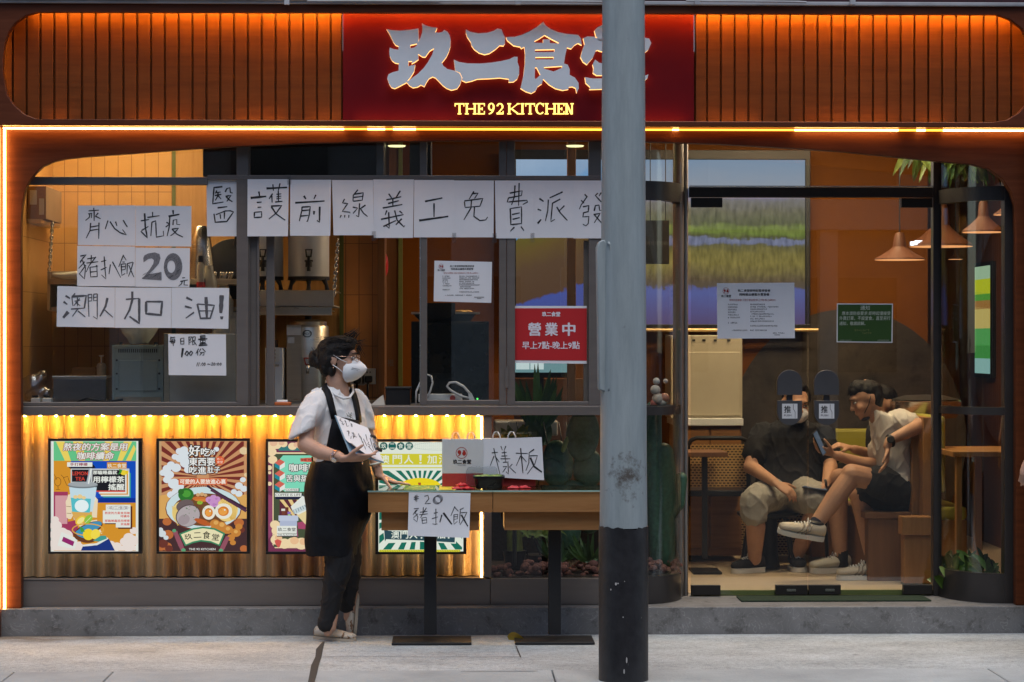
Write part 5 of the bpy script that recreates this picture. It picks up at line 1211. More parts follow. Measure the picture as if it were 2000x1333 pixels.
A.ell(c(110, 62, 35), 470, 1000, 160, 62, -.42).ell(c(70, 150, 190), 480, 988, 140, 46, -.42).ell(c(110, 62, 35), 440, 1070, 115, 60, .2).ell(c(60, 150, 190), 445, 1045, 100, 42, .2).ring(c(225, 170, 70), 470, 1000, 162, 64, 12)
A.ell(c(245, 215, 50), 475, 1048, 55, 58).ell(c(250, 225, 80), 545, 1045, 46, 52, .5).poly(c(70, 160, 70), [(385, 965), (425, 985), (440, 1020), (400, 1025)]).poly(c(70, 160, 150), [(520, 1110), (600, 1060), (650, 1060), (660, 1090), (580, 1120)])
A.poly(c(240, 222, 190), [(300, 700), (320, 640), (270, 650), (250, 760), (255, 880), (300, 895), (320, 860), (560, 880), (570, 700), (540, 665), (500, 700)]).ell(c(240, 222, 190), 275, 730, 28, 40).ell(c(240, 222, 190), 280, 800, 26, 34).ell(c(240, 222, 190), 285, 862, 26, 32).ell(c(250, 240, 215), 535, 690, 14, 24).line(c(140, 110, 80), [(252, 765), (300, 770)], 5).line(c(140, 110, 80), [(258, 835), (305, 838)], 5)
A.poly(c(200, 225, 235), [(283, 575), (558, 575), (540, 700), (500, 900), (330, 900), (300, 700)]).poly(c(225, 175, 90), [(305, 820), (512, 820), (510, 910), (440, 940), (350, 930)]).poly(c(90, 195, 205), [(298, 680), (500, 690), (490, 830), (312, 820)]).ell(c(235, 248, 248), 408, 762, 70, 62).cloud(c(240, 210, 150), [(345, 672, 22), (390, 668, 26), (430, 680, 20)])
A.ell(c(120, 130, 135), 420, 558, 148, 28).ell(c(165, 172, 176), 420, 545, 148, 26).line(c(175, 185, 195), [(470, 545), (500, 385)], 34).line(W_, [(476, 540), (504, 388)], 14)
A.ell(c(245, 205, 60), 395, 905, 58, 34, -.7).ell(c(250, 235, 150), 398, 908, 44, 24, -.7).ell(c(150, 200, 70), 475, 895, 50, 34, -.9).line(c(230, 240, 200), [(445, 930), (505, 870)], 5)
A.poly(c(90, 45, 30), [(640, 925), (640, 945), (760, 945), (775, 992), (915, 992), (915, 765), (897, 765), (897, 925)]).poly(W_, [(650, 750), (897, 750), (897, 978), (750, 978), (750, 935), (620, 935), (620, 808), (650, 808)]).ring(c(150, 150, 160), 774, 781, 110, 20, 3)
A.txt(c(110, 75, 100), "玖/二/食/堂", 684, 766, 868, 796, .01).txt(RD, "熬夜的方案食用咖", 640, 820, 888, 846, .02).txt(RD, "啡續命", 798, 852, 888, 878, .02).txt(RD, "那瞌睡蟲就用檸檬", 640, 898, 888, 924, .02).txt(RD, "茶搖醒", 798, 932, 888, 958, .02)
A.mb.build("artwork", None, t)
# ---- ramen
t = lightbox((305.5, 857, 488, 1082), "ramen bowl poster light box with brown and tan sunburst", (310.5, 862, 482, 1078))
A = Art(295, 840, k, YP); box = (82, 112, 958, 1218); A.box = box
TN = c(205, 150, 105); BR = c(120, 48, 42); DK = c(72, 48, 50)
A.rect(TN, *box); A.burst(BR, 520, 470, 60, 900, 0, 2 * math.pi, 34, (105, 116, 930, 660))
A.rect(c(200, 165, 120), 82, 112, 104, 700).poly(c(222, 170, 95), [(82, 660), (200, 640), (958, 650), (958, 900), (82, 900)]).rect(DK, 82, 890, 958, 1216)
A.cloud(c(190, 110, 60), [(160, 920, 45), (170, 1050, 55), (880, 930, 50), (930, 1190, 40), (100, 1160, 60), (160, 1170, 50)]).cloud(c(110, 55, 45), [(120, 1140, 50), (180, 1190, 40), (900, 1000, 40)]).cloud(c(215, 225, 228), [(110, 1040, 40), (150, 1080, 26), (95, 1000, 26)])
CL = c(222, 230, 235)
A.cloud(CL, [(330, 200, 40), (285, 215, 38), (340, 250, 50), (240, 270, 34), (290, 285, 46), (350, 330, 60), (200, 350, 40), (160, 390, 45), (250, 380, 50), (120, 430, 36), (180, 450, 50), (160, 500, 40), (230, 540, 60), (290, 570, 40), (260, 620, 50), (200, 650, 40), (370, 400, 40), (655, 195, 28), (920, 500, 30), (880, 560, 40), (930, 590, 36), (830, 620, 30), (880, 640, 36)])
A.cloud(c(230, 205, 160), [(930, 210, 44), (955, 450, 24)])
A.ell(c(120, 60, 45), 525, 790, 382, 222).ell(c(206, 226, 228), 525, 785, 374, 215).ell(c(120, 75, 45), 540, 800, 322, 165)
A.ell(c(240, 215, 140), 300, 830, 90, 110).ell(c(240, 210, 130), 760, 800, 110, 120)
for i in range(9): A.line(c(225, 190, 100), [(210 + i * 9, 760 + i * 4), (230 + i * 11, 880), (270 + i * 10, 960 - i * 6)], 5)
for i in range(9): A.line(c(215, 170, 80), [(690 + i * 18, 690 + i * 3), (740 + i * 14, 760), (800 + i * 6, 900)], 5)
A.ell(c(50, 120, 50), 350, 650, 78, 68).ell(c(80, 160, 60), 355, 640, 44, 36).ell(c(50, 110, 45), 300, 620, 30, 30)
A.ell(c(110, 95, 95), 340, 760, 90, 60, -.3).ell(c(90, 75, 78), 370, 860, 128, 108, -.5).ell(c(182, 172, 174), 372, 862, 120, 100, -.5).ell(c(165, 152, 156), 330, 900, 60, 50, -.5)
A.ell(c(205, 115, 55), 500, 695, 85, 26, .1).ell(c(190, 95, 45), 520, 925, 90, 26, .35).ell(c(215, 135, 60), 500, 705, 60, 12).cloud(c(215, 170, 120), [(470, 650, 20), (510, 645, 22), (545, 655, 18)]).ell(c(150, 190, 60), 490, 730, 30, 18)
A.cloud(c(205, 150, 205), [(582, 700, 36), (625, 680, 34), (662, 695, 34), (630, 740, 44), (600, 725, 30)]).cloud(c(190, 130, 195), [(585, 702, 14), (655, 690, 14), (630, 748, 16)])
for cx, cy, rx, ry in ((578, 828, 66, 72), (725, 815, 88, 78)): A.ell(c(238, 236, 220), cx, cy, rx, ry).ell(c(220, 130, 45), cx, cy, rx * .62, ry * .62).ell(c(240, 165, 75), cx - 4, cy + 4, rx * .46, ry * .44).ell(W_, cx + 14, cy - 14, 9, 9)
for i in range(40): a = random.uniform(0, 6.28); A.ell(c(60, 120, 50), 520 + 230 * math.cos(a) * random.random(), 800 + 130 * math.sin(a) * random.random(), 5, 4, n=6)
A.cloud(c(205, 135, 60), [(640, 940, 50), (700, 970, 60), (770, 1000, 50), (620, 990, 30), (850, 1030, 50), (800, 1080, 40), (880, 970, 36), (730, 1010, 40), (820, 1130, 30)]).cloud(c(230, 175, 95), [(650, 930, 24), (710, 950, 26), (770, 990, 22), (850, 1020, 20)])
A.line(c(62, 40, 58), [(560, 560), (700, 650), (955, 790)], 22).line(c(85, 52, 75), [(600, 600), (760, 700), (955, 815)], 26)
A.line(c(150, 85, 100), [(240, 1020), (318, 1205)], 46).line(c(150, 85, 100), [(770, 1070), (705, 1205)], 46).cloud(c(95, 165, 120), [(232, 1010, 20), (325, 1205, 22), (700, 1208, 22)])
A.poly(c(60, 140, 100), [(282, 1040), (420, 985), (520, 970), (640, 985), (742, 1035), (690, 1165), (600, 1130), (500, 1118), (420, 1135), (340, 1165)]).poly(c(238, 230, 185), [(300, 1048), (425, 1000), (520, 986), (630, 1000), (722, 1045), (680, 1148), (600, 1115), (500, 1102), (420, 1118), (350, 1148)])
for i, ch in enumerate("玖二食堂"): A.txt(c(30, 28, 28), ch, 335 + i * 92, 1042 - [0, 14, 26, 0][i], 412 + i * 90, 1100 - [0, 20, 8, -8][i], .015, rot=[-.1, -.05, .05, .12][i])
A.txt(W_, "THE 92 KITCHEN", 380, 1185, 645, 1206, .02)
A.ell(CL, 340, 330, 80, 100).rect(DK, 0, 0, 0, 0) if False else None
for (s_, x0, y0, x1, y1) in (("好", 380, 155, 492, 262), ("吃", 500, 180, 588, 262), ("的", 596, 198, 640, 248), ("東西要", 382, 278, 640, 360), ("吃進", 384, 368, 552, 444), ("肚子", 566, 368, 690, 432)): A.txt(c(240, 240, 236), s_, x0, y0, x1, y1, .03, out=c(34, 30, 30), ow=.08)
A.ell(c(222, 95, 50), 690, 308, 46, 44).txt(c(245, 215, 195), "玖二", 660, 280, 718, 304, .02).txt(c(245, 215, 195), "食堂", 660, 310, 718, 336, .02)
A.rect(c(215, 110, 70), 275, 486, 762, 552).txt(c(248, 240, 225), "可愛的人要放進心裏", 290, 494, 748, 542, .03)
A.mb.build("artwork", None, t)
# ---- coffee
t = lightbox((519, 858, 702, 1083), "coffee poster light box in mint and plum partly behind the standing person", (523.5, 863, 697, 1078))
A = Art(505, 840, k, YP); A.box = (94, 120, 980, 1220); PL = c(120, 55, 85); MI = c(130, 222, 190); OL = c(75, 85, 62); CR = c(245, 220, 175)
A.rect(PL, 92, 118, 985, 1224).poly(c(150, 75, 110), [(92, 640), (200, 700), (130, 900), (180, 1000), (92, 1100)]).rect(c(60, 125, 125), 200, 160, 985, 210).poly(CR, [(140, 250), (165, 225), (985, 225), (985, 1185), (165, 1185), (140, 1150)]).rect(OL, 150, 240, 985, 1175)
A.poly(MI, [(215, 290), (245, 256), (985, 256), (985, 600), (420, 620), (265, 620), (215, 580)]).rect(PL, 200, 210, 985, 226)
A.cloud(CR, [(120, 150, 60), (180, 150, 50), (250, 140, 40), (130, 220, 50), (140, 300, 48), (105, 380, 30), (110, 540, 24), (340, 165, 44), (430, 160, 46), (110, 430, 18)]).cloud(c(235, 190, 155), [(150, 130, 40), (230, 130, 30), (380, 150, 30)]).cloud(CR, [(165, 950, 50), (190, 1010, 60), (180, 1100, 60), (260, 1140, 60), (340, 1130, 60), (430, 1140, 70), (520, 1140, 60), (600, 1150, 60), (700, 1150, 60)]).cloud(c(240, 195, 150), [(200, 1080, 36), (360, 1110, 44), (450, 1120, 40)])
for yy in (350, 460, 570): A.poly(c(215, 105, 90), [(162, yy - 20), (212, yy - 58), (264, yy - 28), (212, yy + 10)]).poly(c(35, 140, 155), [(162, yy - 20), (212, yy + 10), (212, yy + 50), (162, yy + 20)]).poly(W_, [(212, yy + 10), (264, yy - 28), (264, yy + 20), (212, yy + 50)])
A.line(c(215, 100, 80), [(420, 301), (985, 301)], 38).txt(c(70, 40, 40), "THE 92 KITCHEN", 415, 290, 700, 311, .02)
A.txt(W_, "咖啡時光", 308, 340, 690, 418, .035, out=BK).txt(W_, "苦與甜", 278, 452, 495, 520, .03, out=BK)
A.rect(BK, 270, 586, 410, 618).rect(W_, 264, 586, 400, 614).txt(c(60, 60, 60), "COFFEE", 270, 590, 392, 611, .01).rect(c(30, 32, 60), 170, 640, 440, 694).rect(W_, 164, 632, 430, 670).txt(c(50, 50, 50), "COFFEE IS LIFE", 168, 638, 420, 664, .01)
A.rect(c(95, 45, 60), 210, 700, 520, 860)
for i in range(4): A.poly(c(235, 205, 140), [(210 + i * 85, 700), (250 + i * 85, 700), (370 + i * 50, 860), (340 + i * 50, 860)])
A.rect(c(120, 65, 50), 232, 800, 272, 852).rect(c(225, 225, 215), 228, 790, 276, 812).rect(c(110, 55, 45), 266, 775, 300, 850).rect(c(140, 110, 190), 290, 820, 322, 848).rect(c(160, 205, 120), 294, 845, 320, 858)
A.rect(c(195, 205, 225), 200, 858, 398, 912).rect(c(180, 190, 215), 212, 912, 385, 962).poly(c(150, 70, 110), [(385, 960), (398, 1070), (382, 1070)]).rect(W_, 184, 962, 382, 1034).txt(c(45, 45, 48), "玖二食堂", 194, 980, 372, 1016, .015).rect(c(60, 55, 65), 184, 1036, 384, 1070).rect(W_, 184, 1038, 384, 1062).txt(c(60, 60, 60), "THE 92 KITCHEN", 190, 1042, 378, 1059, .01)
A.poly(c(170, 75, 110), [(388, 930), (520, 900), (520, 1000), (398, 990)]).poly(c(235, 215, 160), [(380, 850), (560, 740), (560, 1010), (500, 980)]).poly(W_, [(322, 770), (480, 625), (620, 580), (620, 740), (400, 850), (350, 830)]).poly(c(200, 215, 218), [(340, 800), (620, 690), (620, 740), (360, 846)]).ell(c(60, 70, 75), 475, 648, 34, 16, -.45)
for i in range(9): A.line(c(90, 110, 115), [(350 + i * 22, 806 - i * 11), (358 + i * 24, 840 - i * 12)], 5)
A.poly(c(215, 95, 85), [(160, 1110), (190, 1095), (232, 1112), (218, 1160), (200, 1182), (172, 1150)])
A.mb.build("artwork", None, t)
# ---- green and yellow cheer
t = lightbox((733, 858, 911, 1083), "green and yellow cheering poster light box behind the table", (739, 863, 905, 1078))
A = Art(705, 840, 255 / 1307, YP); TE = c(25, 110, 92); YL = c(212, 205, 55); OW = c(228, 236, 222)
A.rect(OW, 160, 122, 1030, 1222)
for i, ch in enumerate("玖二食堂"): A.ell(c(28, 95, 90), 228 + i * 85, 162, 39, 39).txt(OW, ch, 204 + i * 85, 138, 252 + i * 85, 186, .015)
A.ring(c(170, 190, 180), 780, 165, 255, 40, 3)
for i in range(24):
    for j in range(3): A.ell(c(120, 150, 140), 545 + i * 20, 140 + j * 22, 2.5, 2.5, n=5)
A.rect(YL, 185, 240, 1020, 350)
for ch, x in (("澳", 192), ("門", 318), ("人", 432), ("！", 560), ("加", 664), ("油", 780), ("！", 900)): A.txt(OW, ch, x + (24 if ch == "！" else 0), 252, x + (48 if ch == "！" else 92), 338, .02)
A.rect(YL, 185, 374, 1020, 384)
A.rect(OW, 180, 405, 1015, 1200); A.burst(TE, 600, 640, 150, 1000, math.pi + .02, 2 * math.pi, 13, (182, 408, 1012, 620))
A.burst(TE, 600, 760, 150, 1000, .1, math.pi - .05, 13, (182, 640, 1012, 1198)); A.rect(TE, 182, 830, 240, 900)
A.ell(c(240, 218, 40), 595, 565, 205, 84).poly(c(170, 70, 50), [(530, 582), (588, 540), (645, 582)]).rect(c(170, 70, 50), 572, 528, 600, 545)
for x_ in (505, 535, 638, 666): A.rect(c(190, 120, 50), x_ - 2, 548, x_ + 2, 582)
A.poly(OW, [(220, 990), (280, 1000), (600, 1020), (960, 990), (950, 1140), (600, 1120), (240, 1135)]).poly(c(45, 75, 85), [(232, 1000), (280, 1010), (600, 1030), (945, 1000), (938, 1128), (600, 1108), (252, 1095), (240, 1120)])
for ch, x in (("澳", 304), ("門", 395), ("人", 486), ("！", 578), ("加", 668), ("油", 764), ("！", 850)): A.txt(OW, ch, x + (20 if ch == "！" else 0), 1012, x + (36 if ch == "！" else 78), 1088, .02)
A.rect(YL, 182, 1200, 995, 1222)
for i in range(34): A.line(c(90, 120, 50), [(190 + i * 24, 1202), (202 + i * 24, 1221)], 3)
A.mb.build("artwork", None, t)
# ------------------------------------------------------------------ paper sheets and notices
m_paper = M("white_paper", (.70, .70, .72), rough=.75, var=.03, scale=6)
m_ink = M("marker_ink", (.02, .02, .022), rough=.6, var=0)
m_inkg = M("pencil_shading", (.16, .16, .175), rough=.7, var=.35, scale=60, stretch=(3, 1, 1))
m_inkm = M("soft_marker", (.09, .09, .10), rough=.7, var=.4, scale=70, stretch=(3, 1, 1))
m_tape = glass_mat("clear_tape", (.93, .93, .93), f0=.10, rough=.25)
def wav(x, z, seed, amp): return amp * (noise.noise(Vector((x * 7 + seed, z * 7, seed))) + .5 * noise.noise(Vector((x * 19, z * 5 + seed, seed * 2))))
def sheet(name, quad, Y, label, cat, seed, amp=.0016, group=None, mat=None, curl=0.0):
    # quad: tl, tr, br, bl in pixels; a slightly rippled sheet of paper with thickness
    t = thing(name, label, cat, P((quad[2][0] + quad[3][0]) / 2, (quad[2][1] + quad[3][1]) / 2, Y), group)
    n, m = 14, 14; vs = []
    for j in range(m + 1):
        for i in range(n + 1):
            u, v = i / n, j / m
            x = (quad[0][0] * (1 - u) + quad[1][0] * u) * (1 - v) + (quad[3][0] * (1 - u) + quad[2][0] * u) * v
            y = (quad[0][1] * (1 - u) + quad[1][1] * u) * (1 - v) + (quad[3][1] * (1 - u) + quad[2][1] * u) * v
            p = P(x, y, Y); vs.append(p + Vector((0, wav(p.x, p.z, seed, amp) - curl * v * v * (.4 + u), 0)))
    mb = MB().add(vs, [(j * (n + 1) + i, (j + 1) * (n + 1) + i, (j + 1) * (n + 1) + i + 1, j * (n + 1) + i + 1) for j in range(m) for i in range(n)])
    o = mb.build("paper", mat or m_paper, t, smooth=True)
    y0 = min(q[1] for q in quad); y1 = max(q[1] for q in quad)
    def fn(a, b, lift=.0011):
        p = P(a, b, Y); v = max(0, min(1, (b - y0) / (y1 - y0))); u = max(0, min(1, (a - quad[0][0]) / (quad[1][0] - quad[0][0])))
        return p + Vector((0, wav(p.x, p.z, seed, amp) - curl * v * v * (.4 + u) - lift, 0))
    return t, fn
def hand(t, fn, data, x0, y0, k, w=3.0, m=None):
    mb = MB().mat(m or m_ink); strokes(mb, data, x0, y0, k, w, fn); return mb.build("handwriting", None, t)
random.seed(5)
a, b, k4 = 400, 340, .1
a5, k5 = 380, .2326; a6 = 800
YT = .138
def ten(x0, x1, y0, y1, xb0, xb1, ch, seed):
    return sheet("handwritten_sheet", [(x0, y0), (x1, y0), (xb1, y1), (xb0, y1)], YT - .002 * (seed % 2) - (.0 if x0 < 480 else .022), "white sheet handwritten with the single character " + ch, "sign", seed, group="handwritten sheets taped in one row")
T = [(403, 482.5, 350.5, 462, 404.5, 482, "醫"), (483.5, 564, 350.5, 462, 483, 562.5, "護"), (567, 647, 351.5, 461, 566.5, 645, "前"), (648.5, 728.5, 352, 460, 651.5, 730, "線"), (729, 808.5, 351, 465, 730, 806.5, "義"), (809, 887, 352, 464, 808, 886, "工"), (885.5, 964.5, 353, 464, 885, 964, "免"), (966.5, 1042, 353, 466, 968.5, 1041, "費"), (1041, 1121, 353, 465, 1040, 1120, "派"), (1119.5, 1199, 353, 466, 1120, 1198, "發")]
ten_ = [ten(*q, i) for i, q in enumerate(T)]
hand(*ten_[0], "345,250 180,270 155,585 365,550;235,325 205,385;215,370 310,355;195,425 325,400;260,365 255,430 205,520;265,430 320,495;400,355 430,290 490,270 500,365 545,375;405,440 510,420 430,540;415,440 480,510 540,545;250,665 440,640;180,780 205,945 430,930 560,745 500,720 400,725 215,800;300,790 310,880;385,750 380,880", 400, 340, .1, 3.0)
hand(*ten_[1], "4:1055,345 1070,430;4.5:895,470 1200,440;1015,560 1110,550;1030,655 1105,650;970,750 965,855 1110,845 1110,740 970,750;4:1205,285 1610,265;1330,205 1340,330;1470,185 1435,330;1325,385 1255,490;1310,430 1315,560;1435,330 1440,545;2.2:1400,400 1495,390;2.2:1400,450 1495,435;2.2:1400,490 1490,475;1375,550 1515,535;1295,630 1500,620 1400,760 1250,885;1300,640 1390,780 1570,905", 400, 340, .1, 2.8)
hand(*ten_[2], "4:335,430 375,495;570,410 530,495;3.4:165,565 740,530;300,645 295,720 245,925;300,650 460,640 440,800 405,930 385,925;300,720 440,705;275,825 420,810;4:535,725 530,795;3.8:645,640 640,945 590,910", 560, 340, .1, 2.8)
hand(*ten_[3], "1130,490 1090,570 1190,580 1085,735 1235,750 1235,770;1065,805 1040,860;1135,805 1130,855;1215,805 1210,860;1390,310 1300,420 1295,535;1310,400 1495,370 1475,520;1310,460 1475,440;1300,535 1475,515;1425,575 1405,840 1355,815;1290,650 1385,670 1295,775;1540,610 1440,680 1500,770 1580,835", 560, 340, .1, 2.7)
hand(*ten_[4], "1630,210 1655,245;1728,185 1690,245;1610,262 1735,235;1625,292 1715,268;1665,250 1665,310;1580,330 1745,300;1615,350 1600,390;1565,425 1755,385;1630,365 1635,500 1610,480;1585,485 1690,435;1680,350 1700,430 1760,490 1765,475;1740,420 1690,470;1720,355 1745,375", 380, 330, k5, 3.0)
hand(*ten_[5], "3.4:130,275 275,245;3.2:205,290 205,405;4.2:80,435 325,400", 800, 330, k5, 3.0)
hand(*ten_[6], "540,190 500,255;525,210 575,205 545,250;460,275 465,320;460,270 615,250 590,315 465,325;520,260 515,330 455,430;545,320 540,400 590,435 640,430 655,405", 800, 330, k5, 2.7)
hand(*ten_[7], "840,205 945,185 940,225;830,245 940,225;830,245 820,280 985,265 990,280 950,300;885,140 880,235 855,305;920,120 915,310;845,335 850,470 940,460 940,320 845,335;860,385 925,370;865,425 925,410;880,490 845,525;935,485 960,520", 800, 330, k5, 2.8)
hand(*ten_[8], "3.6:1090,250 1125,275;1075,340 1105,350;3.6:1075,460 1105,425;1285,195 1175,245;1165,260 1160,350 1140,440;1265,255 1200,290 1185,445 1220,425;1235,320 1265,370 1325,435;1300,310 1250,360", 800, 330, k5, 2.8)
hand(*ten_[9], "1470,215 1490,235 1440,305 1425,340;1440,265 1465,290;1580,205 1560,225 1605,275 1640,300;1610,200 1590,230;1455,320 1505,310 1500,360 1460,370 1455,405 1505,400 1500,460 1480,480 1455,465;1550,355 1560,310 1590,305 1595,350 1610,350;1545,385 1600,375 1550,455;1550,385 1620,465", 800, 330, k5, 2.8)
for x_, y_ in ((966, 466), (1040, 465), (887, 465), (565, 352), (730, 462)):
    tag(MB().pbox(x_ - 4, y_ - 10, x_ + 4, y_ + 9, YT - .0275, YT - .0272).build("clear_tape", m_tape), "strip of clear tape holding down the row of sheets", "tape", "clear tape strips on the row of sheets")
YG = .146
kq = 250 / 1851
def sg(q, lab, seed): return sheet("handwritten_sheet", q, YG - .001 * (seed % 3), lab, "sign", seed, .0008, "price sheets taped on the corner window")
s_ = sg([(152.5, 402), (265, 401.5), (264, 480.5), (152, 479)], "white sheet reading 齊心 at the top of the corner window group", 21)
hand(*s_, "320,120 320,160;245,165 395,155;265,200 255,260 200,305;240,210 290,200 285,270;325,170 325,310;385,195 345,240;340,240 420,280;275,340 265,450 210,560;395,335 390,570;270,400 385,380;265,450 385,430;525,305 485,430;555,320 620,420 700,480 790,510 735,435;635,320 655,385;745,300 805,400", 140, 390, kq, 2.6)
s_ = sg([(265.3, 402), (374, 403), (373.5, 482), (264.5, 481)], "white sheet reading 抗疫 beside the sheet reading 齊心", 22)
hand(*s_, "3.4:1055,200 1065,400 1095,555 1000,460;1000,310 1120,290;1010,450 1110,390;1170,180 1170,240;1095,260 1270,235;1160,330 1145,530;1160,330 1215,310 1225,545 1330,525 1325,455;4:1465,155 1470,215;4:1400,245 1560,215;1420,250 1410,400 1380,530;1370,330 1405,350;1360,400 1410,360;1465,370 1470,300 1520,290 1520,360 1570,365;1450,430 1545,415 1480,490 1430,525;1450,430 1520,500 1610,545", 140, 390, kq, 2.6)
s_ = sg([(151, 480.5), (264, 482), (263.5, 560), (150.5, 559)], "white sheet reading 豬扒飯 in thin marker on the corner window", 23)
hand(*s_, "125,820 210,800 120,900;175,830 120,920;155,880 200,990 185,1150 105,1070;190,900 100,1000;205,950 110,1080;225,860 340,840;285,805 280,910;215,920 385,900;350,830 250,960 210,1050;265,980 275,1120 370,1115 365,970 265,980;275,1050 365,1040;350,955 380,965;470,825 480,980 495,1150 430,1090;425,900 500,880;420,1020 505,980;560,940 540,1080;590,900 710,1130;750,800 680,975;745,810 790,880;735,905 770,905;715,930 725,1100 775,1070;725,935 780,930 775,1010 725,1020;725,975 775,970;800,930 885,905;805,930 800,1080;890,910 860,1010 820,1115;825,950 900,1125", 140, 390, kq, 2.2)
t, fn = sg([(264.5, 484), (371, 485), (370, 561.5), (264, 560.5)], "white sheet with big shaded 20 and a small 元", 24)
g = lambda L: [(140 + x * kq, 390 + y * kq) for x, y in L]
mb = MB().mat(m_inkg)
def fill(mb, outer, fn, holes=()):
    bm = bmesh.new(); es = []
    for loop in [outer] + list(holes):
        vs = [bm.verts.new((p[0], p[1], 0)) for p in loop]; es += [bm.edges.new((vs[i], vs[(i + 1) % len(vs)])) for i in range(len(vs))]
    bmesh.ops.triangle_fill(bm, edges=es, use_beauty=True, normal=(0, 0, 1)); bm.verts.index_update()
    mb.add([fn(v.co.x, v.co.y) for v in bm.verts], [[v.index for v in f.verts] for f in bm.faces]); bm.free()
fill(mb, g([(1035, 850), (1050, 810), (1110, 780), (1200, 765), (1270, 790), (1285, 850), (1260, 930), (1190, 1010), (1120, 1080), (1300, 1050), (1300, 1170), (1020, 1150), (1130, 1010), (1180, 930), (1190, 880), (1160, 850), (1110, 860), (1040, 910)]), fn)
ell = lambda cx, cy, rx, ry: [(cx + rx * math.cos(i * math.pi / 12), cy + ry * math.sin(i * math.pi / 12)) for i in range(24)]
fill(mb, g(ell(1467, 972, 134, 196)), fn, [g(ell(1440, 972, 58, 90))])
mb.mat(m_ink)
for i in range(46):
    x = random.uniform(1040, 1280); y = random.uniform(1060, 1140) if i < 16 else random.uniform(800, 1100)
    if i >= 16: ang = random.uniform(0, 6.28); x, y = 1455 + 98 * math.cos(ang), 972 + 145 * math.sin(ang)
    mb.ribbon(g([(x - 26, y + 18), (x + 26, y - 20)]), .5, lambda p, q: fn(p, q, .0014))
strokes(mb, "1600,1135 1640,1130;1570,1185 1680,1165;1600,1180 1590,1220 1545,1255;1630,1175 1625,1235 1680,1240", 140, 390, kq, 2.2, fn)
mb.build("handwriting", None, t)
s_ = sg([(112, 559), (224.5, 562), (224, 640), (110.5, 638.5)], "white sheet reading 澳門人 in the lowest row of the corner window", 25)
hand(*s_, "4:155,155 205,185;4:135,220 175,250;7:185,330 130,395;260,130 225,170 235,265;4.5:225,165 380,155 360,290;255,215 315,205;285,175 285,270;310,185 245,265;265,225 315,265;215,300 360,290;295,290 230,380;290,320 370,385;400,145 410,385;400,145 440,140 440,210 405,215;400,180 440,175;500,135 500,410 455,380;460,140 500,135;460,140 460,210 500,205;460,175 500,170;4.5:610,180 590,270 530,380;580,310 670,390", 100, 550, .18, 2.5, m_inkm)
s_ = sg([(225, 562), (335, 562.5), (334, 641), (224.5, 640.5)], "white sheet reading 加 in thick shaded strokes", 26)
hand(*s_, "4.5:880,110 880,200 850,310 795,410;3:810,195 955,185;5:955,185 955,455 850,380;5:1030,220 1030,350 1190,365 1205,220 1030,220", 100, 550, .18, 3, m_inkm)
s_ = sg([(335.3, 562), (447.5, 563), (446, 642.5), (334.5, 641)], "white sheet reading 油 with an exclamation mark", 27)
hand(*s_, "4.5:1465,175 1530,205;4:1450,270 1525,290;3:1550,335 1460,400;7:1680,170 1690,400;3.6:1585,245 1620,400 1725,400 1770,260 1585,245;2.5:1605,320 1740,320;9:1850,150 1840,345;7:1850,380 1850,412", 100, 550, .18, 3, m_inkm)
s_ = sheet("handwritten_sheet", [(328.5, 653), (441, 653.5), (442, 734), (329.5, 733)], .142, "white sheet with the daily limit of 100 and opening hours", "sign", 31, .0015)
hand(*s_, "1300,600 1290,650;1295,615 1345,605;1310,630 1305,670 1340,665 1340,625 1310,630;1285,655 1350,645;1320,640 1325,700;1405,620 1405,680 1440,680 1440,615 1405,620;1405,650 1440,648;1495,600 1495,690;1495,605 1525,600 1505,640 1525,655 1500,665;1535,605 1535,690 1560,675;1535,605 1565,600 1560,640 1535,642;1545,645 1580,695;1620,590 1620,620 1670,618 1670,588 1620,590;1620,605 1670,603;3:1595,630 1695,622;1620,640 1620,665 1672,663 1672,638 1620,640;1645,640 1645,690;1610,678 1685,674;3:1600,695 1695,690;4.5:1430,725 1415,825;3:1475,755 1450,790 1475,805 1490,775 1475,755;3:1520,755 1495,785 1515,805 1535,775 1520,755;1600,730 1570,785;1590,760 1590,805;1625,730 1605,765;1640,728 1675,765;1615,775 1660,770 1655,800 1640,800;1635,775 1610,805"
     ";1.6:1590,880 1578,922;1.6:1608,880 1597,922;2:1625,893 1624,897;2:1621,910 1620,914;1.5:1645,882 1632,900 1640,916 1654,900 1645,882;1.5:1668,882 1657,900 1663,916 1676,900 1668,882;1.6:1695,900 1705,895 1715,902 1728,896;1.6:1740,888 1752,880 1755,893 1735,912 1758,912;1.5:1772,882 1762,900 1768,914 1780,898 1772,882;2:1793,890 1792,894;2:1790,905 1789,909;1.5:1814,882 1803,900 1810,914 1822,898 1814,882;1.5:1842,882 1830,900 1837,914 1848,898 1842,882", 100, 550, .18, 2.2)
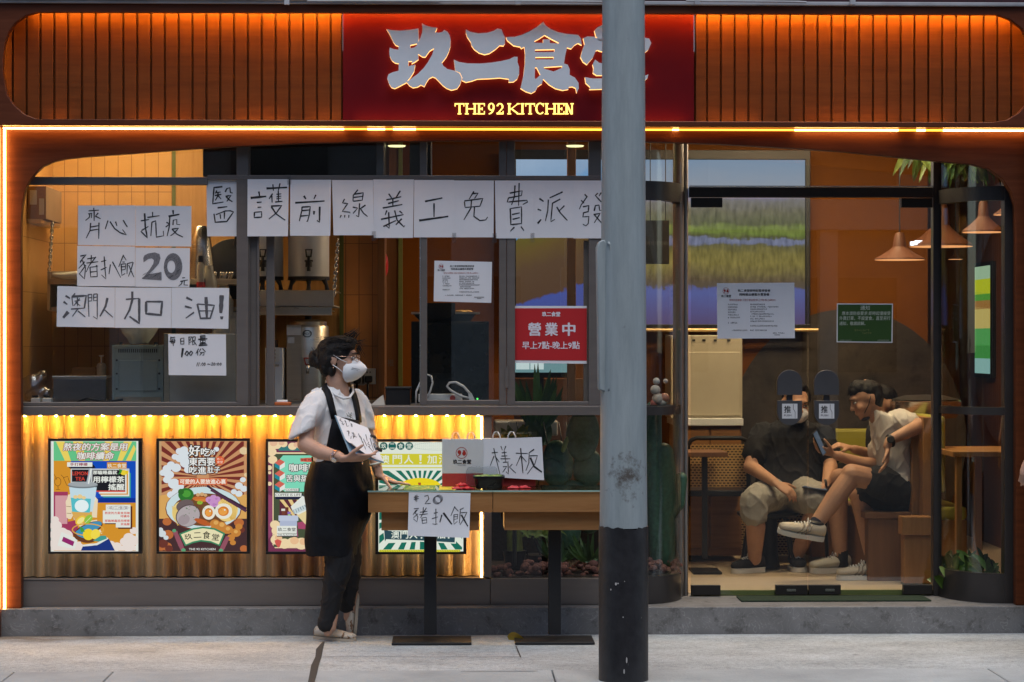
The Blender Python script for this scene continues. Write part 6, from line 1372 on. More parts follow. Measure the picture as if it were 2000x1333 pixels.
# ---- printed notices
def squiggles(mb, fn, x0, x1, y, h):      # print too small to read in the photograph
    x = x0
    while x < x1 - h * .6:
        w = h * random.uniform(.6, .85)
        if random.random() < .93:
            for _ in range(3):
                a = x + random.uniform(0, w * .3); b = x + w * random.uniform(.6, 1); yy = y + h * random.uniform(.1, .9)
                if random.random() < .6: mb.add([fn(a, yy + .35), fn(b, yy + .35), fn(b, yy - .35), fn(a, yy - .35)], [(0, 1, 2, 3)])
                else: xx = (a + b) / 2; mb.add([fn(xx - .35, y + h), fn(xx + .35, y + h), fn(xx + .35, y), fn(xx - .35, y)], [(0, 1, 2, 3)])
        x += w * 1.18
def emblem(mb, fn, cx, cy, r, c1):
    mb.mat(c1); n = 26; vs = []
    for i in range(n): a = 2 * math.pi * i / n; vs += [fn(cx + r * math.cos(a), cy + r * math.sin(a)), fn(cx + r * .9 * math.cos(a), cy + r * .9 * math.sin(a))]
    mb.add(vs, [(2 * i, 2 * i + 1, (2 * i + 3) % (2 * n), (2 * i + 2) % (2 * n)) for i in range(n)])
    S_ = lambda L: [(cx + u * r, cy + v * r) for u, v in L]
    fill(mb, S_([(-.72, -.15), (-.62, -.42), (-.35, -.5), (-.1, -.35), (-.05, 0), (-.15, .3), (-.45, .55), (-.75, .55), (-.5, .4), (-.38, .2), (-.6, .15)]), fn)
    fill(mb, S_([(.1, .2), (.15, -.1), (.3, -.2), (.2, -.35), (.3, -.5), (.5, -.42), (.7, -.5), (.6, -.3), (.75, -.1), (.78, .25), (.55, .48), (.3, .48)]), fn)
def menu_notice(q, Y, label, seed):
    t, fn = sheet("printed_notice", q, Y, label, "notice", seed, .0008)
    x0, y0 = q[0]; w = q[1][0] - x0; h = q[3][1] - y0
    m2 = lambda u, v: fn(x0 + w * u, y0 + h * v)
    mb = MB(); ink = PT(40, 40, 42); red = PT(150, 40, 40)
    emblem(mb, lambda a_, b_: fn(a_, b_), x0 + w * .115, y0 + h * .14, w * .043, red)
    mb.mat(ink); text_on(mb, "玖二食堂", .055, .21, .18, .255, m2, .03)
    text_on(mb, "玖二食堂即時起暫停堂食", .27, .11, .69, .158, m2, .02); text_on(mb, "同時推出優惠外賣套餐", .29, .18, .675, .228, m2, .02)
    mb.mat(red); text_on(mb, "限時抗疫套餐 只限外賣自取", .16, .285, .49, .325, m2, .01); text_on(mb, "（早上7時-晚上8時半）", .49, .285, .76, .325, m2, .01)
    mb.mat(PT(70, 70, 74))
    for i in range(6): squiggles(mb, fn, x0 + w * .14, x0 + w * (.24 + .06 * random.random()), y0 + h * (.37 + i * .047), h * .026)
    for i in range(8): squiggles(mb, fn, x0 + w * .43, x0 + w * (.58 + .22 * random.random()), y0 + h * (.37 + i * .043), h * .026)
    squiggles(mb, fn, x0 + w * .14, x0 + w * .27, y0 + h * .70, h * .028); squiggles(mb, fn, x0 + w * .43, x0 + w * .78, y0 + h * .755, h * .028); squiggles(mb, fn, x0 + w * .19, x0 + w * .65, y0 + h * .835, h * .026); squiggles(mb, fn, x0 + w * .69, x0 + w * .87, y0 + h * .885, h * .026); squiggles(mb, fn, x0 + w * .74, x0 + w * .82, y0 + h * .92, h * .02)
    mb.build("printing", None, t)
menu_notice([(848.5, 509.5), (961, 512), (959.5, 592), (847, 589)], .148, "white printed menu notice on the middle window above the black cabinet", 41)
menu_notice([(1400.5, 553.5), (1551.5, 552.5), (1552.5, 661), (1401, 662)], YD - .004, "white printed menu notice on the glass door", 42)
t, fn = sheet("opening_notice", [(1003.5, 598), (1146, 598), (1146, 711), (1003.5, 709)], .148, "red notice with white opening hours on the narrow window", "notice", 43, .0006)
mb = MB().mat(PT(178, 32, 36)); L2 = lambda a_, b_: fn(a_, b_, .0009)
fill(mb, [(1003.6, 602.5), (1145.9, 602.5), (1145.9, 705), (1003.6, 704)], L2)
mb.mat(PT(222, 215, 222)); text_on(mb, "玖二食堂", 1059, 609.5, 1094, 618.5, lambda a_, b_: fn(a_, b_, .0016), .05)
for ch, x in (("營", 1032), ("業", 1065), ("中", 1099)): text_on(mb, ch, x, 631, x + 24, 656, lambda a_, b_: fn(a_, b_, .0016), .035)
text_on(mb, "早上7點-晚上9點", 1020, 667.5, 1132, 682, lambda a_, b_: fn(a_, b_, .0016), .02)
mb.build("printing", None, t)
t, fn = sheet("green_notice", [(1634.5, 593), (1744, 593.5), (1743, 670), (1634, 669)], YD - .004, "green notice with white border on the glass door", "notice", 44, .0005)
mb = MB().mat(PT(42, 72, 22)); fill(mb, [(1636.5, 595), (1742, 595.5), (1741, 668), (1636, 667)], L2 := (lambda a_, b_: fn(a_, b_, .0008)))
f2 = lambda a_, b_: fn(a_, b_, .0015); mb.mat(PT(190, 195, 180))
text_on(mb, "通知", 1680, 597, 1699, 606, f2, .01, .1); text_on(mb, "應本澳防疫要求·即時起僅接受", 1644, 608.5, 1739, 616, f2, .0, .1); text_on(mb, "外賣訂單，不設堂食，直至另行", 1639, 618, 1739, 626, f2, .0, .1); text_on(mb, "通知，敬請諒解。", 1639, 628.5, 1690, 636, f2, .0, .1)
mb.mat(PT(110, 110, 60)); squiggles(mb, f2, 1669, 1704, 643, 4.5); squiggles(mb, f2, 1684, 1704, 649, 4.5); mb.mat(PT(150, 155, 140)); squiggles(mb, f2, 1640, 1664, 664, 2.2); squiggles(mb, f2, 1714, 1738, 664, 2.2)
mb.build("printing", None, t)
# ------------------------------------------------------------------ lamp post, tables and what stands on them
YL_ = -1.62
t = thing("lamp_post", "thick tapered grey steel post with a black painted foot at the kerb", "post", P(1221, 1400, YL_))
def pw(py, w): return w / 2 / sc(YL_)
c0 = P(1214, 400, YL_).x; c1 = P(1221.5, 1100, YL_).x
def post_mat():
    m, n, l, b = nodes_of("weathered_grey_paint")
    tc = n.new("ShaderNodeTexCoord")
    def nz_(s, d=6, st=(1, 1, 1)):
        mp = n.new("ShaderNodeMapping"); mp.inputs["Scale"].default_value = st; l.new(tc.outputs["Object"], mp.inputs[0])
        x = n.new("ShaderNodeTexNoise"); x.inputs["Scale"].default_value = s; x.inputs["Detail"].default_value = d; x.inputs["Roughness"].default_value = .7; l.new(mp.outputs[0], x.inputs[0]); return x.outputs[0]
    r1 = n.new("ShaderNodeValToRGB"); r1.color_ramp.elements[0].position = .3; r1.color_ramp.elements[1].position = .7; r1.color_ramp.elements[0].color = (.26, .30, .305, 1); r1.color_ramp.elements[1].color = (.36, .405, .41, 1)
    l.new(nz_(6, 8, (4, 4, .5)), r1.inputs[0])
    # scuffed rust patch where things rub against it
    sp = n.new("ShaderNodeSeparateXYZ"); l.new(tc.outputs["Object"], sp.inputs[0])
    hz = (P(1221, 928, YL_).z - P(1221, 1400, YL_).z)
    d = n.new("ShaderNodeMath"); d.operation = 'SUBTRACT'; d.inputs[1].default_value = hz; l.new(sp.outputs[2], d.inputs[0])
    ab = n.new("ShaderNodeMath"); ab.operation = 'ABSOLUTE'; l.new(d.outputs[0], ab.inputs[0])
    mr = n.new("ShaderNodeMapRange"); mr.inputs[1].default_value = 0; mr.inputs[2].default_value = .17; mr.inputs[3].default_value = .34; mr.inputs[4].default_value = 0; l.new(ab.outputs[0], mr.inputs[0])
    ax = n.new("ShaderNodeMath"); ax.operation = 'ABSOLUTE'; l.new(sp.outputs[0], ax.inputs[0])
    mx = n.new("ShaderNodeMapRange"); mx.inputs[1].default_value = .01; mx.inputs[2].default_value = .11; mx.inputs[3].default_value = 1; mx.inputs[4].default_value = .2; l.new(ax.outputs[0], mx.inputs[0])
    pm = n.new("ShaderNodeMath"); pm.operation = 'MULTIPLY'; l.new(mr.outputs[0], pm.inputs[0]); l.new(mx.outputs[0], pm.inputs[1])
    ad = n.new("ShaderNodeMath"); ad.operation = 'ADD'; l.new(nz_(26, 9), ad.inputs[0]); l.new(pm.outputs[0], ad.inputs[1])
    r2 = n.new("ShaderNodeValToRGB"); r2.color_ramp.elements[0].position = .66; r2.color_ramp.elements[1].position = .86; l.new(ad.outputs[0], r2.inputs[0])
    mi = n.new("ShaderNodeMix"); mi.data_type = 'RGBA'; l.new(r2.outputs[0], mi.inputs[0]); l.new(r1.outputs[0], mi.inputs[6]); mi.inputs[7].default_value = (.10, .085, .072, 1)
    l.new(mi.outputs[2], b.inputs["Base Color"]); b.inputs["Roughness"].default_value = .5; b.inputs["Metallic"].default_value = 0
    bp = n.new("ShaderNodeBump"); bp.inputs["Strength"].default_value = .12; bp.inputs["Distance"].default_value = .004; l.new(nz_(40, 4), bp.inputs["Height"]); l.new(bp.outputs[0], b.inputs["Normal"])
    return m
m_post = post_mat()
m_foot = M("black_bitumen_paint", (.022, .021, .023), rough=.45, var=.35, scale=14, bump=.15, bscale=40)
zA_ = P(1220, 1028, YL_).z
ctr = lambda py: P(1214.5 + 6.5 * (py + 60) / 1100, py, YL_)
MB().lathe([(pw(0, 93.5), zA_ - .004), (pw(0, 91), zA_ + .35), (pw(0, 88), P(0, 560, YL_).z), (pw(0, 83), P(0, 0, YL_).z), (pw(0, 76), 6.0)], Vector(((c0 + c1) / 2, YL_, 0)), 64).build("shaft", m_post, t, smooth='auto')
ed = [(pw(0, 96.5), zA_ + (.006 * noise.noise(Vector((math.cos(a) * 3, math.sin(a) * 3, 2))) if False else 0)) for a in (0,)]
n = 64; cx = (c0 + c1) / 2; R = pw(0, 97); vs = []
for i in range(n):
    a = 2 * math.pi * i / n; jag = .008 * noise.noise(Vector((math.cos(a) * 5, math.sin(a) * 5, 1))) - (.010 if 268 < math.degrees(a) < 300 else 0)
    for rr, z in ((R, -.2), (R, .6), (R, zA_ + jag), (R - .006, zA_ + jag + .0005)): vs.append((cx + rr * math.cos(a), YL_ + rr * math.sin(a), z))
MB().add(vs, [(4 * i + j, 4 * ((i + 1) % n) + j, 4 * ((i + 1) % n) + j + 1, 4 * i + j + 1) for i in range(n) for j in range(3)]).build("painted_foot", m_foot, t, smooth='auto', angle=60)
mb = MB().mat(M("dried_spatter", (.45, .43, .41), rough=.8, var=.2)); random.seed(9)
for x_, y_, w_, h_ in ((1203, 1141, 2, 3), (1207, 1140, 1.5, 1.5), (1220, 1136, .8, 1), (1193, 1152, 1, 2), (1231, 1170, 2, 1.6), (1250, 1207, 3, 3.5), (1238, 1222, 1, 1.5), (1217, 1206, 1, 1.5), (1224, 1290, 1.5, 6), (1219, 1312, 1.4, 5), (1226, 1298, 1.2, 7), (1256, 1315, 1.4, 3), (1262, 1322, 1, 3)):
    dx = P(x_, y_, YL_).x - cx; yy = YL_ - math.sqrt(max(R * R - dx * dx, 0)) - .0008; mb.pell(x_, y_, w_, h_, yy, 9)
mb.build("spatter", None, t)
cabx = P(1180, 620, YL_ - .02)
MB().pprism([(1166, 482), (1170, 472), (1180, 468), (1190, 478), (1192, 500), (1192, 755), (1186, 768), (1170, 762)], YL_ - .055, YL_ + .06).build("junction_box", m_post, t, bevel=.006, smooth='auto')
MB().tube([P(1187, 474, YL_ - .07), P(1192, 478, YL_ - .07), P(1194, 500, YL_ - .07), P(1194, 750, YL_ - .07), P(1190, 764, YL_ - .07)], .008, 10).build("conduit", m_post, t, smooth=True)
# tables
m_tglass = glass_mat("table_glass", (.80, .92, .87), f0=.06, edge=.9)
m_gedge = M("green_glass_edge", (.30, .46, .40), rough=.15, var=.1, scale=30)
YF0, YB0 = -.50, -.08
ZT = .785
def table(xa, xb, xla, xlb, xcol, xba, xbb, label):
    t = thing("pedestal_table", label, "table", (X(xcol, -.28), -.28, 0), "pedestal tables on the pavement")
    a, b = X(xa, YF0), X(xb, YF0)
    MB().box(a - .002, b + .002, YF0 - .006, YB0 + .006, ZT - .008, ZT).build("glass_top", m_tglass, t)
    MB().mat(m_gedge).box(a - .002, b + .002, YF0 - .0075, YF0 - .0062, ZT - .008, ZT - .0005).build("glass_edge", None, t)
    z1, z2 = Z(969, YF0), Z(1001, YF0)
    MB().box(a, b, YF0, YB0, z2, ZT - .0095).build("tabletop", m_oak, t, bevel=.002)
    MB().box(X(xla, -.46), X(xlb, -.46), -.46, -.12, Z(1036, -.46), z2 - .002).build("apron", m_oak, t, bevel=.002)
    MB().pbox(xcol - 12.2, 1037, xcol + 12.2, 1240, -.31, -.25).build("column", m_blackm, t, bevel=.002)
    MB().box(X(xba, -.42), X(xbb, -.42), -.42, -.14, .002, .014).build("base_plate", m_blackm, t, bevel=.003)
    return t
table(719, 962, 745, 936, 840.5, 765, 921, "oak pedestal table carrying the price sheet and the paper bags")
table(963, 1205, 985, 1182, 1083.5, 1006, 1162, "oak pedestal table reaching behind the grey post")
# folded posters under the glass
simple("cheer_flyer", "green and yellow flyer lying flat under the table glass", "flyer", MB().mat(PT(70, 130, 70)).box(X(790, -.3), X(850, -.3), -.48, -.12, ZT + .0005, ZT + .001).mat(PT(190, 185, 60)).box(X(858, -.3), X(890, -.3), -.48, -.15, ZT + .0005, ZT + .001), bevel=0)
s_ = sheet("price_sheet", [(798.5, 962), (919, 963.5), (916.5, 1050.5), (796.5, 1046.5)], YF0 - .008, "crinkled sheet with a handwritten 20 dollar price on the table front", "sign", 51, .0035, curl=.012)
kk = .1951
hand(*s_, "545,655 545,715;530,675 580,668;530,695 580,688;560,650 558,720;635,665 670,655 680,690 640,740 700,735;530,790 580,785 530,840;555,800 520,850;545,830 570,870 560,920 525,890;570,840 525,880;590,825 665,815;625,775 620,845;585,850 670,840;655,780 595,880;610,880 615,935 660,930 655,875 610,880;615,905 655,900;750,790 750,945 715,940;730,835 770,825;710,890 770,870;740,945 765,940;2.6:810,850 790,925;4:825,830 910,945;940,765 900,860;935,770 975,815;930,850 930,945 965,915;930,850 970,845 965,890 930,895;930,870 965,868;990,800 1030,780;995,805 985,935;1000,830 1060,825 1030,890 990,950;3.4:1005,850 1070,965", 705, 840, kk, 1.7)
t, fn = s_
mb = MB().mat(m_inkm)
for i in range(22):
    a = i / 22 * 6.283; x, y = 770 + 38 * math.cos(a), 697 + 38 * math.sin(a); mb.ribbon([(705 + (x - 13) * kk, 840 + (y + 10) * kk), (705 + (x + 13) * kk, 840 + (y - 10) * kk)], 1.3, fn)
mb.build("shaded_zero", None, t)
m_bagw = M("white_bag_paper", (.58, .58, .57), rough=.7, var=.04, bump=.15, bscale=18)
m_bagr = M("red_bag_print", (.40, .035, .03), rough=.6, var=.15, scale=14)
def bag(q, Y, D, split, label, logo):
    (x0, y0), (x1, y1) = q; t = thing("paper_bag", label, "bag", P((x0 + x1) / 2, y1, Y), "branded paper carrier bags on the table")
    zt_, zm, zb_ = Z(y0, Y), Z(split, Y), ZT + .001; a, b = X(x0, Y), X(x1, Y)
    mb = MB().mat(m_bagw).box(a, b, Y, Y + D, zm, zt_).mat(m_bagr).box(a, b, Y, Y + D, zb_, zm - .0002)
    mb.build("body", None, t, bevel=.001)
    for xx, yy in ((x0 + 18, Y + .002), (x0 + 48, Y + D - .004)):
        p = [P(xx, y0 + 4, yy), P(xx + 1, y0 - 6, yy), P(xx + 5, y0 - 13, yy), P(xx + 10, y0 - 13, yy + .01), P(xx + 14, y0 - 5, yy + .02), P(xx + 15, y0 + 4, yy + .02)]
        m2 = MB(); w = Vector((.010, 0, 0))
        vs = []
        for v in p: vs += [v - Vector((0, .004, 0)), v + Vector((.006, .012, 0))]
        o = m2.add(vs, [(2 * i, 2 * i + 1, 2 * i + 3, 2 * i + 2) for i in range(len(p) - 1)]).build("handle", m_white, t, smooth=True); sm = o.modifiers.new("solid", 'SOLIDIFY'); sm.thickness = .002
    if logo:
        f = lambda u, v: P(u, v, Y - .0008); mb = MB(); emblem(mb, f, 901.5, 885, 11.3, PT(165, 40, 30)); mb.mat(PT(28, 26, 30)); text_on(mb, "玖二食堂", 885, 898, 920, 906.5, f, .05); text_on(mb, "THE 92 KITCHEN", 894, 908, 910, 909.5, f, .02); mb.build("print", None, t)
    return t
bag(((863.5, 858), (944, 955)), -.22, .05, 925, "white and red paper bag with a rooster emblem and shop name", True)
bag(((943, 857), (1046, 953)), -.20, .06, 925, "white and red paper bag hidden behind the sample sheet", False)
s_ = sheet("sample_sheet", [(943, 858), (1058, 854), (1062.5, 938), (944, 931)], -.215, "white sheet handwritten with 樣板 leaning on the second bag", "sign", 61, .003, curl=.01)
hand(*s_, "995,310 1020,430 1100,755;960,390 1065,380;1000,440 935,605;1020,450 1090,550;1115,275 1140,345;1200,275 1170,345;1130,390 1215,380;1125,445 1225,440;1110,490 1275,490;1170,350 1200,550;1150,550 1245,545;1235,560 1245,750 1205,710;1150,625 1215,620 1145,720;1310,580 1260,630 1370,735;2.6:1450,310 1490,735;1370,395 1570,400;1450,440 1375,610;1470,450 1550,545;2.6:1680,330 1590,390;1595,400 1590,560 1540,690;1605,440 1735,435 1690,580 1560,750;4:1615,470 1680,620 1810,715", 850, 840, .115, 1.8)
t = thing("takeaway_bowl", "black takeaway bowl of greens with clear lid propped behind", "bowl", (X(954, -.36), -.33, ZT))
def rr_loop(xa, xb, ya, yb, z, r): 
    o = []
    for cx_, cy_, a0 in ((xb - r, yb - r, 0), (xa + r, yb - r, 90), (xa + r, ya + r, 180), (xb - r, ya + r, 270)):
        for i in range(5): a = math.radians(a0 + i * 22.5); o.append(Vector((cx_ + r * math.cos(a), cy_ + r * math.sin(a), z)))
    return o
a, b = X(925, -.42), X(985.5, -.42); zt_ = Z(931, -.42)
loops = [rr_loop(a + .012, b - .012, -.395, -.275, ZT + .001, .02), rr_loop(a + .003, b - .003, -.415, -.255, zt_ - .012, .025), rr_loop(a - .002, b + .002, -.42, -.25, zt_ - .011, .025), rr_loop(a - .002, b + .002, -.42, -.25, zt_, .025), rr_loop(a + .006, b - .006, -.412, -.258, zt_, .022), rr_loop(a + .012, b - .012, -.405, -.265, zt_ - .02, .02)]
N = 20; mb = MB().add([v for L in loops for v in L], [(j * N + i, j * N + (i + 1) % N, (j + 1) * N + (i + 1) % N, (j + 1) * N + i) for j in range(5) for i in range(N)] + [tuple(range(N))[::-1], tuple(5 * N + i for i in range(N))])
mb.build("bowl", M("black_tray_plastic", (.010, .009, .012), rough=.25, var=.1), t, smooth='auto')
mb = MB(); random.seed(4)
for i in range(40):
    c = Vector((random.uniform(a + .02, b - .02), random.uniform(-.39, -.28), zt_ - .004)); mb.mat(M("greens_%d" % (i % 3), ((.14, .26, .05), (.07, .13, .04), (.30, .38, .12))[i % 3], rough=.4, var=.3, scale=50)).ball(c, 1, 8, 6, (Vector((random.uniform(.01, .025), 0, 0)), Vector((0, .01, 0)), Vector((0, 0, random.uniform(.004, .009)))))
mb.build("greens", None, t, smooth=True)
lp = [(912, 948), (911, 922), (914, 914), (920, 912), (965, 912), (970, 916), (972, 930)]
mb = MB().mat(glass_mat("clear_lid", (.93, .95, .96), f0=.10, rough=.12)).pprism([(911, 950), (910, 922), (914, 913), (922, 911), (966, 911), (972, 916), (973, 950)], -.2385, -.237); mb.build("lid", None, t)
MB().mat(m_tape).tube([P(p, q, -.24) for p, q in lp], .0016, 6).build("lid_rim", None, t, smooth=True)
m_pack = M("red_foil_packet", (.52, .02, .03), rough=.3, var=.3, scale=30, bump=.4, bscale=60)
def packet(cx_, cy_, w_, h_, Y, rot, label, dz=0):
    c = P(cx_, cy_, Y); c.z = ZT + .006 + dz; vs = []; n, m = 8, 5
    for j in range(m + 1):
        for i in range(n + 1):
            u, v = i / n * 2 - 1, j / m * 2 - 1; bulge = .009 * (1 - u * u) * (1 - v * v); x_, y_ = u * w_, v * h_
            vs.append(c + Vector((x_ * math.cos(rot) - y_ * math.sin(rot), x_ * math.sin(rot) + y_ * math.cos(rot), bulge + .002 * math.sin(7 * u + cx_) * (1 - v * v))))
    o = MB().add(vs, [(j * (n + 1) + i, j * (n + 1) + i + 1, (j + 1) * (n + 1) + i + 1, (j + 1) * (n + 1) + i) for j in range(m) for i in range(n)]).build("sauce_packet", m_pack, None, smooth=True)
    s2 = o.modifiers.new("solid", 'SOLIDIFY'); s2.thickness = .008; tag(o, label, "packet", "red sauce packets on the tables")
for q in ((893, 958, .028, .035, -.40, .1, "red sauce packet flat on the table at the bag corner", 0), (912, 958, .026, .03, -.41, .6, "red sauce packet under the clear lid edge", 0), (902, 950, .024, .03, -.38, .3, "red sauce packet lying on top of two others", .016), (1003, 958, .03, .034, -.36, -.1, "red sauce packet flat beside the black bowl", 0), (1024, 958, .028, .03, -.35, .2, "red sauce packet farthest from the black bowl", 0)): packet(*q)
simple("yellow_leaf", "fallen yellow leaf between the table base plates", "leaf", (lambda mb: (leaf(mb, G(992, 1247, .008), G(1026, 1246, .02), .06, .15), mb)[1])(MB()), M("yellow_leaf_skin", (.45, .30, .03), rough=.6, var=.2), bevel=0)
t = thing("door_mat", "dark green mat lying before the glass doors", "mat", P(1610, 1176, .3))
MB().box(X(1440, .4), X(1806, .4), .22, .45, .1415, .150).build("mat", M("green_mat_pile", (.015, .03, .014), rough=.95, var=.3, scale=60, bump=.6, bscale=150), t, bevel=.003)
# ------------------------------------------------------------------ people
V = Vector
m_skin = M("skin", (.50, .29, .20), rough=.5, var=.10, scale=18, bump=.05, bscale=220, spec=.35)
m_skin2 = M("skin_tan", (.46, .25, .15), rough=.5, var=.10, scale=18, bump=.05, bscale=220, spec=.35)
m_hair = M("black_hair", (.008, .007, .007), rough=.42, spec=.25, var=.5, scale=40, stretch=(1, 1, 5), bump=.5, bscale=160)
m_wtee = M("white_cotton", (.66, .655, .65), rough=.85, var=.03, bump=.12, bscale=90)
m_ctee = M("cream_cotton", (.60, .56, .50), rough=.85, var=.04, bump=.12, bscale=90)
m_btee = M("black_cotton", (.014, .014, .016), rough=.9, var=.2, bump=.12, bscale=90)
m_apron = M("black_apron_cloth", (.011, .012, .015), rough=.6, spec=.12, var=.25, scale=20, bump=.2, bscale=60)
m_trou = M("black_trouser_cloth", (.010, .010, .012), rough=.75, var=.2, bump=.15, bscale=80)
m_grey = M("grey_jersey", (.30, .285, .25), rough=.9, var=.08, scale=60, bump=.15, bscale=120)
m_mask = M("mask_fabric", (.74, .75, .76), rough=.8, var=.02, bump=.06, bscale=150)
m_gold = M("rose_gold_metal", (.75, .48, .36), rough=.25, metal=1, var=.05)
def hand_mesh(mb, wrist, d, n, t, L=.17, curl=(.25, .3, .2), spread=.05, thumb=(.5, .35), thin=1.0, fcurl=None):
    # palm, four unequal fingers with knuckle bends, and a thumb leaving the side of the palm
    d = V(d).normalized(); n = (V(n) - d * V(n).dot(d)).normalized(); t = (V(t) - d * V(t).dot(d) - n * V(t).dot(n)).normalized(); s = L / .18
    W = V(wrist)
    mb.loft([(W - d * .02 * s, t * .024 * s, n * .018 * s), (W + d * .01 * s, t * .026 * s, n * .017 * s), (W + d * .04 * s, t * .036 * s, n * .016 * s), (W + d * .075 * s, t * .041 * s, n * .0135 * s), (W + d * .095 * s, t * .038 * s, n * .011 * s), (W + d * .102 * s, t * .03 * s, n * .006 * s)], 16)
    for k, (o, l) in enumerate(((.029, .070), (.0095, .079), (-.0105, .073), (-.029, .057))):
        p = W + d * (.092 - .004 * abs(k - 1)) * s + t * o * s; dd = (d + t * (o * spread * 30)).normalized(); c = fcurl[k] if fcurl else curl; r = (.0088, .0090, .0085, .0076)[k] * s * thin
        for j, f in enumerate((.46, .30, .24)):
            a = c[j]; dd = (dd * math.cos(a) + n * math.sin(a)).normalized(); nn = n; q = p + dd * l * f * s * 1.08; mb.cap(p, r, q, r * .90, 10); p = q; r *= .92
            n_ = (n - dd * n.dot(dd));
    p = W + d * .028 * s + t * .024 * s; dd = (d * .62 + t * .70 + n * .25).normalized(); r = .0125 * s
    for j, f in enumerate((.040, .030, .026)):
        q = p + dd * f * s; mb.cap(p, r, q, r * .88, 10); p = q; r *= .86; a = thumb[min(j, 1)]; dd = (dd * math.cos(a) + (d * .75 - t * .15 + n * .45).normalized() * math.sin(a)).normalized()
def head_mesh(mb, c, f, up, s=1.0, neck=None, female=False):
    # c: middle of the skull; f: facing; about 22 cm high
    c = V(c); f = V(f).normalized(); up = (V(up) - f * V(up).dot(f)).normalized(); r = f.cross(up)
    B = lambda p, a, b, e: mb.ball(c + f * p[0] * s + r * p[1] * s + up * p[2] * s, 1, 18, 12, (f * a * s, r * b * s, up * e * s))
    B((-.012, 0, .022), .095, .074, .088)                  # skull
    B((.030, 0, -.025), .062, .060, .075)                  # face
    B((.045, 0, -.070), .040, .044, .040)                  # jaw
    B((.062, 0, -.092), .022, .026, .020)                  # chin
    B((.060, .034, -.030), .026, .026, .026); B((.060, -.034, -.030), .026, .026, .026)   # cheeks
    B((.072, 0, .026), .022, .046, .022)                   # brow
    mb.cap(c + f * .088 * s + up * .008 * s, .007 * s, c + f * .106 * s - up * .026 * s, .0115 * s, 10)   # nose
    B((.096, .010, -.030), .010, .009, .008); B((.096, -.010, -.030), .010, .009, .008)
    B((.086, 0, -.056), .012, .024, .006); B((.085, 0, -.066), .011, .019, .006)      # lips
    for k in (1, -1):                                       # ears
        e = c + r * k * .073 * s - f * .010 * s - up * .012 * s
        mb.ball(e, 1, 12, 8, (f * .018 * s, r * .008 * s, up * .031 * s)); mb.ball(e + r * k * .005 * s - f * .008 * s + up * .005 * s, 1, 10, 8, (f * .012 * s, r * .010 * s, up * .024 * s))
def face_bits(t, c, f, up, s, brow=True, only=None):
    c = V(c); f = V(f).normalized(); up = (V(up) - f * V(up).dot(f)).normalized(); r = f.cross(up)
    for k in (1, -1):
        e = c + f * .082 * s + r * k * .031 * s + up * .004 * s
        MB().mat(M("eye_white", (.6, .57, .54), rough=.2, var=0)).ball(e, 1, 12, 8, (f * .010 * s, r * .014 * s, up * .0065 * s)).mat(m_hair).ball(e + f * .005 * s, 1, 10, 7, (f * .0062 * s, r * .0062 * s, up * .0062 * s)).tube([e + r * .015 * s - up * .001 * s, e + f * .006 * s + r * .006 * s + up * .007 * s, e + f * .007 * s - r * .006 * s + up * .0065 * s, e - r * .015 * s], .0018 * s, 6).build("eye", None, t, smooth=True)
        if brow: MB().mat(m_hair).tube([e + f * .010 * s + r * k * .020 * s + up * .020 * s - f * .010 * s, e + f * .013 * s + up * .025 * s, e + f * .014 * s - r * k * .018 * s + up * .021 * s], [.0015 * s, .003 * s, .0035 * s], 6).build("eyebrow", None, t, smooth=True)
def strands(mb, roots, n, L, spread, r=.0011, seed=1, base=None):
    random.seed(seed)
    for i in range(n):
        p, d = random.choice(roots); p = V(p) + V((random.uniform(-1, 1), random.uniform(-1, 1), random.uniform(-1, 1))) * spread; d = V(d).normalized(); q = [p]
        bend = V((random.uniform(-1, 1), random.uniform(-1, 1), random.uniform(-1, 1))) * .25
        ll = L * random.uniform(.5, 1.2)
        for j in range(4): d = (d + bend * .35).normalized(); q.append(q[-1] + d * ll / 4)
        mb.tube(q, [r, r, r * .9, r * .7, r * .3], 5)
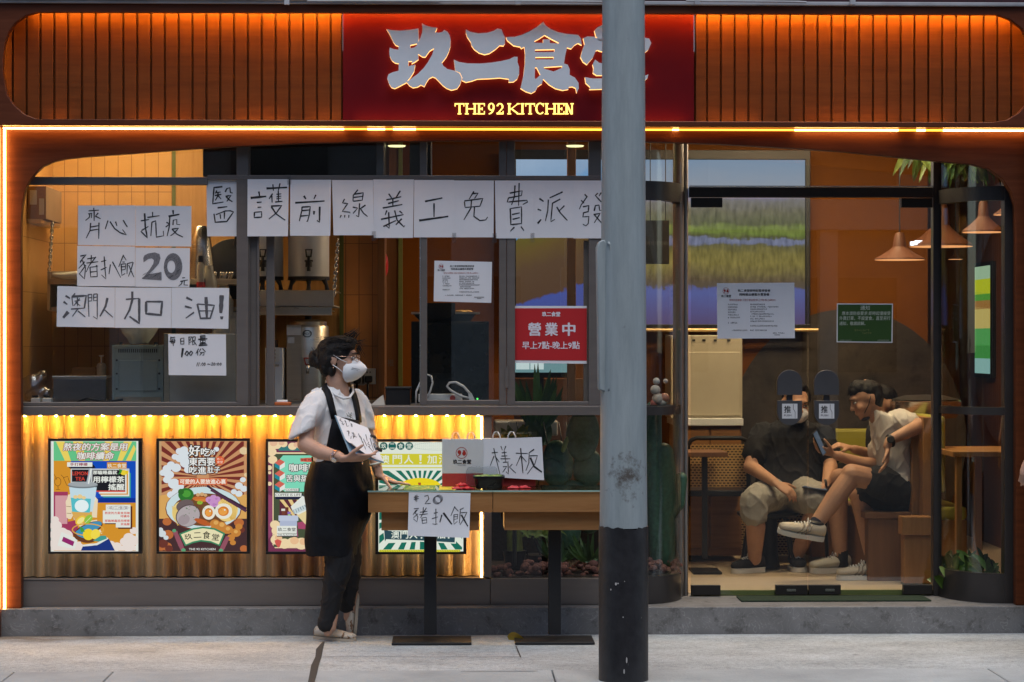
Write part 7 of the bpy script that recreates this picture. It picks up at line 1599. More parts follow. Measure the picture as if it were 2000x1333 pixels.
def shoe_mesh(heel, toe, up, w, h_heel, h_toe, name_, mats, t, sole=.018, laces=False, low=False, solem=None, stripe=None, collar=True):
    heel, toe, up = V(heel), V(toe), V(up).normalized(); d = toe - heel; L = d.length; d /= L; up = (up - d * up.dot(d)).normalized(); s = d.cross(up)
    mb = MB(); prof = ((0, .55, .80), (.06, .80, 1), (.2, .88, 1), (.36, .84, .92), (.5, .92, .72), (.65, 1.0, .56), (.8, .97, .48), (.92, .78, .42), (.985, .42, .36))
    secs = []
    for u, ww, hh in prof:
        h = h_heel * hh if u < .55 else h_toe / .48 * hh * .98
        h = max(h, h_toe * .7); c = heel + d * L * u + up * (sole + h / 2); secs.append((c, s * w / 2 * ww, up * h / 2 * 1.04))
    mb.loft(secs, 20); o = mb.build("shoe", mats, t, smooth=True)
    m2 = MB(); vs = []; n = len(prof)
    loop = [heel + d * L * u + s * w / 2 * (ww * 1.06) for u, ww, hh in prof] + [heel + d * L * 1.01] + [heel + d * L * u - s * w / 2 * (ww * 1.06) for u, ww, hh in reversed(prof)] + [heel - d * .004]
    k = len(loop); m2.add([p + up * .0005 for p in loop] + [p + up * (sole + .004) for p in loop], [tuple(range(k))[::-1], tuple(range(k, 2 * k))] + [(i, (i + 1) % k, (i + 1) % k + k, i + k) for i in range(k)])
    m2.build("sole", solem or m_white, o, smooth='auto')
    top = lambda u, dx: heel + d * L * u + s * dx + up * (sole + (h_heel * (1 - u * .45) if u < .5 else h_heel * .72 - (u - .5) * h_heel * .55) + .004)
    if collar: MB().mat(m_black).ball(heel + d * L * .22 + up * (sole + h_heel * .98), 1, 14, 8, (d * L * .17, s * w * .30, up * .012)).build("collar", None, o, smooth=True)
    if laces:
        m3 = MB().mat(m_white)
        for j in range(5):
            u = .42 + j * .065; a, b = top(u, -w * .26), top(u, w * .26); m3.tube([a - up * .012, (a + b) / 2 + up * .006, b - up * .012], .0042, 6)
        c = top(.40, 0) + up * .008
        for sg_ in (1, -1): m3.tube([c, c + s * sg_ * .022 + up * .014, c + s * sg_ * .035 - up * .002, c], .0034, 6)
        m3.build("laces", None, o, smooth=True)
    if stripe:
        for j in range(3):
            u = .40 + j * .085
            for sg_ in (1, -1):
                m4 = MB().mat(stripe); a = heel + d * L * u + s * sg_ * w * .445 + up * sole; m4.tube([a + up * .004 + d * .016, heel + d * L * (u - .03) + s * sg_ * w * .42 + up * (sole + h_heel * .4), heel + d * L * (u - .06) + s * sg_ * w * .30 + up * (sole + h_heel * .78)], .0055, 6); m4.build("side_stripe", None, o, smooth=True)
    return o
# ================================================================== the standing woman
WY = -.27
J = lambda x, y, dy=0: P(x, y, WY + dy)
wo = thing("person", "person in white T-shirt and black apron with face mask holding a clipboard by the table", "person", G(655, 1252, 0))
f_t = V((.70, -.71, 0)); s_t = V((.71, .70, 0)); UPV = V((0, 0, 1))
hd = J(661, 700, -.02); hf = V((1, -.16, -.02))
mb = MB(); head_mesh(mb, hd, hf, UPV, .98)
mb.chain([J(652, 722, -.01), J(658, 748, -.02), J(664, 782, 0)], [.050, .050, .064])
mb.loft([(J(660, 768), s_t * .075, f_t * .045), (J(660, 785), s_t * .115, f_t * .062), (J(662, 810), s_t * .12, f_t * .075), (J(664, 850), s_t * .11, f_t * .075), (J(666, 895), s_t * .10, f_t * .07), (J(662, 950), s_t * .12, f_t * .085), (J(660, 985), s_t * .11, f_t * .08)], 20)
RS, RE, RW = J(610, 790, -.11), J(596, 868, -.20), J(664, 893, -.315)
mb.chain([RS, J(603, 828, -.15), RE], [.034, .036, .040]); mb.chain([RE, J(628, 884, -.26), RW], [.041, .038, .025])
LS, LE, LW = J(704, 788, .10), J(722, 858, .12), J(737, 916, .075)
mb.chain([LS, J(713, 822, .11), LE, LW], [.030, .032, .037, .026])
# holding hand, palm up under the board; table hand with fingers out flat
hand_mesh(mb, J(672, 896, -.33), V((1, -.05, .06)), V((.0, .45, .9)), V((.05, -.9, .42)), .175, spread=.0, fcurl=((-.05, .1, .1), (.1, .35, .3), (.15, .45, .3), (.2, .5, .3)), thumb=(.75, .35))
ht = P(741, 930, -.20); ht.z = max(ht.z, ZT + .045)
hand_mesh(mb, ht, V((.86, -.12, -.36)), V((-.25, 0, -.96)), V((.1, -.97, 0)), .17, curl=(-.30, .05, .05), spread=.12, thumb=(.35, .1))
mb.chain([LW, ht], [.026, .023])
# legs: the nearer one stands, the other is crossed behind with the toe down
for a, b_, c_ in ((J(648, 965, -.07), J(664, 1092, -.04), J(645, 1226, 0)), (J(676, 965, .07), J(690, 1095, .08), J(682, 1205, .15))): mb.chain([a, b_, c_], [.06, .040, .030])
mb.chain([J(643, 1226, 0), J(640, 1236, 0)], [.028, .022]); mb.chain([J(683, 1205, .15), J(688, 1218, .165)], [.030, .022])
organic(mb, "body", m_skin, wo, .0045, 5)
# hair: swept back into a low bun, loose wisps over the forehead
mb = MB(); R_ = V((-hf.y, hf.x, 0)).normalized(); hfn = hf.normalized()
HB = lambda px, py, dy, a, b_, e: mb.ball(J(px, py, dy), 1, 16, 11, (hfn * a, hfn.cross(UPV) * b_, UPV * e))
HB(655, 686, -.02, .098, .084, .076); HB(645, 700, -.02, .070, .084, .072); HB(668, 675, -.02, .070, .076, .052); HB(638, 716, -.02, .038, .066, .055); HB(648, 722, -.06, .022, .03, .036); HB(684, 668, -.02, .034, .06, .026)
HB(617, 699, -.02, .036, .045, .040); HB(622, 706, -.03, .036, .040, .040); HB(612, 706, -.02, .024, .034, .030)
hair = organic(mb, "hair", m_hair, wo, .005, 2, .0035, 60)
mb = MB().mat(m_hair)
strands(mb, [(J(690, 664, -.03), (.5, -.1, .7)), (J(682, 660, -.02), (.75, 0, .6)), (J(696, 670, -.05), (.8, -.2, .1)), (J(700, 676, -.05), (.35, 0, -.8)), (J(672, 658, -.03), (.8, 0, .35))], 70, .055, .012, .0013, 3); mb.build("hair_wisp", None, hair, smooth=True); mb = MB().mat(m_hair)
strands(mb, [(J(618, 692, -.06), (-.4, -.2, .5)), (J(640, 684, -.09), (-.8, 0, -.1)), (J(610, 706, -.05), (-.5, 0, -.5))], 40, .035, .016, .0011, 4); mb.build("hair_wisp", None, hair, smooth=True); mb = MB().mat(m_hair)
strands(mb, [(J(690, 668, -.08), (-1, -.15, .02)), (J(688, 676, -.09), (-1, -.1, -.25)), (J(675, 664, -.07), (-1, -.25, -.1))], 60, .13, .014, .0016, 6)
mb.build("loose_hair", None, hair, smooth=True)
face_bits(wo, hd, hf, UPV, .98)
# respirator mask, a folded cup with a ridge down the middle, and its straps
er = hfn.cross(UPV); sd_ = -1 if er.y > 0 else 1
def FM(a, r_, u_): return hd + hfn * a + er * r_ + UPV * u_
mb = MB(); rows = []
for v, (ridge, wid, back, hz_) in enumerate(((.100, .006, .092, -.004), (.118, .030, .070, -.016), (.138, .052, .052, -.032), (.148, .062, .040, -.048), (.142, .062, .036, -.066), (.122, .058, .036, -.088), (.098, .046, .042, -.106), (.075, .030, .050, -.116))):
    row = []
    for i in range(-6, 7):
        t_ = i / 6; row.append(FM(ridge + (back - ridge) * abs(t_) ** 1.25, wid * 1.12 * math.sin(t_ * math.pi / 2) , hz_ - .010 * abs(t_) * (1 if v > 3 else -1) * (.6)))
    rows.append(row)
n = 13; mb.add([p for r_ in rows for p in r_], [(j * n + i, j * n + i + 1, (j + 1) * n + i + 1, (j + 1) * n + i) for j in range(7) for i in range(12)])
o = mb.build("face_mask", m_mask, wo, smooth='auto', angle=40); sm = o.modifiers.new("solid", 'SOLIDIFY'); sm.thickness = .002
for sgn in (1, -1):
    ear = FM(-.012, .080 * sgn, .002); mb = MB().mat(m_mask)
    mb.tube([FM(.062, .050 * sgn, -.022), FM(.03, .073 * sgn, -.008), ear + UPV * .016], .0022, 6).tube([FM(.046, .055 * sgn, -.082), FM(.02, .070 * sgn, -.055), ear - UPV * .035], .0022, 6); mb.build("ear_loop", None, o, smooth=True)
mb = MB().mat(PT(120, 125, 135))
for j, (a0, a1, hz_) in enumerate(((.095, .122, -.050), (.09, .112, -.057))): mb.tube([FM(a0 - .012, .062 * sd_, hz_ + .004), FM(a1 - .004, .042 * sd_, hz_ - .004)], .0011, 5)
mb.build("mask_print", None, o)
mb = MB().mat(m_gold)
for sgn in (1, -1):
    c = FM(.106, .030 * sgn, .002); mb.tube([c + er * .024 * math.cos(a) + UPV * .019 * math.sin(a) - hfn * .012 * abs(math.cos(a)) * (1 if math.cos(a) * sgn > 0 else 0) for a in [i * math.pi / 8 for i in range(16)]], .0012, 6, closed=True)
    mb.tube([FM(.096, .055 * sgn, .010), FM(.04, .077 * sgn, .010), FM(-.015, .082 * sgn, .012)], .0013, 6)
mb.tube([FM(.108, -.007, .005), FM(.112, 0, .008), FM(.108, .007, .005)], .0012, 6); gl = mb.build("glasses", None, wo, smooth=True)
mb = MB().mat(glass_mat("spectacle_lens", (.97, .97, .97), f0=.08))
for sgn in (1, -1): c = FM(.106, .030 * sgn, .002); mb.add([c + er * .023 * math.cos(a) + UPV * .018 * math.sin(a) - hfn * .011 * abs(math.cos(a)) * (1 if math.cos(a) * sgn > 0 else 0) for a in [i * math.pi / 8 for i in range(16)]], [tuple(range(16))])
mb.build("lens", None, gl)
MB().mat(m_gold).ball(FM(-.008, .083 * sd_, -.047), .0035).build("earring", None, wo, smooth=True)
# T-shirt
mb = MB()
mb.loft([(J(657, 757, .01), s_t * .075, f_t * .060), (J(656, 766, .01), s_t * .125, f_t * .070), (J(657, 778), s_t * .165, f_t * .080), (J(659, 800), s_t * .170, f_t * .100), (J(662, 835), s_t * .158, f_t * .118), (J(664, 870), s_t * .150, f_t * .112), (J(664, 905), s_t * .155, f_t * .112), (J(662, 925), s_t * .158, f_t * .112)], 24)
mb.chain([J(636, 783, -.045), J(616, 790, -.10), J(604, 812, -.14)], [.058, .064, .064]); mb.chain([J(680, 779, .05), J(700, 790, .09), J(710, 815, .105)], [.050, .058, .054])
mb.loft([(J(622, 776, -.09), V((-.02, .045, .05)), V((.05, .0, .02))), (J(607, 792, -.125), V((0, .058, .0)), V((.058, 0, .028))), (J(599, 815, -.15), V((0, .066, .0)), V((.063, 0, .024))), (J(592, 836, -.175), V((0, .070, 0)), V((.062, 0, .030))), (J(590, 846, -.18), V((0, .071, 0)), V((.064, 0, .032)))], 18)
mb.loft([(J(693, 780, .09), V((.02, .045, .05)), V((.045, 0, -.02))), (J(704, 795, .10), V((0, .055, 0)), V((.045, 0, -.01))), (J(711, 818, .11), V((0, .062, 0)), V((.046, 0, -.005))), (J(716, 838, .115), V((0, .062, 0)), V((.044, 0, 0)))], 18)
tee = organic(mb, "t_shirt", m_wtee, wo, .0055, 3, .005, 12, crease=.0055)
MB().mat(m_wtee).tube([P(a, b_, WY + c_) for a, b_, c_ in ((637, 745, .02), (643, 759, -.055), (655, 772, -.10), (671, 779, -.115), (683, 777, -.10), (690, 766, -.04), (688, 752, .04))], .006, 8).build("collar", None, tee, smooth=True)
# skin showing inside the neckline
# apron: bib, straps and long wrap skirt
from mathutils.bvhtree import BVHTree
tl = world_loc(tee); tbv = BVHTree.FromPolygons([v.co + tl for v in tee.data.vertices], [tuple(p.vertices) for p in tee.data.polygons])
def ON(px, py, off=.008, back=None):     # the place on the T-shirt seen there, plus the cloth's own thickness
    d = ray(px, py).normalized(); h = tbv.ray_cast(CP, d)[0]
    return (h - d * off) if h is not None else back
def lerp_edge(E_, y):
    for (x0, y0), (x1, y1) in zip(E_[:-1], E_[1:]):
        if y0 <= y <= y1: return x0 + (x1 - x0) * (y - y0) / (y1 - y0)
    return E_[-1][0]
LEd = [(652, 811), (645, 835), (640, 860), (635, 885), (630, 912)]; REd = [(703, 811), (705, 840), (707, 860), (709, 885), (711, 912)]
mb = MB(); vs = []; n, m = 14, 12; last = J(670, 850, -.12)
for j in range(m + 1):
    y = 812 + 100 * j / m
    for i in range(n + 1):
        x = lerp_edge(LEd, y) * (1 - i / n) + lerp_edge(REd, y) * i / n; yy = y + 10 * (i / n) * (1 - j / m)
        p = ON(x, yy, .009, None) or P(x, yy, last.y + .012); last = p; vs.append(p)
for _ in range(2):                           # let the stiff cloth bridge the small hollows
    v2 = [v.copy() for v in vs]
    for j in range(1, m):
        for i in range(1, n): k = j * (n + 1) + i; v2[k] = (vs[k] * 2 + vs[k - 1] + vs[k + 1] + vs[k - n - 1] + vs[k + n + 1]) / 6 - AX * .001
    vs = v2
mb.add(vs, [(j * (n + 1) + i, (j + 1) * (n + 1) + i, (j + 1) * (n + 1) + i + 1, j * (n + 1) + i + 1) for j in range(m) for i in range(n)])
ap = mb.build("apron", m_apron, wo, smooth=True); sm = ap.modifiers.new("solid", 'SOLIDIFY'); sm.thickness = .004
def strap(line, w):
    vs = []
    for a, (x, y) in enumerate(line):
        x0, y0 = line[max(a - 1, 0)]; x1, y1 = line[min(a + 1, len(line) - 1)]; L = math.hypot(x1 - x0, y1 - y0); nx, ny = -(y1 - y0) / L, (x1 - x0) / L
        c = ON(x, y, .009) or J(x, y, -.06)
        for sg in (1, -1): q = ON(x + nx * w * sg, y + ny * w * sg, .009) or P(x + nx * w * sg, y + ny * w * sg, c.y + .004); vs.append(q)
    top = vs[0] * .5 + vs[1] * .5; mb = MB()
    vs = [vs[0] + V((.0, .09, .012)), vs[1] + V((.0, .09, .012)), vs[0] + V((0, .04, .014)), vs[1] + V((0, .04, .014))] + vs
    mb.add(vs, [(2 * i, 2 * i + 1, 2 * i + 3, 2 * i + 2) for i in range(len(vs) // 2 - 1)]); o = mb.build("apron_strap", m_apron, ap, smooth=True); sm = o.modifiers.new("solid", 'SOLIDIFY'); sm.thickness = .004; sm.offset = 0
strap([(633, 757), (639, 765), (643, 775), (646, 788), (649, 800), (653, 818)], 6.2)
strap([(687, 762), (691, 772), (695, 785), (698, 800), (700, 812), (701, 826)], 5.2)
mb = MB()
mb.loft([(J(668, 893, 0), s_t * .150, f_t * .120), (J(664, 905, 0), s_t * .166, f_t * .128), (J(663, 935, 0), s_t * .182, f_t * .138), (J(663, 965), s_t * .186, f_t * .14), (J(663, 1000), s_t * .182, f_t * .14), (J(658, 1040), s_t * .168, f_t * .128), (J(651, 1068), s_t * .150, f_t * .116), (J(649, 1084), s_t * .144, f_t * .114)], 28)
sk = organic(mb, "apron_skirt", m_apron, ap, .006, 4, 0)
me = sk.data
nv = [(v.co.copy(), v.normal.copy()) for v in me.vertices]
for v, (v0, n0) in zip(me.vertices, nv):    # gathered folds running down from the waist across the front
    w = v0 + world_loc(sk); q = (w.z * 7 + (w.x + w.y * .6) * 13); fade = min(1, max(0, (J(660, 905).z - w.z) / .12))
    d = .010 * math.sin(q + 1.8 * noise.noise(V((w.x * 5, w.y * 5, w.z * 4)))) + .005 * math.sin(q * 2.3 + 3 * noise.noise(w * 6)); v.co = v0 + n0 * d * fade
me.update()
MB().mat(m_apron).tube([J(612, 903, -.05), J(610, 930, -.07), J(612, 962, -.07)], .006, 8).tube([J(611, 893, -.04), J(612, 903, -.05)], .008, 8).build("apron_tie", None, ap, smooth=True)
# trousers
mb = MB()
mb.chain([J(650, 1000, -.04), J(664, 1092, -.04), J(652, 1150, -.02), J(640, 1212, 0)], [.090, .072, .056, .045]); mb.cap(J(640, 1212), .045, J(638, 1218), .046)
mb.chain([J(676, 1000, .06), J(682, 1098, .06), J(680, 1150, .10), J(677, 1184, .13)], [.08, .060, .048, .040])
organic(mb, "trousers", m_trou, wo, .0055, 5, .004, 14, crease=.007)
# floral slip-on shoes
def floral():
    m, n, l, b = nodes_of("floral_canvas")
    tc = n.new("ShaderNodeTexCoord"); vo = n.new("ShaderNodeTexNoise"); vo.inputs["Scale"].default_value = 42; vo.inputs["Detail"].default_value = 3; l.new(tc.outputs["Object"], vo.inputs["Vector"])
    r = n.new("ShaderNodeValToRGB"); e = r.color_ramp.elements; e[0].position = .56; e[0].color = (.52, .46, .38, 1); e[1].position = .60; e[1].color = (.20, .11, .06, 1); l.new(vo.outputs[0], r.inputs[0]); l.new(r.outputs[0], b.inputs["Base Color"]); b.inputs["Roughness"].default_value = .8
    return m
m_flo = floral()
m_solb = M("tan_rubber_sole", (.42, .35, .27), rough=.7, var=.1)
h_ = G(617, 1247, 0); t_ = G(692, 1253, 0)
o = shoe_mesh(h_, t_ + V((.004, 0, 0)), UPV, .085, .060, .034, "s", m_flo, wo, sole=.010, solem=m_solb, collar=False)
hl = J(700, 1161, .16); to = J(693, 1245, .15)
shoe_mesh(hl, to, V((-1, -.25, .05)), .082, .054, .036, "s", m_flo, wo, sole=.012, solem=m_solb, collar=False)
# wrist watch and bangle
wd = (RW - RE).normalized(); u_, w_ = ortho(wd); c = J(655, 891, -.305)
mb = MB().mat(m_gold)
for i in range(18):
    a = 2 * math.pi * i / 18; mb.obox(c + (u_ * math.cos(a) + w_ * math.sin(a)) * .030, wd * .008, (u_ * -math.sin(a) + w_ * math.cos(a)) * .0048, (u_ * math.cos(a) + w_ * math.sin(a)) * .002)
wt = mb.build("wrist_watch", None, wo, bevel=.001); dv = V((-.2, -.7, -.6)).normalized(); MB().mat(m_chrome).lathe([(.014, 0), (.015, .004), (.013, .007)], c + dv * .026, 18, axis=dv).build("watch_case", None, wt, smooth='auto')
bd = (LW - LE).normalized(); u_, w_ = ortho(bd); c = J(732, 905, .08)
MB().mat(M("pale_jade", (.55, .56, .48), rough=.2, var=.1)).tube([c + (u_ * math.cos(a) + w_ * math.sin(a)) * .038 + bd * .014 * math.cos(a) for a in [i * math.pi / 12 for i in range(24)]], .0058, 8, closed=True).build("bangle", None, wo, smooth=True)
MB().mat(m_gold).tube([J(708, 904, -.345) + V((0, .012 * math.cos(a), .011 * math.sin(a))) for a in [i * math.pi / 6 for i in range(12)]], .0016, 5, closed=True).build("ring", None, wo)
mb = MB().mat(PT(40, 70, 55)); strokes(mb, "677,808 680,815;681,806 683,814;684,810 688,814;679,812 690,818;686,806 684,818", 0, 0, 1, 1.1, lambda a, b_: P(a, b_, WY - .148)); mb.build("shirt_print", None, tee)
# ------------------------------------------------------------------ clipboard in her hand
q4 = [J(654, 811, -.185), J(718, 836, -.135), J(750, 904, -.30), J(683, 884, -.35)]
bn = (q4[1] - q4[0]).cross(q4[3] - q4[0]).normalized()
if bn.y > 0: bn = -bn
cb = thing("clipboard", "blue backed clipboard with handwritten paper held against the apron", "clipboard", q4[3])
MB().mat(M("pale_blue_board", (.22, .36, .46), rough=.5, var=.06)).add([p + bn * .0 for p in q4] + [p - bn * .005 for p in q4], [(0, 3, 2, 1), (4, 5, 6, 7), (0, 1, 5, 4), (1, 2, 6, 5), (2, 3, 7, 6), (3, 0, 4, 7)]).build("board", None, cb)
mb = MB().mat(m_paper); n = 12; vs = []
def BQ(u, v, lift): 
    p = (q4[0] * (1 - u) + q4[1] * u) * (1 - v) + (q4[3] * (1 - u) + q4[2] * u) * v; cur = max(0, v - .62 - u * .5) ** 1.5 * .10
    return p + bn * (lift + cur) + UPV * cur * 1.2
for j in range(n + 1):
    for i in range(n + 1): vs.append(BQ(i / n * .97 + .015, j / n * .97 + .015, .003))
mb.add(vs, [(j * (n + 1) + i, (j + 1) * (n + 1) + i, (j + 1) * (n + 1) + i + 1, j * (n + 1) + i + 1) for j in range(n) for i in range(n)]); mb.build("paper", None, cb, smooth=True)
def fb(a, b_):
    ex, ey = (64, 25), (29, 73); dx, dy = a - 654, b_ - 811; D_ = ex[0] * ey[1] - ex[1] * ey[0]
    for _ in range(1): u = (dx * ey[1] - dy * ey[0]) / D_; v = (dy * ex[0] - dx * ex[1]) / D_
    k = 1 + (3 * u * v) / 300
    return BQ(max(.02, min(.97, u)), max(.02, min(.97, v)), .0045)
mb = MB().mat(m_ink)
strokes(mb, "270,215 255,250 300,280 320,300;285,215 275,230;1.6:300,310 320,345 350,320 330,360;360,255 385,300;375,260 410,390 450,375;440,265 470,260 460,290;490,320 515,345 520,400 500,380 495,330;405,490 465,500;435,480 450,600;460,520 445,560;510,530 580,570;540,520 545,640;490,660 500,600;530,600 620,630;580,580 540,660;655,550 680,640;680,600 720,660;700,640 740,760;740,730 770,830;780,840 800,910;810,570 840,730;760,670 830,840;870,740 850,790 900,820 880,860;900,660 970,940;860,840 960,970;960,780 1030,820;970,800 1010,930;2.2:980,830 1030,960;1000,790 1040,910", 640, 800, .09, 1.3, fb); mb.build("handwriting", None, cb)
clip_c = (q4[1] * .52 + q4[2] * .48); cd_ = (q4[2] - q4[1]).normalized()
inw = (q4[0] - q4[1]).normalized()
MB().mat(m_chrome).obox(clip_c + bn * .008 + inw * .002, cd_ * .042, inw * .010, bn * .003).mat(m_black).obox(clip_c - cd_ * .046 + bn * .009, cd_ * .008, inw * .013, bn * .007).obox(clip_c + cd_ * .046 + bn * .009, cd_ * .008, inw * .013, bn * .007).build("clip", None, cb, bevel=.002)
# ================================================================== seated people
def K(x, y, Y): return P(x, y, Y)
def phone(pts, Y, label):
    c, ax, az = pts; ph = thing("mobile_phone", label, "phone", c); ay = ax.cross(az).normalized()
    MB().obox(c, ax.normalized() * .037, ay * .0042, az.normalized() * .074).build("casing", m_black, ph, bevel=.003)
    MB().mat(E("phone_screen", (.25, .3, .4), .35)).obox(c + ay * .0046, ax.normalized() * .033, ay * .0003, az.normalized() * .068).build("screen", None, ph); return ph
# ---- white shirt, legs crossed, facing the others
p3 = thing("person", "seated person in a cream T-shirt and black shorts with legs crossed holding a phone", "person", K(1700, 1135, 1.34))
mb = MB(); c = K(1692, 779, 1.42); hf3 = V((-1, -.12, -.40)); up3 = V((-.36, 0, 1)); head_mesh(mb, c, hf3, up3, 1.0)
mb.chain([K(1704, 795, 1.42), K(1712, 812, 1.42), K(1730, 832, 1.45)], [.050, .052, .055])
mb.chain([K(1744, 845, 1.46), K(1752, 900, 1.47), K(1760, 955, 1.47)], [.085, .08, .085])
A_, B_, C_ = K(1762, 822, 1.28), K(1797, 832, 1.20), K(1738, 860, 1.12); mb.chain([A_, B_], [.038, .042]); mb.chain([B_, K(1770, 845, 1.15), C_], [.043, .038, .027])
hand_mesh(mb, K(1733, 872, 1.11), V((-.02, -.05, -1)), V((-.9, .1, 0)), V((-.3, -.9, 0)), .17, curl=(.45, .35, .2), thumb=(.4, .3)); mb.chain([C_, K(1733, 872, 1.11)], [.027, .024])
D_, E_, F_ = K(1732, 838, 1.58), K(1712, 908, 1.50), K(1634, 890, 1.40); mb.chain([D_, E_], [.036, .040]); mb.chain([E_, K(1680, 905, 1.45), F_], [.042, .039, .027])
hand_mesh(mb, K(1630, 888, 1.40), V((-.95, -.05, .32)), V((-.1, .5, .85)), V((-.1, -.85, .45)), .17, curl=(.5, .6, .4), thumb=(.6, .5))
mb.chain([K(1752, 948, 1.36), K(1664, 928, 1.27)], [.065, .066]); mb.chain([K(1663, 930, 1.27), K(1632, 972, 1.25), K(1592, 1026, 1.22)], [.060, .058, .040])
mb.chain([K(1755, 968, 1.55), K(1679, 966, 1.45)], [.065, .066]); mb.chain([K(1679, 968, 1.45), K(1692, 1020, 1.43), K(1706, 1104, 1.37)], [.060, .060, .040])
organic(mb, "body", m_skin2, p3, .0055, 4)
mb = MB(); hb = lambda x, y, Y, a, b_, e: mb.ball(K(x, y, Y), 1, 14, 10, (V((a, 0, 0)), V((0, b_, 0)), V((0, 0, e))))
hb(1695, 762, 1.42, .088, .080, .062); hb(1680, 757, 1.42, .07, .07, .045); hb(1668, 764, 1.42, .036, .06, .034); hb(1711, 775, 1.42, .044, .078, .06); hb(1716, 786, 1.42, .022, .06, .036)
h3 = organic(mb, "hair", m_hair, p3, .006, 2, .004, 60)
mb = MB().mat(m_hair); strands(mb, [(K(1668, 755, 1.40), (-.6, 0, .4)), (K(1685, 746, 1.40), (-.6, 0, .7)), (K(1662, 765, 1.40), (-.6, 0, -.6)), (K(1703, 747, 1.40), (-.2, 0, .8)), (K(1722, 775, 1.38), (.5, 0, .1))], 90, .028, .016, .0014, 8); mb.build("loose_hair", None, h3, smooth=True)
face_bits(p3, c, hf3, up3, 1.0)
hn = hf3.normalized(); u3 = (up3 - hn * up3.dot(hn)).normalized(); r3 = hn.cross(u3); sg3 = 1 if r3.y < 0 else -1
mb = MB().mat(M("dark_mask_cloth", (.05, .05, .055), rough=.8)); mb.ball(c + hn * .050 - u3 * .104, 1, 16, 10, (hn * .030, r3 * .038, u3 * .016)); mk = mb.build("face_mask", None, p3, smooth=True)
MB().mat(m_black).tube([c + hn * .055 + r3 * sg3 * .048 - u3 * .070, c + hn * .02 + r3 * sg3 * .074 - u3 * .03, c - hn * .01 + r3 * sg3 * .080 + u3 * .012], .0024, 6).build("ear_loop", None, mk)
mb = MB(); fx = V((1, 0, .12)); fy = V((0, 1, 0))
mb.loft([(K(1722, 806, 1.43), V((.062, 0, -.03)), fy * .080), (K(1733, 812, 1.44), V((.095, 0, -.03)), fy * .16), (K(1742, 836, 1.45), V((.118, 0, -.02)), fy * .20), (K(1747, 880, 1.46), V((.118, 0, 0)), fy * .19), (K(1752, 925, 1.47), V((.112, 0, .0)), fy * .18), (K(1755, 958, 1.47), V((.112, 0, .02)), fy * .18)], 22)
mb.chain([K(1748, 828, 1.36), K(1762, 824, 1.29), K(1776, 828, 1.25)], [.075, .072, .064]); mb.chain([K(1736, 836, 1.54), K(1718, 882, 1.515)], [.075, .066])
organic(mb, "t_shirt", m_ctee, p3, .006, 5, .005, 14, crease=.010)
mb = MB(); mb.chain([K(1758, 968, 1.50), K(1720, 968, 1.48), K(1690, 964, 1.46)], [.118, .105, .092]); mb.chain([K(1756, 958, 1.38), K(1715, 940, 1.31)], [.110, .094]); mb.chain([K(1760, 975, 1.45), K(1745, 985, 1.45)], [.115, .105])
organic(mb, "shorts", m_btee, p3, .006, 5, .006, 12, crease=.008)
m_snk = M("beige_sneaker_suede", (.50, .45, .37), rough=.8, var=.08); m_strp = M("grey_stripe", (.25, .21, .17), rough=.7)
m_red = M("red_heel_tab", (.45, .05, .03), rough=.6)
a = K(1718, 1131, 1.36); a.z = .144; b_ = K(1634, 1131, 1.32); b_.z = .144
o = shoe_mesh(a, b_, UPV, .095, .075, .045, "s", m_snk, p3, sole=.024, laces=True, stripe=m_strp); MB().mat(m_red).ball(a + V((-.012, -.002, .078)), 1, 10, 8, (V((.018, 0, 0)), V((0, .034, 0)), V((0, 0, .024)))).build("heel_tab", None, o, smooth=True)
a = K(1606, 1056, 1.22); b_ = K(1518, 1040, 1.17); o = shoe_mesh(a, b_, V((-.05, -.28, 1)), .095, .075, .045, "s", m_snk, p3, sole=.024, laces=True, stripe=m_strp); MB().mat(m_red).ball(K(1600, 1034, 1.21), 1, 10, 8, (V((.018, 0, 0)), V((0, .034, 0)), V((0, 0, .024)))).build("heel_tab", None, o, smooth=True)
MB().mat(M("navy_sock", (.02, .02, .035), rough=.9)).cap(K(1703, 1098, 1.37), .041, K(1708, 1112, 1.365), .041).cap(K(1596, 1020, 1.22), .041, K(1588, 1032, 1.215), .04).build("sock", None, p3, smooth=True)
wd = (C_ - B_).normalized(); u_, w_ = ortho(wd); cw = K(1739, 861, 1.12); wt = MB().mat(m_black).tube([cw + (u_ * math.cos(a) + w_ * math.sin(a)) * .031 for a in [i * math.pi / 9 for i in range(18)]], .010, 8, closed=True).build("wrist_watch", None, p3, smooth=True); MB().mat(m_dark).lathe([(.022, 0), (.023, .008), (.018, .012)], cw + V((-.005, -.03, .008)), 18, axis=(0, -1, .2)).build("watch_case", None, wt, smooth='auto')
phone((K(1600, 866, 1.36), V((.4, .8, .25)), V((-.45, 0, 1))), 1.36, "dark phone tilted in the hand of the person in the cream T-shirt")
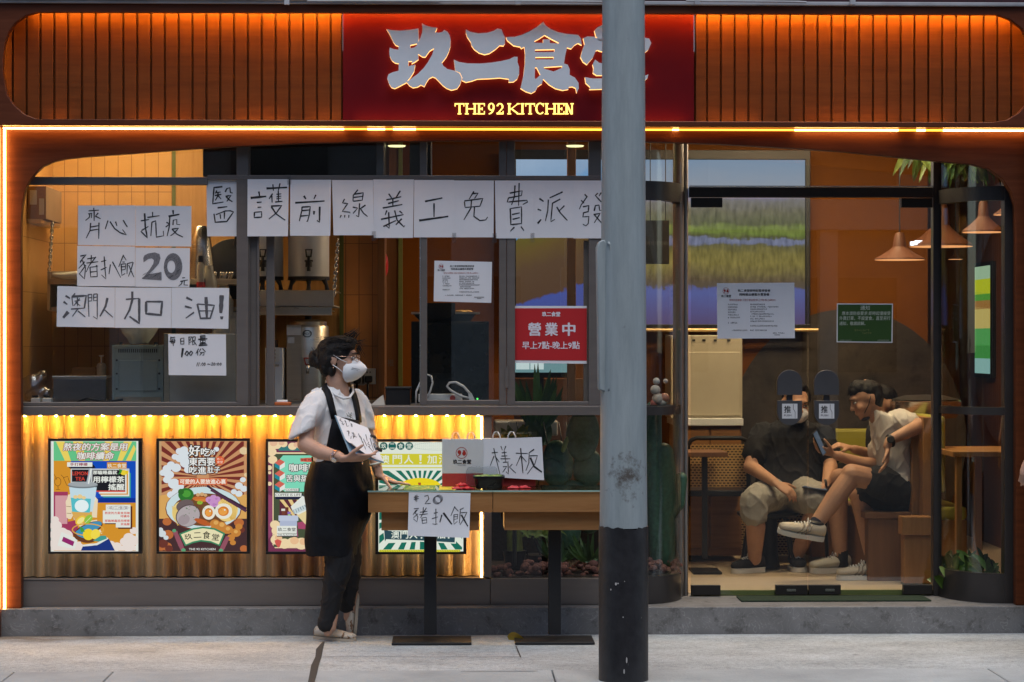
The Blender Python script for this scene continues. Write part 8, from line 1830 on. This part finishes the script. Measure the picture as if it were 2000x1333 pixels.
# ---- black T-shirt, head behind the push plates
p1 = thing("person", "seated person in a black T-shirt and grey shorts with head behind the push plates", "person", K(1500, 1118, 1.9))
mb = MB(); c = K(1554, 786, 1.92); hf1 = V((.25, -1, -.32)); head_mesh(mb, c, hf1, UPV, 1.0); mb.chain([K(1552, 810, 1.96), K(1550, 838, 2.01)], [.054, .058])
mb.chain([K(1546, 865, 2.03), K(1542, 915, 2.03), K(1540, 955, 2.0)], [.09, .09, .10])
A_, B_, C_ = K(1480, 850, 1.98), K(1466, 912, 1.90), K(1512, 942, 1.68); mb.chain([A_, B_], [.040, .042]); mb.chain([B_, C_], [.045, .029])
hand_mesh(mb, K(1516, 945, 1.66), V((.75, -.35, -.45)), V((.0, .6, -.7)), V((.5, -.5, .6)), .175, curl=(.55, .5, .3), thumb=(.4, .3))
A_, B_, C_ = K(1612, 850, 2.0), K(1622, 912, 1.9), K(1614, 946, 1.70); mb.chain([A_, B_], [.040, .042]); mb.chain([B_, C_], [.045, .028])
hand_mesh(mb, K(1611, 950, 1.68), V((-.85, -.3, -.1)), V((0, .2, -.95)), V((0, -.9, .1)), .17, curl=(.5, .6, .4), thumb=(.5, .4))
mb.chain([K(1522, 960, 1.98), K(1474, 978, 1.64)], [.06, .050]); mb.chain([K(1470, 990, 1.655), K(1476, 1030, 1.68), K(1474, 1092, 1.74)], [.054, .060, .040])
mb.chain([K(1562, 960, 1.98), K(1594, 980, 1.66)], [.07, .058]); mb.chain([K(1592, 992, 1.68), K(1580, 1030, 1.74), K(1556, 1086, 1.86)], [.050, .058, .040])
organic(mb, "body", m_skin2, p1, .006, 4)
mb = MB(); hb(1555, 768, 1.94, .084, .088, .066); hb(1558, 780, 1.99, .080, .07, .075); hb(1556, 757, 1.90, .068, .062, .045); hb(1576, 772, 1.95, .022, .05, .04); hb(1533, 772, 1.95, .022, .05, .04); organic(mb, "hair", m_hair, p1, .007, 2, .004, 60)
face_bits(p1, c, hf1, UPV, 1.0); hn = hf1.normalized(); u3 = (UPV - hn * UPV.dot(hn)).normalized(); r3 = hn.cross(u3)
mk = MB().mat(m_mask).ball(c + hn * .062 - u3 * .055, 1, 18, 12, (hn * .052, r3 * .062, u3 * .056)).build("face_mask", None, p1, smooth=True)
mb = MB(); fx = V((1, 0, 0))
mb.loft([(K(1550, 823, 2.0), fx * .085, fy * .085), (K(1548, 834, 2.0), fx * .19, fy * .115), (K(1546, 858, 2.01), fx * .225, fy * .135), (K(1543, 905, 2.02), fx * .205, fy * .155), (K(1540, 945, 2.0), fx * .205, fy * .165), (K(1540, 962, 1.99), fx * .205, fy * .165)], 24)
mb.chain([K(1490, 850, 2.0), K(1474, 885, 1.95)], [.078, .076]); mb.chain([K(1604, 850, 2.0), K(1618, 885, 1.95)], [.078, .076])
organic(mb, "t_shirt", m_btee, p1, .007, 5, .006, 13, crease=.010)
mb = MB(); mb.chain([K(1524, 962, 1.98), K(1476, 976, 1.68)], [.116, .084]); mb.chain([K(1560, 962, 1.98), K(1592, 976, 1.68)], [.122, .096]); mb.cap(K(1524, 965, 1.98), .12, K(1560, 965, 1.98), .12); mb.cap(K(1473, 980, 1.665), .082, K(1472, 1004, 1.665), .080)
organic(mb, "shorts", m_grey, p1, .007, 4, .006, 12, crease=.009)
m_cnv = M("black_canvas", (.016, .016, .02), rough=.85, var=.1)
a = K(1490, 1118, 1.80); a.z = .144; b_ = K(1430, 1120, 1.70); b_.z = .144; shoe_mesh(a, b_, UPV, .095, .085, .05, "s", m_cnv, p1, sole=.026, laces=True)
a = K(1550, 1112, 1.95); a.z = .144; b_ = K(1564, 1119, 1.74); b_.z = .144; shoe_mesh(a, b_, UPV, .095, .085, .05, "s", m_cnv, p1, sole=.026, laces=True)
wt = MB().mat(m_black).tube([K(1612, 947, 1.69) + V((0, .028 * math.cos(a), .026 * math.sin(a))) for a in [i * math.pi / 9 for i in range(18)]], .008, 8, closed=True).build("wrist_watch", None, p1, smooth=True)
phone((K(1592, 955, 1.62), V((.3, 1, 0)), V((-1, .2, .15))), 1.6, "dark phone held low by the person in the black T-shirt")
# ---- the person mostly hidden behind the cream shirt
p2 = thing("person", "person in black half hidden behind the cream T-shirt with white trainers", "person", K(1640, 1122, 1.75))
mb = MB(); c = K(1722, 788, 1.95); head_mesh(mb, c, V((-1, -.3, -.2)), UPV, .96); mb.chain([K(1724, 802, 1.96), K(1736, 840, 1.95)], [.05, .06]); mb.chain([K(1745, 855, 1.93), K(1752, 950, 1.93)], [.09, .09])
A_, B_, C_ = K(1712, 850, 1.80), K(1722, 892, 1.76), K(1668, 878, 1.62); mb.chain([A_, B_], [.045, .038]); mb.chain([B_, C_], [.038, .026])
hand_mesh(mb, K(1663, 876, 1.62), V((-.9, -.1, .25)), V((-.3, .3, -.9)), V((-.2, -.9, .2)), .165, curl=(.6, .6, .4), thumb=(.6, .4))
mb.chain([K(1745, 958, 1.9), K(1640, 935, 1.74)], [.06, .062]); mb.chain([K(1638, 938, 1.74), K(1636, 1000, 1.74), K(1642, 1088, 1.74)], [.062, .062, .042])
organic(mb, "body", m_skin2, p2, .0065, 4)
mb = MB(); hb(1724, 772, 1.96, .085, .085, .07); hb(1735, 780, 1.97, .06, .075, .07); hb(1744, 778, 1.95, .034, .034, .034); organic(mb, "hair", m_hair, p2, .007, 2, .004, 60)
mb = MB(); mb.loft([(K(1742, 828, 1.9), fx * .08, fy * .09), (K(1744, 842, 1.9), fx * .12, fy * .18), (K(1748, 885, 1.91), fx * .14, fy * .20), (K(1752, 955, 1.92), fx * .13, fy * .19)], 22); mb.chain([K(1716, 846, 1.80), K(1714, 880, 1.77)], [.075, .070]); organic(mb, "t_shirt", m_btee, p2, .007, 5, .006, 13)
mb = MB(); mb.chain([K(1750, 962, 1.9), K(1680, 946, 1.8)], [.12, .088]); organic(mb, "shorts", m_btee, p2, .008, 4)
m_wsn = M("pale_sneaker_leather", (.55, .53, .45), rough=.55, var=.06)
MB().mat(m_black).cap(K(1642, 1078, 1.74), .044, K(1644, 1100, 1.74), .044).build("sock", None, p2, smooth=True)
a = K(1660, 1120, 1.76); a.z = .144; b_ = K(1582, 1124, 1.70); b_.z = .144; shoe_mesh(a, b_, UPV, .10, .082, .052, "s", m_wsn, p2, sole=.028, laces=True)
a = K(1690, 1112, 1.95); a.z = .144; b_ = K(1625, 1112, 1.92); b_.z = .144; shoe_mesh(a, b_, UPV, .10, .082, .052, "s", m_wsn, p2, sole=.028, laces=True)
# ---- the passer-by whose hand swings in past the end of the frontage
PY_ = -.75
p4 = thing("person", "passer-by of whom only a loosely curled hand swings into view", "person", V((P(2085, 900, PY_).x, PY_, 0)))
H4 = P(2010, 905, PY_); bx = H4.x + .26
mb = MB(); head_mesh(mb, V((bx, PY_, 1.60)), V((1, -.05, 0)), UPV, 1.0); mb.chain([V((bx - .01, PY_, 1.52)), V((bx - .02, PY_, 1.42))], [.055, .07])
mb.chain([V((bx - .02, PY_, 1.3)), V((bx - .02, PY_, 1.1)), V((bx, PY_, .95))], [.13, .12, .13])
mb.chain([V((bx - .05, PY_ - .19, 1.36)), V((bx - .13, PY_ - .22, 1.10)), H4 + V((.012, 0, .035))], [.05, .042, .027])
hand_mesh(mb, H4 + V((.008, 0, .03)), V((-.22, -.05, -1)), V((.15, .9, .1)), V((.8, -.2, -.2)), .18, curl=(.5, .5, .35), thumb=(.4, .4))
for sg_, dx in ((-1, -.12), (1, .16)): mb.chain([V((bx, PY_ + .09 * sg_, .9)), V((bx + dx * .6, PY_ + .09 * sg_, .5)), V((bx + dx - .06 * (dx < 0), PY_ + .09 * sg_, .09))], [.09, .06, .04])
mb.chain([V((bx - .02, PY_ + .19, 1.36)), V((bx + .06, PY_ + .22, 1.10)), V((bx + .2, PY_ + .2, .92))], [.05, .042, .03])
hand_mesh(mb, V((bx + .2, PY_ + .2, .92)), V((.5, 0, -1)), V((.2, -.9, .1)), V((.8, .2, .3)), .18, curl=(.5, .5, .35))
organic(mb, "body", m_skin, p4, .006, 4)
mb = MB(); mb.ball(V((bx - .02, PY_, 1.635)), 1, 16, 10, (V((.10, 0, 0)), V((0, .084, 0)), V((0, 0, .082)))); organic(mb, "hair", m_hair, p4, .007, 2, .004, 60)
mb = MB(); mb.loft([(V((bx - .01, PY_, 1.44)), V((.07, 0, 0)), V((0, .10, 0))), (V((bx - .02, PY_, 1.39)), V((.11, 0, 0)), V((0, .19, 0))), (V((bx - .02, PY_, 1.1)), V((.12, 0, 0)), V((0, .16, 0))), (V((bx, PY_, .90)), V((.125, 0, 0)), V((0, .17, 0)))], 20)
mb.chain([V((bx - .04, PY_ - .19, 1.37)), V((bx - .11, PY_ - .215, 1.15))], [.07, .065]); mb.chain([V((bx - .02, PY_ + .19, 1.37)), V((bx + .04, PY_ + .215, 1.15))], [.07, .065]); organic(mb, "shirt", M("navy_cotton", (.03, .035, .06), rough=.9), p4, .008, 4, .005, 13)
mb = MB()
for sg_, dx in ((-1, -.12), (1, .16)): mb.chain([V((bx, PY_ + .085 * sg_, .92)), V((bx + dx * .6, PY_ + .09 * sg_, .5)), V((bx + dx - .06 * (dx < 0), PY_ + .09 * sg_, .12))], [.11, .085, .065])
organic(mb, "trousers", M("grey_cotton", (.09, .09, .1), rough=.9), p4, .008, 4, .004, 13)
for sg_, dx in ((-1, -.12), (1, .16)): a = V((bx + dx - .06 * (dx < 0) - .07, PY_ + .09 * sg_, .003)); shoe_mesh(a, a + V((.27, 0, 0)), UPV, .1, .08, .05, "s", m_cnv, p4, sole=.026)
